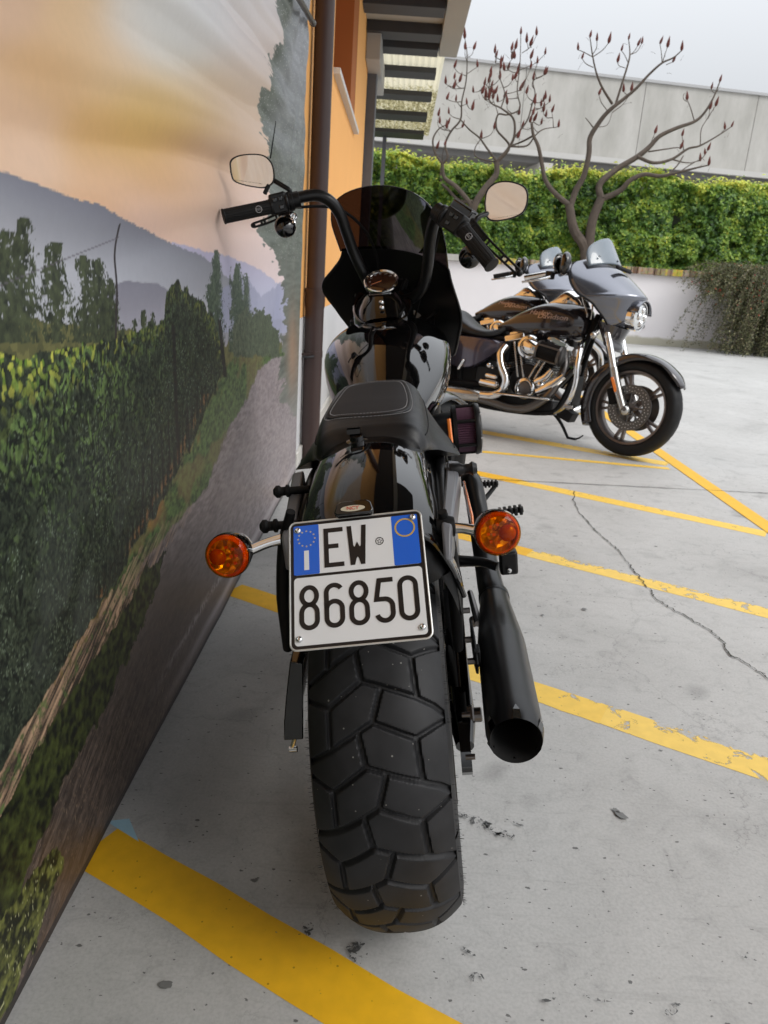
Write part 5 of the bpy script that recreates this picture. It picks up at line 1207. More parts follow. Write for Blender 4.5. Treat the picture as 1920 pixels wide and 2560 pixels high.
# seam lines along the sides of the skirt
def skim(x, y, zdir):
    h = bvh_seat.ray_cast(Vector((.5 if x > 0 else -.5, y, zdir)), Vector((-1 if x > 0 else 1, 0, 0))); return h[0]
for sg in (1, -1):
    for z0, z1 in ((.812, .830), (.770, .79)):
        P_ = []
        for k in range(24):
            y = .12+.34*k/23; z = z0+(z1-z0)*k/23-(.03 if z0 < .78 else 0)*(1-abs(k/23*2-1))
            if z0 < .78 and y < .24: continue
            q = skim(sg, y, z)
            if q: P_.append(tuple(q+Vector((.0004*sg, 0, 0))))
        if len(P_) > 3: g = G(); g.tube(P_, .0012, 6, 1); g.ob('seam', M['matte'], seat_o)
P_ = [tuple(Vector((x, .095-.012*(1-(x/.07)**2), .806))) for x in np.linspace(-.075, .07, 14)]
g = G(); g.tube(P_, .0016, 6, 1); g.ob('seam', M['matte'], seat_o)
p = loc(772, 965, .075); g = G(); g.lathe(Vector((p.x, .078, .826)), (0, -.25, 1), [(-.012, .017), (-.004, .018), (-.002, .012), (.006, .011), (.007, .0001)], 24); g.box((p.x-.004, .085, .838), (.022, .02, .008)); g.ob('seat_bolt', M['gloss'], bk)

# tank
ts = [(.50, .060, .80, .765, .72), (.58, .098, .845, .79, .715), (.70, .137, .905, .825, .705), (.80, .160, .942, .85, .70), (.90, .172, .962, .868, .705), (1.0, .172, .970, .878, .715), (1.08, .160, .966, .882, .735), (1.15, .132, .952, .882, .76), (1.20, .088, .93, .88, .80), (1.215, .03, .90, .875, .84)]
rows = []
for (s_, w_, ht, hm, hb) in cat(ts, 4):
    r_ = []
    for k in range(56):
        a = 2*math.pi*k/56; c_, s2 = math.cos(a), math.sin(a); e1 = 2/2.15
        x = w_*math.copysign(abs(c_)**(2/2.25), c_); z = hm+(ht-hm)*abs(s2)**(2/1.9) if s2 >= 0 else hm-(hm-hb)*abs(s2)**(2/2.6)
        r_.append((x+.008, s_, z))
    rows.append(r_)
g = G(); g.grid(rows, closed=True, caps=True); tank = g.ob('fuel_tank', M['gloss'], bk, angle=60)
g = G(); p = loc(985+5, 665+10, 1.05); g.lathe((.095, 1.02, .948), (.2, 0, 1), [(0, .024), (.004, .024), (.006, .02), (.0065, .001)], 30); g.ob('fuel_cap', M['gloss'], tank)
# console on the tank
cs = [(.940, .052, .972, .955), (.955, .064, .992, .95), (.985, .070, 1.022, .95), (1.02, .068, 1.043, .95), (1.06, .064, 1.050, .95), (1.11, .06, 1.04, .94), (1.15, .045, 1.0, .92)]
rows = []
for (s_, w_, ht, hb) in cat(cs, 4):
    r_ = []
    for k in range(28):
        a = math.pi*k/27; x = .004+w_*math.copysign(abs(math.cos(a))**.75, math.cos(a))*(1.0); z = hb+(ht-hb)*math.sin(a)**.62; r_.append((x, s_, z))
    rows.append(r_)
g = G(); g.grid(rows); cons = g.ob('console', M['gloss'], bk, angle=60)
bvt = BVHTree.FromPolygons([tank.data.vertices[i].co.copy() for i in range(len(tank.data.vertices))], [tuple(p.vertices) for p in tank.data.polygons])
def ontank(x, y, dz):
    h = bvt.ray_cast(Vector((x, y, 1.3)), Vector((0, 0, -1))); return Vector((x, y, (h[0].z if h[0] else .95)+dz))
ob_ = cat([(-.080, 1.12), (-.082, 1.05), (-.076, .985), (-.052, .940), (.004, .924), (.060, .940), (.084, .985), (.090, 1.05), (.088, 1.12)], 5)
zc_ = lambda y: .957+max(0, y-.924)*.42
g = G(); g.grid([[tuple(ontank(x, y, -.004)) for x, y in ob_], [(x, y, zc_(y)) for x, y in ob_], [(.004+(x-.004)*.95, 1.04+(y-1.04)*.95, zc_(y)+.005) for x, y in ob_], [(.004+(x-.004)*.80, 1.04+(y-1.04)*.86, zc_(y)+.005) for x, y in ob_], [(.004+(x-.004)*.5, 1.04+(y-1.04)*.6, zc_(y)-.01) for x, y in ob_]]); g.ob('console_base', M['gloss'], bk)
for z_, s_ in ((1.012, .962), (.998, .953)):
    g = G(); g.sphere((.004, s_-.006, z_), .0068, (1, .6, 1), 14, 8); g.ob('console_screw', M['bolt'], cons)
# speedometer
sp = empty('speedometer'); sp.parent = bk
gx = Vector((.006, -.60, .80)).normalized(); gc_ = Vector((.006, 1.045, 1.063))
g = G(); g.lathe(gc_, gx, [(-.045, .034), (-.03, .040), (-.008, .043), (0, .044)], 40); g.ob('cup', M['gloss'], sp)
g = G(); g.lathe(gc_, gx, [(-.001, .0470), (.003, .0500), (.007, .0493), (.0085, .0465), (.006, .0415), (.003, .041)], 48); g.ob('bezel', M['chrome'], sp)
g = G(); g.lathe(gc_, gx, [(.0035, .0415), (.0042, .026), (.0045, .0002)], 40); g.ob('dial', M['dial'], sp)
nx = Vector((1, 0, 0)); ny = gx.cross(nx).normalized()
if ny.y < 0: ny = -ny
for k, lab in enumerate(['0', '20', '40', '60', '80', '100', '120']):
    a = R(205-k*28.0); c_ = gc_+gx*.0052+nx*(.0325*math.cos(a))+ny*(.0325*math.sin(a))
    text_mesh(lab, .0062, .0001, lambda x, y, z, c_=c_: c_+nx*x+ny*y+gx*z, 'dial_number', M['thread'], sp)
g = G(); g.tube([tuple(gc_+gx*.0055), tuple(gc_+gx*.0055+nx*-.028+ny*-.011)], [.0009, .0004], 5, 1); g.ob('needle', M['refl'], sp)

# engine, frame, exhaust (right side mostly hidden behind the tail)
g = G()
for s0, s1 in ((.62, .56), (.82, .92)):
    for k in range(11):
        t_ = k/10; yc = .72+(s1+.02-.72)*t_*1.0 if s0 < .7 else .78+(s1-.78)*t_
        g.lathe((0, yc, .45+.20*t_), (0, (s1-s0), .22), [(-.004, .03), (-.004, .075), (.004, .075), (.004, .03)], 24)
    g.box((0, s1+.0, .695), (.13, .14, .07))
g.ob('cylinder', M['satin'], bk)
g = G(); g.tube([(-.14, .74, .36), (.14, .74, .36)], [.12, .13, .12], 28, 1); g.box((0, .55, .34), (.22, .24, .16)); g.box((0, .72, .26), (.2, .42, .1)); g.ob('crankcase', M['satin'], bk, bevel=.008)
g = G(); g.lathe((.13, .78, .36), (1, 0, 0), [(0, .08), (.02, .078), (.028, .06), (.029, .001)], 30); g.ob('cam_cover', M['gloss'], bk)
g = G()
for sg in (1, -1):
    g.tube([(.07*sg, .40, .70), (.08*sg, .52, .66), (.09*sg, .58, .40), (.11*sg, .66, .20), (.11*sg, .95, .18), (.08*sg, 1.06, .40), (.03*sg, 1.18, .88)], .017, 12, 5)
    g.tube([(.03*sg, 1.16, .86), (.05*sg, .9, .74), (.07*sg, .5, .70)], .015, 10, 4)
    g.tube([(.115*sg, .42, .72), (.118*sg, .2, .735), (.112*sg, -.12, .72)], [.014, .012, .010], 10, 4)
g.lathe((0, 1.18, .90), (0, -.47, .88), [(-.09, .001), (-.09, .035), (.06, .035), (.06, .001)], 24)
g.ob('frame', M['satin'], bk)
# right side panel, shock cover
g = G(); g.prism([(.20, .74), (.44, .73), (.50, .60), (.40, .50), (.28, .56)], lambda u, v, w_: (w_, u, v), .118, .134); g.ob('side_panel', M['gloss'], bk, bevel=.004)
ex = empty('exhaust'); ex.parent = bk
ec = [Vector((.192, -.185, .402)), Vector((.197, -.10, .402)), Vector((.203, .12, .408)), Vector((.206, .29, .420)), Vector((.207, .45, .446))]
d_ = (ec[0]-ec[2]).normalized()
g = G()
axp = ec[2]-ec[0]; L_ = axp.length
g.lathe(ec[0], axp, [(0.004, .0375), (-.001, .0395), (.006, .0415), (.022, .0442), (.05, .0442), (L_-.03, .0442), (L_-.02, .0440), (L_+.03, .0405), (L_+.14, .0320), (L_+.172, .0305)], 56)
g.ob('muffler_shell', M['muffler'], ex, angle=25)
g = G(); g.lathe(ec[0], axp, [(-.001, .0395), (.004, .0372), (.02, .0355), (.12, .034), (.12, .0002)], 40); g.ob('muffler_mouth', M['black_in'], ex)
g = G(); axn = axp.normalized(); n1 = axn.orthogonal().normalized(); n2 = axn.cross(n1)
for k in range(6):
    a = 2*math.pi*k/6+.35; dr = n1*math.cos(a)+n2*math.sin(a); tn = n1*-math.sin(a)+n2*math.cos(a)
    c_ = ec[0]; P0 = [c_+dr*.0400+axn*.000+tn*-.0065, c_+dr*.0400+axn*.000+tn*.0065, c_+dr*.0450+axn*.016+tn*.005, c_+dr*.0450+axn*.016+tn*-.005, c_+dr*.0446+axn*.030, c_+dr*.0352+axn*.010]
    g.add([tuple(q) for q in P0], [(0, 1, 2, 3), (3, 2, 4), (0, 3, 5), (1, 2, 5), (0, 1, 5)])
g.ob('end_notch', M['gloss'], ex, smooth=False)
g = G(); g.lathe(ec[2]+axn*.172, axp, [(-.004, .0315), (.0, .0325), (.016, .0325), (.020, .030)], 40); g.ob('clamp_band', M['satin'], ex)
g = G(); g.tube([tuple(ec[2]+axn*.17), tuple(ec[3]+Vector((0, .04, .006))), tuple(ec[4]), (.204, .55, .515), (.198, .62, .575), (.19, .72, .56), (.16, .82, .56)], [.0295, .027, .0255, .024, .024], 24, 6); g.ob('header_pipe', M['muffler'], ex)
g = G(); g.tube([(.168, .26, .40), (.162, .27, .385)], [.004, .004], 8, 1); g.tube([(.168, .20, .405), (.16, .30, .43)], [.008, .006], 8, 1); g.lathe((.16, .235, .388), (0, -1, 0), [(0, .001), (0, .008), (-.02, .008)], 14); g.ob('clamp_bolt', M['dsteel'], ex)
g = G(); g.prism([(-.02, .44), (.05, .46), (.13, .45), (.13, .40), (.06, .39), (.0, .41)], lambda u, v, w_: (w_, u, v), .148, .153); g.box((.152, .02, .435), (.012, .03, .03)); g.ob('muffler_bracket', M['matte'], ex, bevel=.002)
for s_, h_ in ((.01, .43), (.08, .435), (.16, .455)):
    g = G(); g.cyl((.135, s_, h_), (.152, s_, h_), .006, seg=8); g.ob('bracket_bolt', M['dsteel'], ex)
# folded passenger peg arm
pp = empty('passenger_peg'); pp.parent = bk
g = G(); g.tube([tuple(loc(987, 1212, .34)), tuple(loc(1040, 1214, .30)), tuple(loc(1075, 1224, .28))], [.013, .010, .010], 12, 3); g.ob('peg_arm', M['satin2'], pp)
a, b_ = loc(1094, 1190, .27), loc(1102, 1235, .27)
g = G(); g.box(tuple((a+b_)/2), (.036, .03, .050)); g.sphere(tuple(loc(1104, 1196, .27)), .010); g.ob('peg_block', M['satin'], pp, bevel=.005)
g = G(); g.lathe(loc(1100, 1232, .25), (0, -1, 0), [(-.005, .005), (.003, .005), (.004, .001)], 12); g.ob('peg_bolt', M['bolt'], pp)
# rider peg and brake pedal
def ribpeg(name, a, b_, r_):
    e = empty(name); e.parent = bk; a, b_ = Vector(a), Vector(b_); g = G(); g.tube([tuple(a), tuple(b_)], r_*.7, 12, 1); g.ob('core', M['matte'], e)
    g = G(); n = 5; ax = (b_-a)
    for k in range(n):
        c_ = a+ax*((k+.5)/n); g.box(tuple(c_), (ax.length/n*.62, r_*3.0, r_*1.7)); 
    g.ob('rubber_block', M['rubber'], e, bevel=.002)
    return e
pA = loc(1036, 1046, 1.0); pB = loc(1076, 1044, 1.0); e = ribpeg('brake_pedal', pA, pB, .010)
g = G(); g.tube([tuple(loc(1068, 1052, 1.0)), tuple(loc(1050, 1075, .96)), tuple(loc(1030, 1100, .9))], .007, 8, 3); g.ob('pedal_arm', M['satin'], e)
pA = loc(1075, 1108, .78); pB = loc(1130, 1100, .78); ribpeg('rider_peg', pA, pB, .012)
pA = loc(560, 1190, .78)
g = G(); g.tube([(-.13, .78, .34), (-.30, .78, .40)], .014, 12, 1); g.ob('rider_peg', M['rubber'], bk)
# air cleaner
ac = empty('air_cleaner'); ac.parent = bk
c_ = Vector((.172, .765, .680)); 
g = G(); rows = []
for j, x in enumerate((0, .052)):
    rows.append([(c_.x+x, c_.y+(.056+(.0022 if k % 2 else -.0022))*math.cos(2*math.pi*k/120), c_.z+(.056+(.0022 if k % 2 else -.0022))*math.sin(2*math.pi*k/120)) for k in range(120)])
g.grid(rows, closed=True); g.ob('pleated_filter', M['filter'], ac, smooth=False)
g = G(); g.lathe(c_+Vector((.052, 0, 0)), (1, 0, 0), [(-.003, .058), (-.003, .066), (.002, .067), (.010, .064), (.014, .05), (.015, .001)], 44); g.lathe(c_, (-1, 0, 0), [(-.004, .058), (-.004, .066), (.006, .066), (.01, .05), (.06, .045)], 44)
for k in range(6):
    a = 2*math.pi*k/6+.5; g.tube([tuple(c_+Vector((0, .061*math.cos(a), .061*math.sin(a)))), tuple(c_+Vector((.054, .061*math.cos(a), .061*math.sin(a))))], .0045, 8, 1)
g.ob('filter_cage', M['satin'], ac)
g = G()
for k in range(6):
    a = 2*math.pi*k/6+.2; g.lathe(c_+Vector((.054, .060*math.cos(a), .060*math.sin(a))), (1, 0, 0), [(0, .0045), (.010, .0045), (.011, .001)], 10)
g.ob('cage_bolt', M['bolt'], ac)
# kickstand
g = G(); g.tube([(-.10, .72, .24), (-.16, .66, .14), (-.215, .60, .042)], [.012, .010, .009], 10, 3); g.box((-.225, .59, .040), (.05, .035, .008)); g.ob('kickstand', M['satin'], bk)

# ---- steered front end
SD, RK = R(32), R(28); HP = Vector((.004, 1.16, .93))
ey0 = Vector((0, math.cos(RK), math.sin(RK))); ez = Vector((0, -math.sin(RK), math.cos(RK))); ex0 = Vector((1, 0, 0))
exs = ex0*math.cos(SD)-ey0*math.sin(SD); eys = ey0*math.cos(SD)+ex0*math.sin(SD)
def SF(x, y, z): return HP+exs*x+eys*y+ez*z
hb = empty('handlebar'); hb.parent = bk
lbar = [SF(-.030, .0, .105), loc(784, 588, 1.10), loc(764, 545, 1.09), loc(748, 500, 1.07), loc(734, 462, 1.055), loc(712, 434, 1.04), loc(684, 422, 1.03), loc(650, 426, 1.02), loc(612, 437, 1.01)]
rbar = [SF(.060, .0, .105), SF(.105, .0, .125), SF(.140, 0, .17), SF(.158, 0, .23), SF(.172, 0, .31), SF(.190, 0, .365), SF(.220, -.01, .392), SF(.262, -.032, .385)]
g = G(); g.tube([tuple(p) for p in lbar], .0158, 20, 8); g.ob('bar_tube', M['satin2'], hb)
g = G(); g.tube([tuple(p) for p in rbar], .0158, 20, 8); g.ob('bar_tube', M['satin2'], hb)
g = G(); g.tube([tuple(lbar[0]), tuple(SF(.015, 0, .095)), tuple(rbar[0])], .0158, 16, 4)
for x in (-.03, .05): g.cyl(SF(x, 0, 0), SF(x, 0, .11), .018, seg=16)
g.lathe(SF(0, 0, -.01), ez, [(-.012, .001), (-.012, .085), (.012, .085), (.012, .001)], 28); g.ob('riser', M['satin'], hb)
def grip(a, b_, nm, face):
    a, b_ = Vector(a), Vector(b_); ax = (b_-a); L_ = ax.length; e = empty(nm); e.parent = hb; e_ = ax.normalized()
    n = e_.orthogonal().normalized(); m_ = e_.cross(n); rows = []
    for (t_, r_) in [(0, .0175), (0, .0205), (.04, .021), (.06, .0185), (.96, .0185), (.98, .020), (1.0, .0195), (1.004, .016), (1.004, .0005)]:
        ring_ = []
        for k in range(72):
            an = 2*math.pi*k/72; rr_ = r_-(.0011 if (k % 6 < 2 and .05 < t_ < .97) else 0); ring_.append(a+ax*t_+n*(rr_*math.cos(an))+m_*(rr_*math.sin(an)))
        rows.append(ring_)
    g = G(); g.grid(rows, closed=True); g.ob('rubber_sleeve', M['rubber'], e, angle=25)
    # round logo facing the rider
    f_ = Vector(face); f_ = (f_-e_*f_.dot(e_)).normalized(); c_ = a+ax*.30+f_*.0186; s2 = e_.cross(f_).normalized(); s1 = f_.cross(s2).normalized()
    if (MM.to_3x3() @ s2).z < 0: s2 = -s2
    s1 = s2.cross(f_).normalized()
    g = G(); g.torus(c_, f_, .0082, .0009, 28, 6); g.ob('logo_ring', M['thread'], e)
    text_mesh('RSD', .0078, .0004, lambda x, y, z: c_+s1*x+s2*y+f_*z, 'logo_letters', M['thread'], e)
    return e
def toward_cam(p): return (MMi @ CP)-Vector(p)
gl0, gl1 = loc(588, 446, 1.0), loc(482, 468, .955)
gr0, gr1 = SF(.292, -.045, .374), SF(.398, -.102, .325)
gl_ = grip(gl0, gl1, 'grip', toward_cam(gl0)); gr_ = grip(gr0, gr1, 'grip', toward_cam(gr0))
# switch housings
def housing(c0, c1, nm):
    e = empty(nm); e.parent = hb; c0, c1 = Vector(c0), Vector(c1); ax = (c1-c0).normalized(); fr = toward_cam(c0); fr = (fr-ax*fr.dot(ax)).normalized(); upv = ax.cross(fr).normalized()
    if (MM.to_3x3() @ upv).z < 0: upv = -upv
    m_ = Matrix((ax, fr, upv)).transposed(); g = G(); g.box(tuple((c0+c1)/2+upv*.003), ((c1-c0).length, .036, .052), m_); g.cyl(c0-ax*.004, c0+ax*.006, .027, seg=24); g.ob('case', M['satin'], e, bevel=.006)
    g = G()
    for (u_, v_) in ((-.006, .013), (.010, .013), (-.004, -.008)): g.box(tuple((c0+c1)/2+ax*u_+fr*.019+upv*v_), (.012, .006, .011), m_)
    g.ob('button', M['gloss'], e, bevel=.002)
    g = G(); g.cyl(c0-ax*.016, c0-ax*.004, .0255, seg=24); g.cyl(c0-ax*.034, c0-ax*.016, .022, seg=24); g.ob('clamp', M['satin'], e, bevel=.001)
    return e, ax, fr, upv
eL, axL, frL, upL = housing(loc(620, 437, 1.01), loc(585, 446, 1.0), 'switchgear')
eR, axR, frR, upR = housing(SF(.236, -.028, .388), SF(.290, -.045, .375), 'switchgear')
g = G(); q = loc(1000, 458, 1.04); g.box(tuple(q), (.074, .038, .034), Matrix((axR, frR, upR)).transposed()); g.ob('brake_reservoir', M['gloss'], hb, bevel=.006)
g = G(); g.box(tuple(q+upR*.017), (.068, .036, .004), Matrix((axR, frR, upR)).transposed()); g.ob('reservoir_lid', M['strut'], hb, bevel=.001)
# levers: curved flat blades with holes
def lever(pts, nm, w_=.011, th=.006, holes=3):
    P = cat([tuple(p) for p in pts], 8); P = [Vector(p) for p in P]; g = G(); rows = []; n = len(P)
    fr = toward_cam(P[n//2]).normalized()
    edges = []
    for i, p in enumerate(P):
        t_ = (P[min(i+1, n-1)]-P[max(i-1, 0)]).normalized(); s_ = t_.cross(fr).normalized(); d_ = s_.cross(t_).normalized(); wv = w_*(1.2-.45*i/n)
        edges.append((p, s_, d_, wv))
    # two rails joined by webs leave the slots open
    for sgn in (1, -1): g.tube([tuple(p+s_*(wv*.72*sgn)) for p, s_, d_, wv in edges], [th*.55]*2, 8, 1)
    for k in range(holes+1):
        i = int((n-1)*(k/(holes))); p, s_, d_, wv = edges[i]; g.tube([tuple(p-s_*wv*.72), tuple(p+s_*wv*.72)], th*.55, 8, 1)
        if k < holes: 
            i2 = min(n-1, i+2); p, s_, d_, wv = edges[i2]; g.tube([tuple(p-s_*wv*.72), tuple(p+s_*wv*.72)], th*.55, 8, 1)
    i0 = int(n*.0); m0 = max(2, int(n*.42))
    g.grid([[tuple(p+s_*wv*.72) for p, s_, d_, wv in edges[:m0]], [tuple(p-s_*wv*.72) for p, s_, d_, wv in edges[:m0]]])
    g.sphere(tuple(P[-1]), w_*.85, seg=12, rings=8)
    return g.ob(nm, M['satin'], hb)
lever([loc(632, 464, 1.04), loc(605, 466, 1.06), loc(572, 479, 1.06), loc(547, 487, 1.05)], 'clutch_lever', .0085)
lever([loc(1015, 478, .98), loc(1045, 515, .95), loc(1085, 555, .92), loc(1122, 590, .90)], 'brake_lever', .011)
# round bar-end weights of the lever side: horn-like black domes under the bars
dm = loc(616, 490, 1.03); g = G(); g.lathe(dm, (Vector((.25, -.85, .2))), [(-.028, .001), (-.026, .016), (-.014, .0265), (0, .030), (.006, .029), (.012, .024), (.018, .012), (.019, .001)], 36); lsig = g.ob('front_signal_body', M['gloss'], hb)
g = G(); p0 = loc(630, 462, 1.03); g.tube([tuple(p0), tuple(p0+Vector((.004, -.006, -.026)))], .007, 10, 1); g.torus(loc(634, 468, 1.02), (0, -1, .3), .008, .0028, 24, 8); g.ob('signal_clamp', M['chrome'], hb)
dm2 = loc(1015, 555, 1.0); g = G(); g.lathe(dm2, (Vector((-.2, -.75, .1))), [(-.028, .001), (-.026, .016), (-.014, .0265), (0, .031), (.006, .030), (.012, .024), (.018, .012), (.019, .001)], 36); g.ob('front_signal_body', M['gloss'], hb)
# cables
g = G(); g.tube([tuple(loc(640, 448, 1.05)), tuple(loc(700, 446, 1.09)), tuple(loc(745, 458, 1.11)), tuple(loc(790, 500, 1.14)), tuple(loc(815, 560, 1.18)), tuple(loc(818, 620, 1.2))], .0042, 10, 6); g.ob('clutch_cable', M['matte'], hb)
g = G(); g.tube([tuple(loc(950, 500, .98)), tuple(loc(935, 560, 1.0)), tuple(loc(915, 620, 1.05)), tuple(loc(895, 690, 1.1))], .0032, 8, 6); g.ob('brake_hose', M['matte'], hb)
# mirrors: outline in the plane facing the rider
def mirror(cpx, cpy, depth, outline, nm, stem, target):
    c_w = CP+ray(cpx, cpy)*depth
    nrm = ((CP-c_w).normalized()+(Vector(target)-c_w).normalized()).normalized()
    xa = (cu-nrm*cu.dot(nrm)).normalized(); ya = nrm.cross(xa).normalized()
    k_ = depth/F*KD; e = empty(nm); e.parent = hb
    def at(x, y, w_): return MMi @ (c_w+xa*((x-cpx)*k_)+ya*(-(y-cpy)*k_)+nrm*w_)
    O = cat(outline+[outline[0]], 6)[:-1]; cx = sum(p[0] for p in O)/len(O); cy = sum(p[1] for p in O)/len(O)
    sh_ = lambda f_: [(cx+(x-cx)*f_, cy+(y-cy)*f_) for x, y in O]
    g = G(); g.grid([[at(x, y, 0.0006) for x, y in sh_(.92*(1-j/6))] for j in range(6)]+[[at(cx, cy, .0006)]*len(O)], closed=True); g.ob('glass', M['mirror'], e)
    g = G(); g.grid([[at(x, y, 0.0) for x, y in sh_(.915)], [at(x, y, .0035) for x, y in sh_(.94)], [at(x, y, .003) for x, y in sh_(.985)], [at(x, y, -.003) for x, y in sh_(1.0)], [at(x, y, -.012) for x, y in sh_(.93)], [at(x, y, -.02) for x, y in sh_(.6)], [at(x, y, -.022) for x, y in sh_(.05)]], closed=True); g.ob('shell', M['satin'], e)
    g = G(); g.tube([tuple(at(cx+(stem[0][0]-cx)*.9, cy+(stem[0][1]-cy)*.9, -.012))]+[tuple(p) for p in stem[1:]], [.0065, .006], 12, 5); g.ob('stem', M['satin'], e)
    return e, at
olL = [(497, 372), (498, 350), (515, 339), (545, 335), (572, 338), (588, 352), (593, 372), (590, 392), (572, 403), (548, 402), (518, 396), (502, 388)]
olR = [(1046, 438), (1050, 412), (1068, 397), (1095, 394), (1125, 402), (1138, 415), (1140, 438), (1130, 460), (1100, 472), (1065, 475), (1051, 465)]
eML, atL = mirror(545, 368, 1.97, olL, 'mirror', [(588, 385), loc(612, 402, 1.01), loc(626, 412, 1.01), loc(629, 430, 1.02)], (-.50, .15, 1.55))
eMR, atR = mirror(1093, 435, 2.0, olR, 'mirror', [(1052, 460), loc(1035, 468, 1.0), loc(1024, 482, .99), loc(1018, 500, .97)], (-.50, -0.9, 1.55))
text_mesh('OBJECTS IN MIRROR ARE CLOSER THAN THEY APPEAR', .0030, .00005, lambda x, y, z: atR(1093+x*F/2.0/KD, 466-0.15*(x*F/2.0/KD)-y*F/2.0/KD, .0010), 'mirror_text', pm('mirror_print', (.30, .22, .17), .6), eMR)
text_mesh('OBJECTS IN MIRROR ARE CLOSER THAN THEY APPEAR', .0030, .00005, lambda x, y, z: atL(535+x*F/1.97/KD, 391+0.13*(x*F/1.97/KD)-y*F/1.97/KD, .0010), 'mirror_text', bpy.data.materials['mirror_print'], eML)
# small black stalks beside the left mirror (antenna rod and bar clamp)
g = G(); g.tube([tuple(loc(584, 342, 1.05)), tuple(loc(596, 262, 1.08))], [.0022, .0012], 6, 1); g.ob('antenna', M['matte'], hb)
g = G(); g.tube([tuple(loc(572, 418, 1.0)), tuple(loc(580, 400, 1.01))], .006, 8, 1); g.ob('mirror_bolt', M['matte'], hb)

# fairing and smoked screen
fz = [(-.125, .10), (-.10, .178), (-.05, .205), (0, .222), (.04, .236), (.07, .242), (.10, .236), (.13, .212), (.16, .190), (.19, .180)]
wz = [(.185, .182), (.22, .184), (.27, .186), (.31, .180), (.34, .166), (.362, .138), (.376, .098), (.384, .05), (.386, .002)]
def screen(rows_z, hole=None, off=0.0):
    rows = []
    for (z_, w_) in cat(rows_z, 4):
        w_ = max(w_, .001); rr_ = []
        for k in range(41):
            x = w_*(-1+2*k/40); y = .135-2.0*x*x-.16*max(0, z_-.18)+off; rr_.append(SF(x+.004, y, z_))
        rows.append(rr_)
    return rows
g = G(); g.grid(screen(fz, off=.0)); fa = g.ob('fairing', M['satin'], bk, solid=.005)
g = G(); g.grid(screen(wz, off=-.004)); g.ob('windscreen', M['smoke'], bk, solid=0)
ed = screen(wz, off=-.004); rimp = [r_[0] for r_ in ed]+[r_[-1] for r_ in reversed(ed)]
g = G(); g.tube([tuple(p) for p in rimp[::2]], .0018, 6, 1); g.ob('screen_edge', M['gloss'], bk)
for sg in (1, -1):
    for (x, z_) in ((.12, .03), (.10, -.03)):
        g = G(); g.lathe(SF(x*sg, .135-2*x*x-.006, z_), -eys, [(0, .008), (.006, .007), (.007, .001)], 14); g.tube([tuple(SF(x*sg, .09, z_)), tuple(SF(x*sg*.7, .02, z_-.03))], .006, 8, 1); g.ob('fairing_bolt', M['matte'], bk)
g = G(); q = loc(872, 600, 1.08); g.tube([tuple(loc(862, 640, 1.1)), tuple(loc(875, 606, 1.1))], .006, 8, 1); g.tube([tuple(loc(880, 605, 1.1)), tuple(loc(868, 648, 1.1))], .0045, 8, 1); g.sphere(tuple(loc(868, 604, 1.1)), .005, seg=8, rings=6); g.sphere(tuple(loc(876, 604, 1.1)), .005, seg=8, rings=6); g.ob('gauge_bracket', M['matte'], bk)
# fork, front wheel, headlamp (hidden from behind, seen from the side)
fk = empty('front_fork'); fk.parent = bk
for x in (-.105, .105):
    g = G(); g.cyl(SF(x, .06, .02), SF(x, .06, -.36), .025, seg=20); g.ob('upper_tube', M['satin2'], fk)
    g = G(); g.cyl(SF(x, .06, -.34), SF(x, .06, -.70), .031, seg=20); g.ob('lower_tube', M['satin'], fk)
g = G(); g.box(tuple(SF(0, .03, -.01)), (.26, .09, .03), Matrix((exs, eys, ez)).transposed()); g.box(tuple(SF(0, .03, -.2)), (.26, .09, .03), Matrix((exs, eys, ez)).transposed()); g.ob('fork_yoke', M['satin'], fk, bevel=.008)
g = G(); g.lathe(SF(0, .12, -.09), eys, [(-.05, .05), (-.02, .08), (.03, .085), (.034, .08), (.038, .001)], 32); g.ob('headlamp', M['lamp'], fk)
ac_ = SF(0, .075, -.70); fr_ = RT*.98
axw = exs; fwd_ = axw.cross(mz if False else Vector((0, 0, 1))).normalized(); upw = fwd_.cross(axw).normalized()
if upw.z < 0: upw = -upw
fw = empty('front_wheel'); fw.parent = bk
prof = [(-.045, .225), (-.064, .25), (-.066, .285), (-.052, .312), (-.03, .324), (0, .328), (.03, .324), (.052, .312), (.066, .285), (.064, .25), (.045, .225)]
cc = Vector((ac_.x, ac_.y, 0)); cc = ac_; low = 0.33
g = G(); g.lathe(cc, axw, prof, 64); g.ob('tyre', M['rubber'], fw)
g = G(); g.lathe(cc, axw, [(-.045, .228), (-.04, .205), (.04, .205), (.045, .228)], 48); g.lathe(cc, axw, [(-.08, .012), (-.08, .035), (.08, .035), (.08, .012)], 20)
a1 = axw.orthogonal().normalized(); a2 = axw.cross(a1)
for k in range(5):
    a = 2*math.pi*k/5
    for d in (-.14, .14): g.tube([tuple(cc+(a1*math.cos(a)+a2*math.sin(a))*.03), tuple(cc+(a1*math.cos(a+d)+a2*math.sin(a+d))*.208)], .010, 8, 1)
g.ob('rim', M['satin'], fw)
rows = []
for k in range(25):
    a = R(25+130*k/24); dr = fwd_*math.cos(a)+upw*math.sin(a); rows.append([cc+dr*(.345-.012*abs(x/.07)**2.5)+axw*x for x in np.linspace(-.078, .078, 11)])
g = G(); g.grid(rows); g.ob('front_fender', M['gloss'], bk, solid=.004)

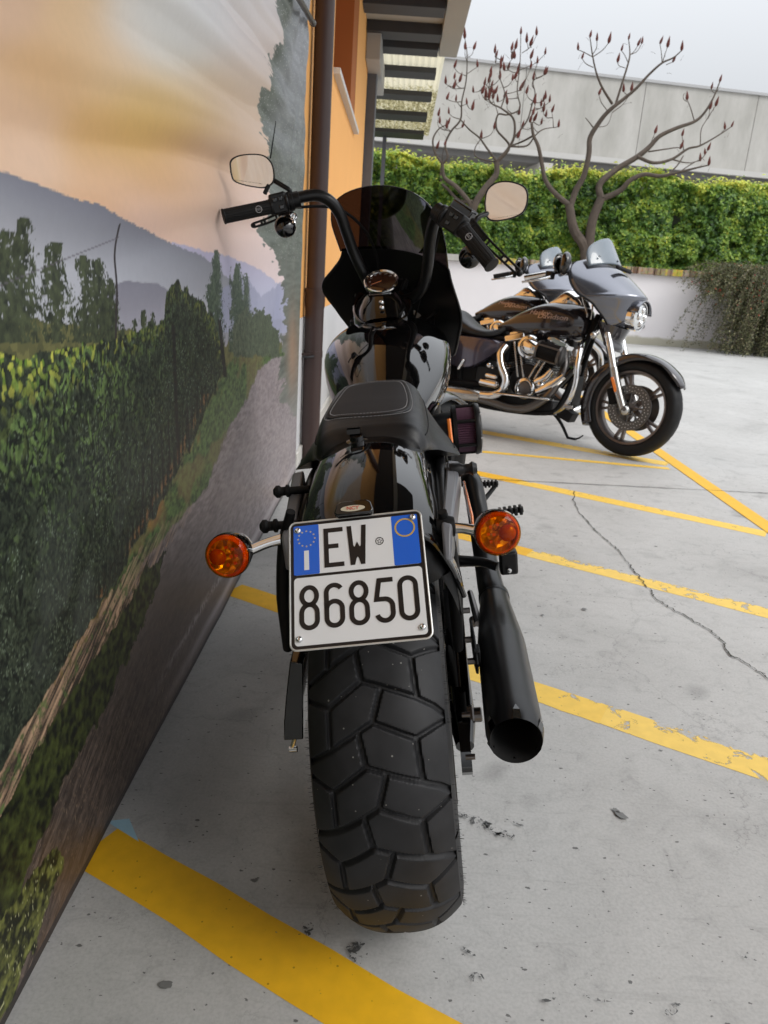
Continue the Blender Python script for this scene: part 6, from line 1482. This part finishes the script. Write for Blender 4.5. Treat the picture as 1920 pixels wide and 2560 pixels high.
# ------------------------------------------------------------------ grey touring motorcycles (view from their right side)
def touring(origin, label, chrome_grips, group='grey touring motorcycles'):
    h2, l2 = R(30.0), R(7.0)
    tf = Vector((math.cos(h2), -math.sin(h2), 0)); t0 = Vector((-math.sin(h2), -math.cos(h2), 0)); tz = Vector((0, 0, 1))
    tr = t0*math.cos(l2)+tz*math.sin(l2); tu = tz*math.cos(l2)-t0*math.sin(l2)
    TM = Matrix.Translation(Vector(origin)) @ Matrix((tr, tf, tu)).transposed().to_4x4()
    e = empty('motorcycle', M=TM); tag(e, label, 'motorcycle', group)
    AX = Vector((0, 1.54, .32)); st_ = R(13)
    def SR(x, y, z):                      # steering turn to the right about the head
        px, py = x, y-1.2; return Vector((px*math.cos(st_)+py*math.sin(st_), 1.2-px*math.sin(st_)+py*math.cos(st_), z))
    def wheel(c, rt, hw, steer, nm, front):
        w_ = empty(nm); w_.parent = e; c = Vector(c); ax = Vector((1, 0, 0)); 
        if steer: ax = Vector((math.cos(st_), -math.sin(st_), 0))
        a1 = Vector((0, 0, 1)); a2 = ax.cross(a1).normalized()
        g = G(); rows = []; prof_ = [(-hw*.72, rt*.755), (-hw*.95, rt*.80), (-hw, rt*.86), (-hw*.86, rt*.94), (-hw*.5, rt*.988), (0, rt), (hw*.5, rt*.988), (hw*.86, rt*.94), (hw, rt*.86), (hw*.95, rt*.80), (hw*.72, rt*.755)]
        pf = cat(prof_, 3); ns = 144
        for k in range(ns+1):
            a = 2*math.pi*k/ns; dr = a1*math.cos(a)+a2*math.sin(a); row = []
            for (x, r_) in pf:
                gr = .004 if (abs(x) > hw*.25 and abs(x) < hw*.9 and ((k+int(abs(x)/hw*6)) % 9 == 0)) else 0
                row.append(c+dr*(r_-gr)+ax*x)
            rows.append(row)
        g.grid(rows); g.ob('tyre', M['rubber'], w_, angle=35)
        g = G(); g.lathe(c, ax, [(-hw*.74, rt*.765), (-hw*.82, rt*.755), (-hw*.78, rt*.715), (-hw*.35, rt*.68), (hw*.35, rt*.68), (hw*.78, rt*.715), (hw*.82, rt*.755), (hw*.74, rt*.765)], 72)
        g.lathe(c, ax, [(-.055, .001), (-.055, .035), (-.03, .045), (.03, .045), (.055, .035), (.055, .001)], 28); g.ob('rim', M['rim'], w_)
        for k in range(5):
            a = 2*math.pi*k/5+.35
            for d in (-.11, .11):
                g = G(); dr = a1*math.cos(a)+a2*math.sin(a); de = a1*math.cos(a+d)+a2*math.sin(a+d); tn = ax.cross(dr).normalized()
                p0, p1 = c+dr*.03+tn*(.012 if d > 0 else -.012)*-1, c+de*(rt*.70)
                t_ = (p1-p0).normalized(); sd_ = ax.cross(t_).normalized(); vs = []
                for p, hw2, th2 in ((p0, .011, .022), (p1, .0085, .016)):
                    for (u_, v_) in ((-1, -1), (1, -1), (1, 1), (-1, 1)): vs.append(tuple(p+sd_*(hw2*u_)+ax*(th2*v_)))
                g.add(vs, [(0, 1, 2, 3), (4, 7, 6, 5), (0, 4, 5, 1), (1, 5, 6, 2), (2, 6, 7, 3), (3, 7, 4, 0)]); g.ob('spoke', M['rim'], w_, bevel=.003)
        for sx in ((-.062, .062) if front else (.07,)):
            g = G(); rows = []
            r0_, r1_ = rt*.29, rt*.47
            g.lathe(c+ax*sx, ax, [(-.0025, r0_), (-.0025, r1_), (.0025, r1_), (.0025, r0_), (-.0025, r0_)], 60)
            for k in range(8):
                a = 2*math.pi*k/8; dr = a1*math.cos(a)+a2*math.sin(a); g.tube([c+ax*sx+dr*.03, c+ax*sx+dr*(r0_+.006)], .006, 6, 1)
            g.ob('brake_disc', M['disc'], w_)
            g = G()
            for k in range(40):
                a = 2*math.pi*k/40; dr = a1*math.cos(a)+a2*math.sin(a)
                for rr_ in ((r0_+r1_)/2-.012, (r0_+r1_)/2+.012):
                    q = c+ax*(sx+math.copysign(.0029, sx))+dr*(rr_+(.003 if k % 2 else -.003)); g.lathe(q, ax, [(0, .0035), (0, .0001)], 6)
            g.ob('disc_holes', M['lamp'] if False else M['alu'], w_)
        return w_
    wheel(SR(0, 1.54, .32), .32, .066, True, 'front_wheel', True)
    wheel((0, -.08, .315), .315, .085, False, 'rear_wheel', False)
    # forks
    f_ = empty('front_fork'); f_.parent = e
    for sx in (-1, 1):
        g = G(); g.cyl(SR(.102*sx, 1.30, .80), SR(.102*sx, 1.405, .545), .0245, seg=22); g.ob('upper_tube', M['chrome'], f_)
        g = G(); g.tube([SR(.102*sx, 1.40, .56), SR(.102*sx, 1.45, .44), SR(.102*sx, 1.53, .285)], [.030, .031, .024], 20, 3); g.sphere(SR(.106*sx, 1.538, .300), .032, (.9, 1, 1.1)); g.ob('slider', M['steel'], f_)
        g = G(); g.cyl(SR(.09*sx, 1.54, .31), SR(.135*sx, 1.54, .31), .014, seg=16); g.ob('axle_cap', M['dsteel'], f_)
        g = G(); q = SR(.134*sx, 1.44, .455); g.box(q, (.006, .02, .10), Matrix.Rotation(R(25), 3, 'X')); g.ob('reflector', M['refl'], f_, bevel=.002)
        g = G(); g.box(SR(.085*sx, 1.42, .38), (.03, .06, .11), Matrix.Rotation(R(20), 3, 'X')); g.ob('caliper', M['matte'], f_, bevel=.012)
    # fender
    rows = []
    for k in range(49):
        a = R(28+180*k/48); dr = (0, math.cos(a), math.sin(a)); r_ = .352; wv = .078*(1 if k > 4 else .45+.55*k/4); sk = .012+.070*min(1, max(0, (k-6)/22))
        row = []
        for (x, dd) in [(-1.02, -sk), (-1.02, -sk*.6), (-1, -.018), (-.9, -.008), (-.6, -.001), (0, .003), (.6, -.001), (.9, -.008), (1, -.018), (1.02, -sk*.6), (1.02, -sk)]:
            row.append(SR(wv*x, 1.54+math.cos(a)*(r_+dd), .32+math.sin(a)*(r_+dd)))
        rows.append(row)
    g = G(); g.grid(rows); g.ob('front_fender', M['gund'], e, solid=.004, angle=50)
    # nacelle below the fairing
    rows = []
    for (z_, w_, y0, y1) in cat([(.845, .15, 1.18, 1.40), (.80, .135, 1.20, 1.38), (.76, .125, 1.23, 1.36), (.72, .13, 1.26, 1.37), (.695, .125, 1.27, 1.37)], 3):
        rows.append([SR(w_*math.cos(a)*(.75+.25*abs(math.cos(a))), (y0+y1)/2+(y1-y0)/2*math.sin(a), z_-.10*(math.sin(a)*.3)) for a in [2*math.pi*k/28 for k in range(28)]])
    g = G(); g.grid(rows, closed=True, caps=True); g.ob('fork_cover', M['gund'], e)
    # batwing fairing
    fz_ = [(.812, 1.36, .10, .05), (.83, 1.395, .135, .08), (.87, 1.43, .175, .13), (.92, 1.445, .215, .185), (.97, 1.46, .25, .235), (1.02, 1.475, .28, .285), (1.045, 1.455, .292, .295), (1.08, 1.415, .302, .29), (1.12, 1.365, .308, .27), (1.16, 1.31, .306, .235), (1.20, 1.25, .298, .19), (1.235, 1.19, .278, .13), (1.255, 1.15, .25, .08), (1.262, 1.12, .20, .04)]
    rows = []
    for (z_, yn, w_, dp_) in cat(fz_, 4):
        rows.append([SR(w_*(-1+2*k/48), yn-dp_*abs(-1+2*k/48)**2.1-.0, z_-.055*abs(-1+2*k/48)**2.2*(1 if z_ > .95 else 0)*min(1, (z_-.95)/.1 if z_ > .95 else 0)) for k in range(49)])
    g = G(); g.grid(rows); fr = g.ob('fairing', M['gun'], e, solid=.006, angle=60)
    edge = [r_[-1] for r_ in rows]; edgel = [r_[0] for r_ in rows]
    g = G(); cen = [(a+b_)/2+Vector((0, .03, 0)) for a, b_ in zip(edge, edgel)]
    g.grid([[a+Vector((0, .012, 0)) for a in edge], cen, [a+Vector((0, .012, 0)) for a in edgel]]); g.ob('inner_panel', M['matte'], fr)
    g = G(); g.tube([tuple(p) for p in edge[::2]], .007, 8, 1); g.tube([tuple(p) for p in edgel[::2]], .007, 8, 1); g.ob('edge_trim', M['matte'], fr)
    g = G(); g.lathe(SR(0, 1.27, 1.205), SR(0, 2.0, 1.36)-SR(0, 1.27, 1.205), [(-.02, .001)], 4) if False else g.box(SR(.03, 1.305, 1.195), (.20, .020, .030), Matrix.Rotation(-st_, 3, 'Z') @ Matrix.Rotation(R(42), 3, 'X')); g.ob('air_vent', M['black_in'], fr, bevel=.008)
    g = G(); hc = SR(0, 1.452, .905); hax = (SR(0, 2.0, .86)-SR(0, 1.45, .905)).normalized()
    g.lathe(hc, hax, [(-.09, .088), (-.01, .094), (.012, .0945), (.018, .090), (.016, .085)], 40); g.ob('headlamp_ring', M['chrome'], fr)
    g = G(); g.lathe(hc, hax, [(.010, .0855), (.020, .07), (.026, .04), (.028, .0002)], 40); hl = g.ob('headlamp', M['lamp'], e)
    g = G(); n_ = hax.orthogonal().normalized(); b_ = hax.cross(n_)
    for (u_, v_) in ((.0, .042), (.0, -.042), (.04, 0), (-.04, 0)): g.sphere(hc+hax*.020+Vector((0, 0, v_))+SR(u_, 1.2, 0)-SR(0, 1.2, 0), .024, seg=12, rings=8)
    g.ob('projector_lens', M['chrome'], hl)
    g = G(); rows = []
    for k in range(17):
        a = R(10+160*k/16); rows.append([hc+(SR(1, 1.2, 0)-SR(0, 1.2, 0))*(math.cos(a)*rr_)+Vector((0, 0, 1))*math.sin(a)*rr_+hax*dd for rr_, dd in ((.100, -.05), (.104, .02), (.103, .042), (.097, .04))])
    g.grid(rows); g.ob('headlamp_visor', M['gun'], fr, solid=.004)
    # windshield
    rows = []
    for (z_, w_, y_) in cat([(1.225, .235, 1.245), (1.26, .232, 1.225), (1.30, .222, 1.20), (1.335, .200, 1.178), (1.362, .165, 1.162), (1.382, .115, 1.15), (1.392, .06, 1.144), (1.394, .003, 1.143)], 3):
        rows.append([SR(w_*(-1+2*k/24), y_-1.6*(w_*(-1+2*k/24))**2, z_-.045*abs(-1+2*k/24)**2*(w_/.235)) for k in range(25)])
    g = G(); g.grid(rows); g.ob('windshield', M['clearsm2'], e, solid=.004)
    for x in (-.17, 0, .17):
        g = G(); g.lathe(SR(x, 1.235-1.6*x*x, 1.25), (0, .5, .8), [(0, .007), (.005, .006), (.006, .001)], 10); g.ob('shield_screw', M['black_in'], e)
    # bars, grip, mirror
    for sx in (1, -1):
        g = G(); g.tube([SR(.03*sx, 1.13, 1.04), SR(.12*sx, 1.10, 1.12), SR(.26*sx, 1.0, 1.135), SR(.37*sx, .93, 1.10)], .0135, 12, 5); g.ob('handlebar', M['satin'], e)
        gp = empty('grip'); gp.parent = e
        g = G(); a, b_ = SR(.36*sx, .93, 1.105), SR(.43*sx, .815, 1.065); g.tube([a, b_], [.0185, .0195], 18, 1)
        g.ob('sleeve', M['chrome'] if chrome_grips else M['rubber'], gp)
        g = G(); g.box(SR(.345*sx, .955, 1.10), (.05, .05, .05), Matrix.Rotation(-st_, 3, 'Z')); g.ob('switchgear', M['satin'], gp, bevel=.008)
        g = G(); g.tube([SR(.375*sx, .975, 1.085), SR(.42*sx, .93, 1.06), SR(.46*sx, .86, 1.04), SR(.47*sx, .83, 1.035)], [.008, .007, .006, .008], 10, 4); g.ob('lever', M['chrome'], gp)
        mi = empty('mirror'); mi.parent = e
        c_ = SR(.345*sx, 1.04, 1.175); an = (SR(.05*sx, 0, .1)-SR(0, 1.0, 0)).normalized()
        g = G(); g.sphere(c_+Vector((0, .012, 0)), .074, (1.05, .55, 1.0), 20, 12, Matrix.Rotation(R(20)*sx, 3, 'Z')); g.ob('mirror_shell', M['gloss'], mi)
        g = G(); g.lathe(c_-an*.0+Vector((0, -.016, 0)), Vector((-.3*sx, -1, 0)), [(.012, .066), (.016, .064), (.0165, .0002)], 28); g.ob('mirror_glass', M['mirror'], mi)
    # tank
    rows = []
    for (s_, w_, ht, hm, hbb) in cat([(.48, .055, .775, .755, .735), (.55, .085, .815, .775, .725), (.64, .12, .872, .80, .70), (.75, .148, .925, .825, .683), (.86, .160, .955, .84, .680), (.97, .158, .962, .845, .690), (1.06, .138, .952, .845, .705), (1.12, .10, .93, .84, .74), (1.145, .04, .89, .835, .79)], 4):
        row = []
        for k in range(48):
            a = 2*math.pi*k/48; c_, s2 = math.cos(a), math.sin(a); x = w_*math.copysign(abs(c_)**.85, c_); z_ = hm+(ht-hm)*abs(s2)**1.0 if s2 >= 0 else hm-(hm-hbb)*abs(s2)**.75; row.append((x, s_, z_))
        rows.append(row)
    g = G(); g.grid(rows, closed=True, caps=True); tk = g.ob('fuel_tank', M['gund'], e, angle=60)
    bv = BVHTree.FromPolygons([Vector(v) for v in g.v], [tuple(f) for f in g.f])
    for txt, ys, zs, sz in (('Harley-', .815, .868, .042), ('Davidson', .905, .846, .042)):
        def fn(x, y, z):
            yy_, zz_ = ys+x, zs+y; h = bv.ray_cast(Vector((.6, yy_, zz_)), Vector((-1, 0, 0))); xx = h[0].x if h[0] else .1; return Vector((xx+.0012+z, yy_, zz_))
        text_mesh(txt, sz*1.08, .0010, fn, 'tank_lettering', M['chromeb'], tk, shear=.2, xs=1.25)
    g = G(); rows = []
    for (s_, w_, ht) in cat([(.80, .012, .945), (.86, .045, .985), (.91, .058, 1.03), (.96, .062, 1.045), (1.02, .058, 1.03), (1.07, .045, .99), (1.10, .02, .955)], 4):
        rows.append([(w_*math.cos(a), s_, .93+(ht-.93)*math.sin(a)**.7) for a in [math.pi*k/18 for k in range(19)]])
    g.grid(rows); g.ob('tank_console', M['chrome'], e)
    # seat
    rows = []
    for (s_, w_, ht, hbb, dish) in cat([(-.12, .10, .80, .74, 0), (-.05, .14, .835, .72, 0), (.08, .15, .85, .70, 0), (.17, .155, .845, .68, .0), (.24, .165, .79, .665, .0), (.33, .17, .742, .655, .004), (.42, .155, .725, .652, .006), (.49, .12, .738, .665, .004), (.54, .085, .775, .70, 0), (.575, .05, .815, .765, 0)], 4):
        row = []
        for k in range(36):
            a = 2*math.pi*k/36; c_, s2 = math.cos(a), math.sin(a); row.append((w_*math.copysign(abs(c_)**.7, c_), s_, (ht+hbb)/2+(ht-hbb)/2*math.copysign(abs(s2)**.7, s2)))
        rows.append(row)
    g = G(); g.grid(rows, closed=True, caps=True); g.ob('seat', M['leather'], e, angle=60)
    # saddlebags, side covers, rear fender
    for sx in (1, -1):
        rows = []
        for (s_, zt, zb) in cat([(-.62, .60, .40), (-.55, .64, .34), (-.2, .665, .31), (.05, .67, .33), (.16, .66, .36), (.21, .62, .42)], 4):
            zc, hz_ = (zt+zb)/2, (zt-zb)/2
            rows.append([(sx*(.235+.075*math.copysign(abs(math.cos(a))**.5, math.cos(a))), s_, zc+hz_*math.copysign(abs(math.sin(a))**.5, math.sin(a))) for a in [2*math.pi*k/28 for k in range(28)]])
        g = G(); g.grid(rows, closed=True, caps=True); g.ob('saddlebag', M['gund'], e)
        rows = []
        for (s_, zt, zb, x_) in cat([(.17, .66, .46, .15), (.25, .665, .43, .172), (.36, .665, .44, .18), (.46, .66, .50, .168), (.55, .655, .58, .145), (.58, .645, .62, .13)], 3):
            rows.append([(sx*(x_-.03), s_, zt), (sx*x_, s_, zt-.01), (sx*(x_+.012), s_, (zt+zb)/2+.02), (sx*x_, s_, zb+.01), (sx*(x_-.03), s_, zb)])
        g = G(); g.grid(rows); g.ob('side_cover', M['gun3'], e)
    rows = [[(x*.105, -.08-math.cos(a)*(.36-.02*abs(x)**3), .315+math.sin(a)*(.36-.02*abs(x)**3)) for x in np.linspace(-1, 1, 9)] for a in [R(10+125*k/20) for k in range(21)]]
    g = G(); g.grid(rows); g.ob('rear_fender', M['gund'], e, solid=.004)
    g = G(); g.box((.185, .30, .455), (.045, .022, .085), Matrix.Rotation(R(-25), 3, 'X')); g.ob('passenger_peg', M['chrome'], e, bevel=.008)
    # engine: cases, cylinders with fins, chrome rocker boxes
    en = empty('engine'); en.parent = e
    g = G(); g.tube([(-.15, .78, .40), (.13, .78, .40)], .12, 28, 1); g.box((0, .52, .37), (.24, .26, .20)); g.box((0, .70, .24), (.24, .6, .10)); g.ob('crankcase', M['satin'], en, bevel=.01)
    for s0, s1 in ((.70, .635), (.86, .95)):
        g = G(); d_ = Vector((0, s1-s0, .22)).normalized()
        for k in range(13):
            q = Vector((.02, s0+(s1-s0)*k/12, .47+.185*k/12)); m_ = d_.to_track_quat('Z', 'Y').to_matrix(); g.box(q, (.19-.0*k, .135, .0065), m_)
        g.tube([(.02, s0, .44), (.02, s1, .68)], .048, 20, 1); g.ob('cylinder', M['satin'], en, bevel=0)
        g = G(); m_ = Matrix.Rotation(math.atan2(-(s1-s0), .22), 3, 'X'); g.box((.03, s1+.004, .688), (.17, .155, .052), m_); g.box((.03, s1+.006, .722), (.13, .11, .03), m_); g.ob('rocker_box', M['chrome'], en, bevel=.012)
        for d in (-.018, .018):
            g = G(); g.cyl((.125, (.78+s0)/2+d*1.2, .42), (.115, s1+d*1.0+(.03 if s1 < s0 else -.03), .66), .0095, seg=12); g.ob('pushrod_tube', M['steel'], en)
    g = G(); g.lathe((.13, .79, .35), (1, 0, 0), [(0, .078), (.018, .078), (.03, .068), (.034, .050), (.028, .046), (.026, .044)], 36); g.ob('cam_cover', M['chrome'], en)
    g = G(); g.lathe((.15, .79, .35), (1, 0, 0), [(0, .044), (.006, .042), (.009, .001)], 30); g.ob('timer_cover', M['dsteel'], en)
    g = G(); g.tube([(.13, .86, .40), (.14, .92, .44), (.14, .96, .50)], [.03, .026, .02], 14, 4); g.sphere((.145, .90, .385), .03, seg=14, rings=10); g.ob('oil_filter_mount', M['chrome'], en)
    g = G(); g.tube([(.15, .89, .33), (.155, .98, .39), (.16, 1.06, .47)], [.036, .04, .03], 18, 4); g.ob('lower_cover', M['chrome'], en)
    g = G(); g.tube([(.12, 1.02, .40), (.12, 1.10, .52)], .035, 18, 1); g.ob('oil_filter', M['gloss'], en)
    for (s0, s1, z0, z1, r_) in ((.47, .58, .352, .345, .030), (.50, .57, .405, .400, .018)):
        g = G(); g.tube([(.16, s0, z0), (.165, s1, z1)], [r_, r_], 20, 1); g.sphere((.16, s0, z0), r_, seg=16, rings=10); g.sphere((.165, s1, z1), r_, seg=16, rings=10); g.ob('transmission_cover', M['chrome'], en)
    g = G(); g.sphere((.15, .50, .475), .022, seg=12, rings=8); g.sphere((.15, .53, .46), .010, seg=10, rings=6); g.cyl((.12, .50, .475), (.155, .50, .475), .014); g.ob('brake_cylinder', M['chrome'], en)
    # intake and air filter
    g = G(); g.tube([(.06, .80, .62), (.17, .79, .63), (.215, .82, .625), (.225, .88, .617)], [.045, .066, .058, .046], 24, 5); g.lathe((.19, .785, .63), (1, 0, 0), [(-.03, .078), (0, .082), (.010, .074), (.012, .06)], 32); g.ob('intake_elbow', M['chrome'], en)
    g = G(); a, b_ = Vector((.225, .875, .618)), Vector((.232, 1.035, .590)); ax = b_-a; rows = []; n_ = ax.orthogonal().normalized(); m_ = ax.cross(n_).normalized()
    for t_ in (0, 1): rows.append([a+ax*t_+n_*((.062+(.002 if k % 2 else -.002))*math.cos(2*math.pi*k/80))+m_*((.062+(.002 if k % 2 else -.002))*math.sin(2*math.pi*k/80)) for k in range(80)])
    g.grid(rows, closed=True); g.ob('air_filter', M['matte'], en, smooth=False)
    g = G()
    for k in range(4):
        an = 2*math.pi*k/4+.2; dr = n_*math.cos(an)+m_*math.sin(an); g.tube([a+dr*.066, b_+dr*.066], .006, 8, 1)
    g.lathe(b_, ax, [(-.01, .066), (-.008, .070), (.008, .068), (.014, .055), (.015, .001)], 30); g.lathe(a, -ax, [(-.01, .066), (-.008, .070), (.008, .066)], 30); g.ob('filter_cage', M['dsteel'], en)
    # exhaust
    xh = empty('exhaust'); xh.parent = e
    g = G(); g.tube([(.14, .60, .62), (.18, .585, .56), (.205, .615, .48), (.215, .665, .40), (.222, .66, .32), (.225, .60, .272), (.228, .50, .262), (.235, .42, .26)], .029, 22, 8); g.ob('rear_header', M['chrome'], xh)
    g = G(); g.tube([(.10, 1.02, .62), (.14, 1.04, .50), (.17, .98, .33), (.19, .86, .225), (.20, .74, .205), (.215, .60, .222), (.228, .46, .24)], .028, 20, 8); g.ob('front_header', M['dsteel'], xh)
    g = G(); g.tube([(.235, .50, .255), (.24, .44, .252), (.26, .2, .25), (.27, -.2, .26), (.27, -.62, .265)], [.036, .045, .049, .05, .046], 26, 3); g.ob('muffler', M['steel'], xh)
    # floorboard, guard, frame
    g = G(); g.prism([(.62, .284), (1.03, .296), (1.03, .309), (.62, .297)], lambda u, v, w_: (w_, u, v), .20, .31); g.ob('floorboard', M['chrome'], e, bevel=.005)
    g = G(); g.prism([(.64, .298), (1.01, .309), (1.01, .313), (.64, .302)], lambda u, v, w_: (w_, u, v), .205, .305); g.ob('floorboard_rubber', M['rubber'], e)
    g = G(); g.tube([(.02, 1.12, .73), (.14, 1.14, .70), (.25, 1.165, .655), (.30, 1.175, .56), (.30, 1.185, .44), (.285, 1.165, .34), (.22, 1.11, .265), (.12, 1.03, .215)], .0175, 18, 6); g.tube([(-.02, 1.12, .73), (-.14, 1.14, .70), (-.25, 1.165, .655), (-.30, 1.175, .56), (-.30, 1.185, .44), (-.285, 1.165, .34), (-.22, 1.11, .265), (-.12, 1.03, .215)], .0175, 18, 6); g.ob('engine_guard', M['chrome'], e)
    g = G(); g.lathe((.285, 1.175, .52), (.1, 0, 1), [(-.03, .026), (.03, .026)], 16); g.box((.25, 1.16, .52), (.06, .03, .05)); g.ob('guard_clamp', M['steel'], e, bevel=.004)
    g = G()
    for sx in (1, -1):
        g.tube([(.03*sx, 1.18, .90), (.07*sx, 1.12, .62), (.10*sx, 1.06, .30), (.11*sx, .95, .20), (.115*sx, .5, .185), (.11*sx, .30, .25), (.11*sx, .24, .6)], .019, 12, 5); g.tube([(.03*sx, 1.16, .86), (.08*sx, .8, .70), (.09*sx, .3, .66), (.11*sx, -.2, .62)], .017, 10, 4)
        g.tube([(.12*sx, -.08, .315), (.12*sx, .2, .32), (.12*sx, .45, .33)], [.03, .026, .024], 12, 3)
    g.box((0, 1.10, .38), (.20, .05, .20)); g.box((.06, 1.10, .21), (.16, .10, .07), Matrix.Rotation(R(-20), 3, 'X'))
    g.ob('frame', M['matte'], e, bevel=.006)
    g = G(); g.box((.02, .52, .58), (.22, .22, .14)); g.box((.0, .34, .40), (.22, .26, .28)); g.box((0, .9, .70), (.12, .3, .06)); g.ob('battery_box', M['matte'], e, bevel=.012)
    g = G(); g.tube([(.13, 1.10, .25), (.15, 1.15, .255), (.21, 1.17, .27)], .009, 8, 3); g.box((.235, 1.155, .272), (.075, .06, .02)); g.ob('brake_pedal', M['steel'], e, bevel=.004)
    g = G(); g.tube([(-.10, .95, .20), (-.16, 1.0, .13), (-.21, 1.05, .035)], [.014, .012, .010], 10, 3); g.tube([(-.21, 1.05, .033), (-.20, 1.12, .036), (-.17, 1.17, .07)], [.010, .007, .005], 8, 3); g.ob('kickstand', M['matte'], e)
    # cables between bars and tank
    g = G(); g.tube([SR(.16, 1.07, 1.10), SR(.12, 1.10, .98), (.09, 1.12, .88), (.07, 1.08, .80)], .007, 8, 5); g.tube([SR(.08, 1.12, 1.08), SR(.09, 1.16, .95), (.06, 1.14, .86)], .006, 8, 5); g.ob('cables', M['steel'] if chrome_grips else M['matte'], e)
    g = G(); q = SR(.16, 1.27, .775); g.tube([tuple(q), tuple(q+Vector((.03, -.01, -.02)))], .016, 14, 1); g.sphere(q+Vector((.045, -.01, -.025)), .024, seg=14, rings=10); g.ob('signal_bracket', M['steel'], e)
    return e
M['gun3'] = pm('side_gunmetal', (0.07, 0.06, 0.085), 0.2, 0.5, coat=1.0)
M['clearsm2'] = pm('grey_screen', (0.17, 0.21, 0.25), 0.12, coat=1.0, trans=0.25, ior=1.3)
M['chromeb'] = pm('badge_chrome', (0.50, 0.38, 0.33), 0.35, 0.6)
TO = (1.70-math.cos(R(30))*1.625, 4.89+math.sin(R(30))*1.625, 0)
touring(TO, 'grey touring motorcycle with chrome grips parked nearest, its round headlamp in full view', True)
touring((TO[0], TO[1]+1.70, 0), 'grey touring motorcycle half hidden behind the nearer grey one, with plain black grips', False)
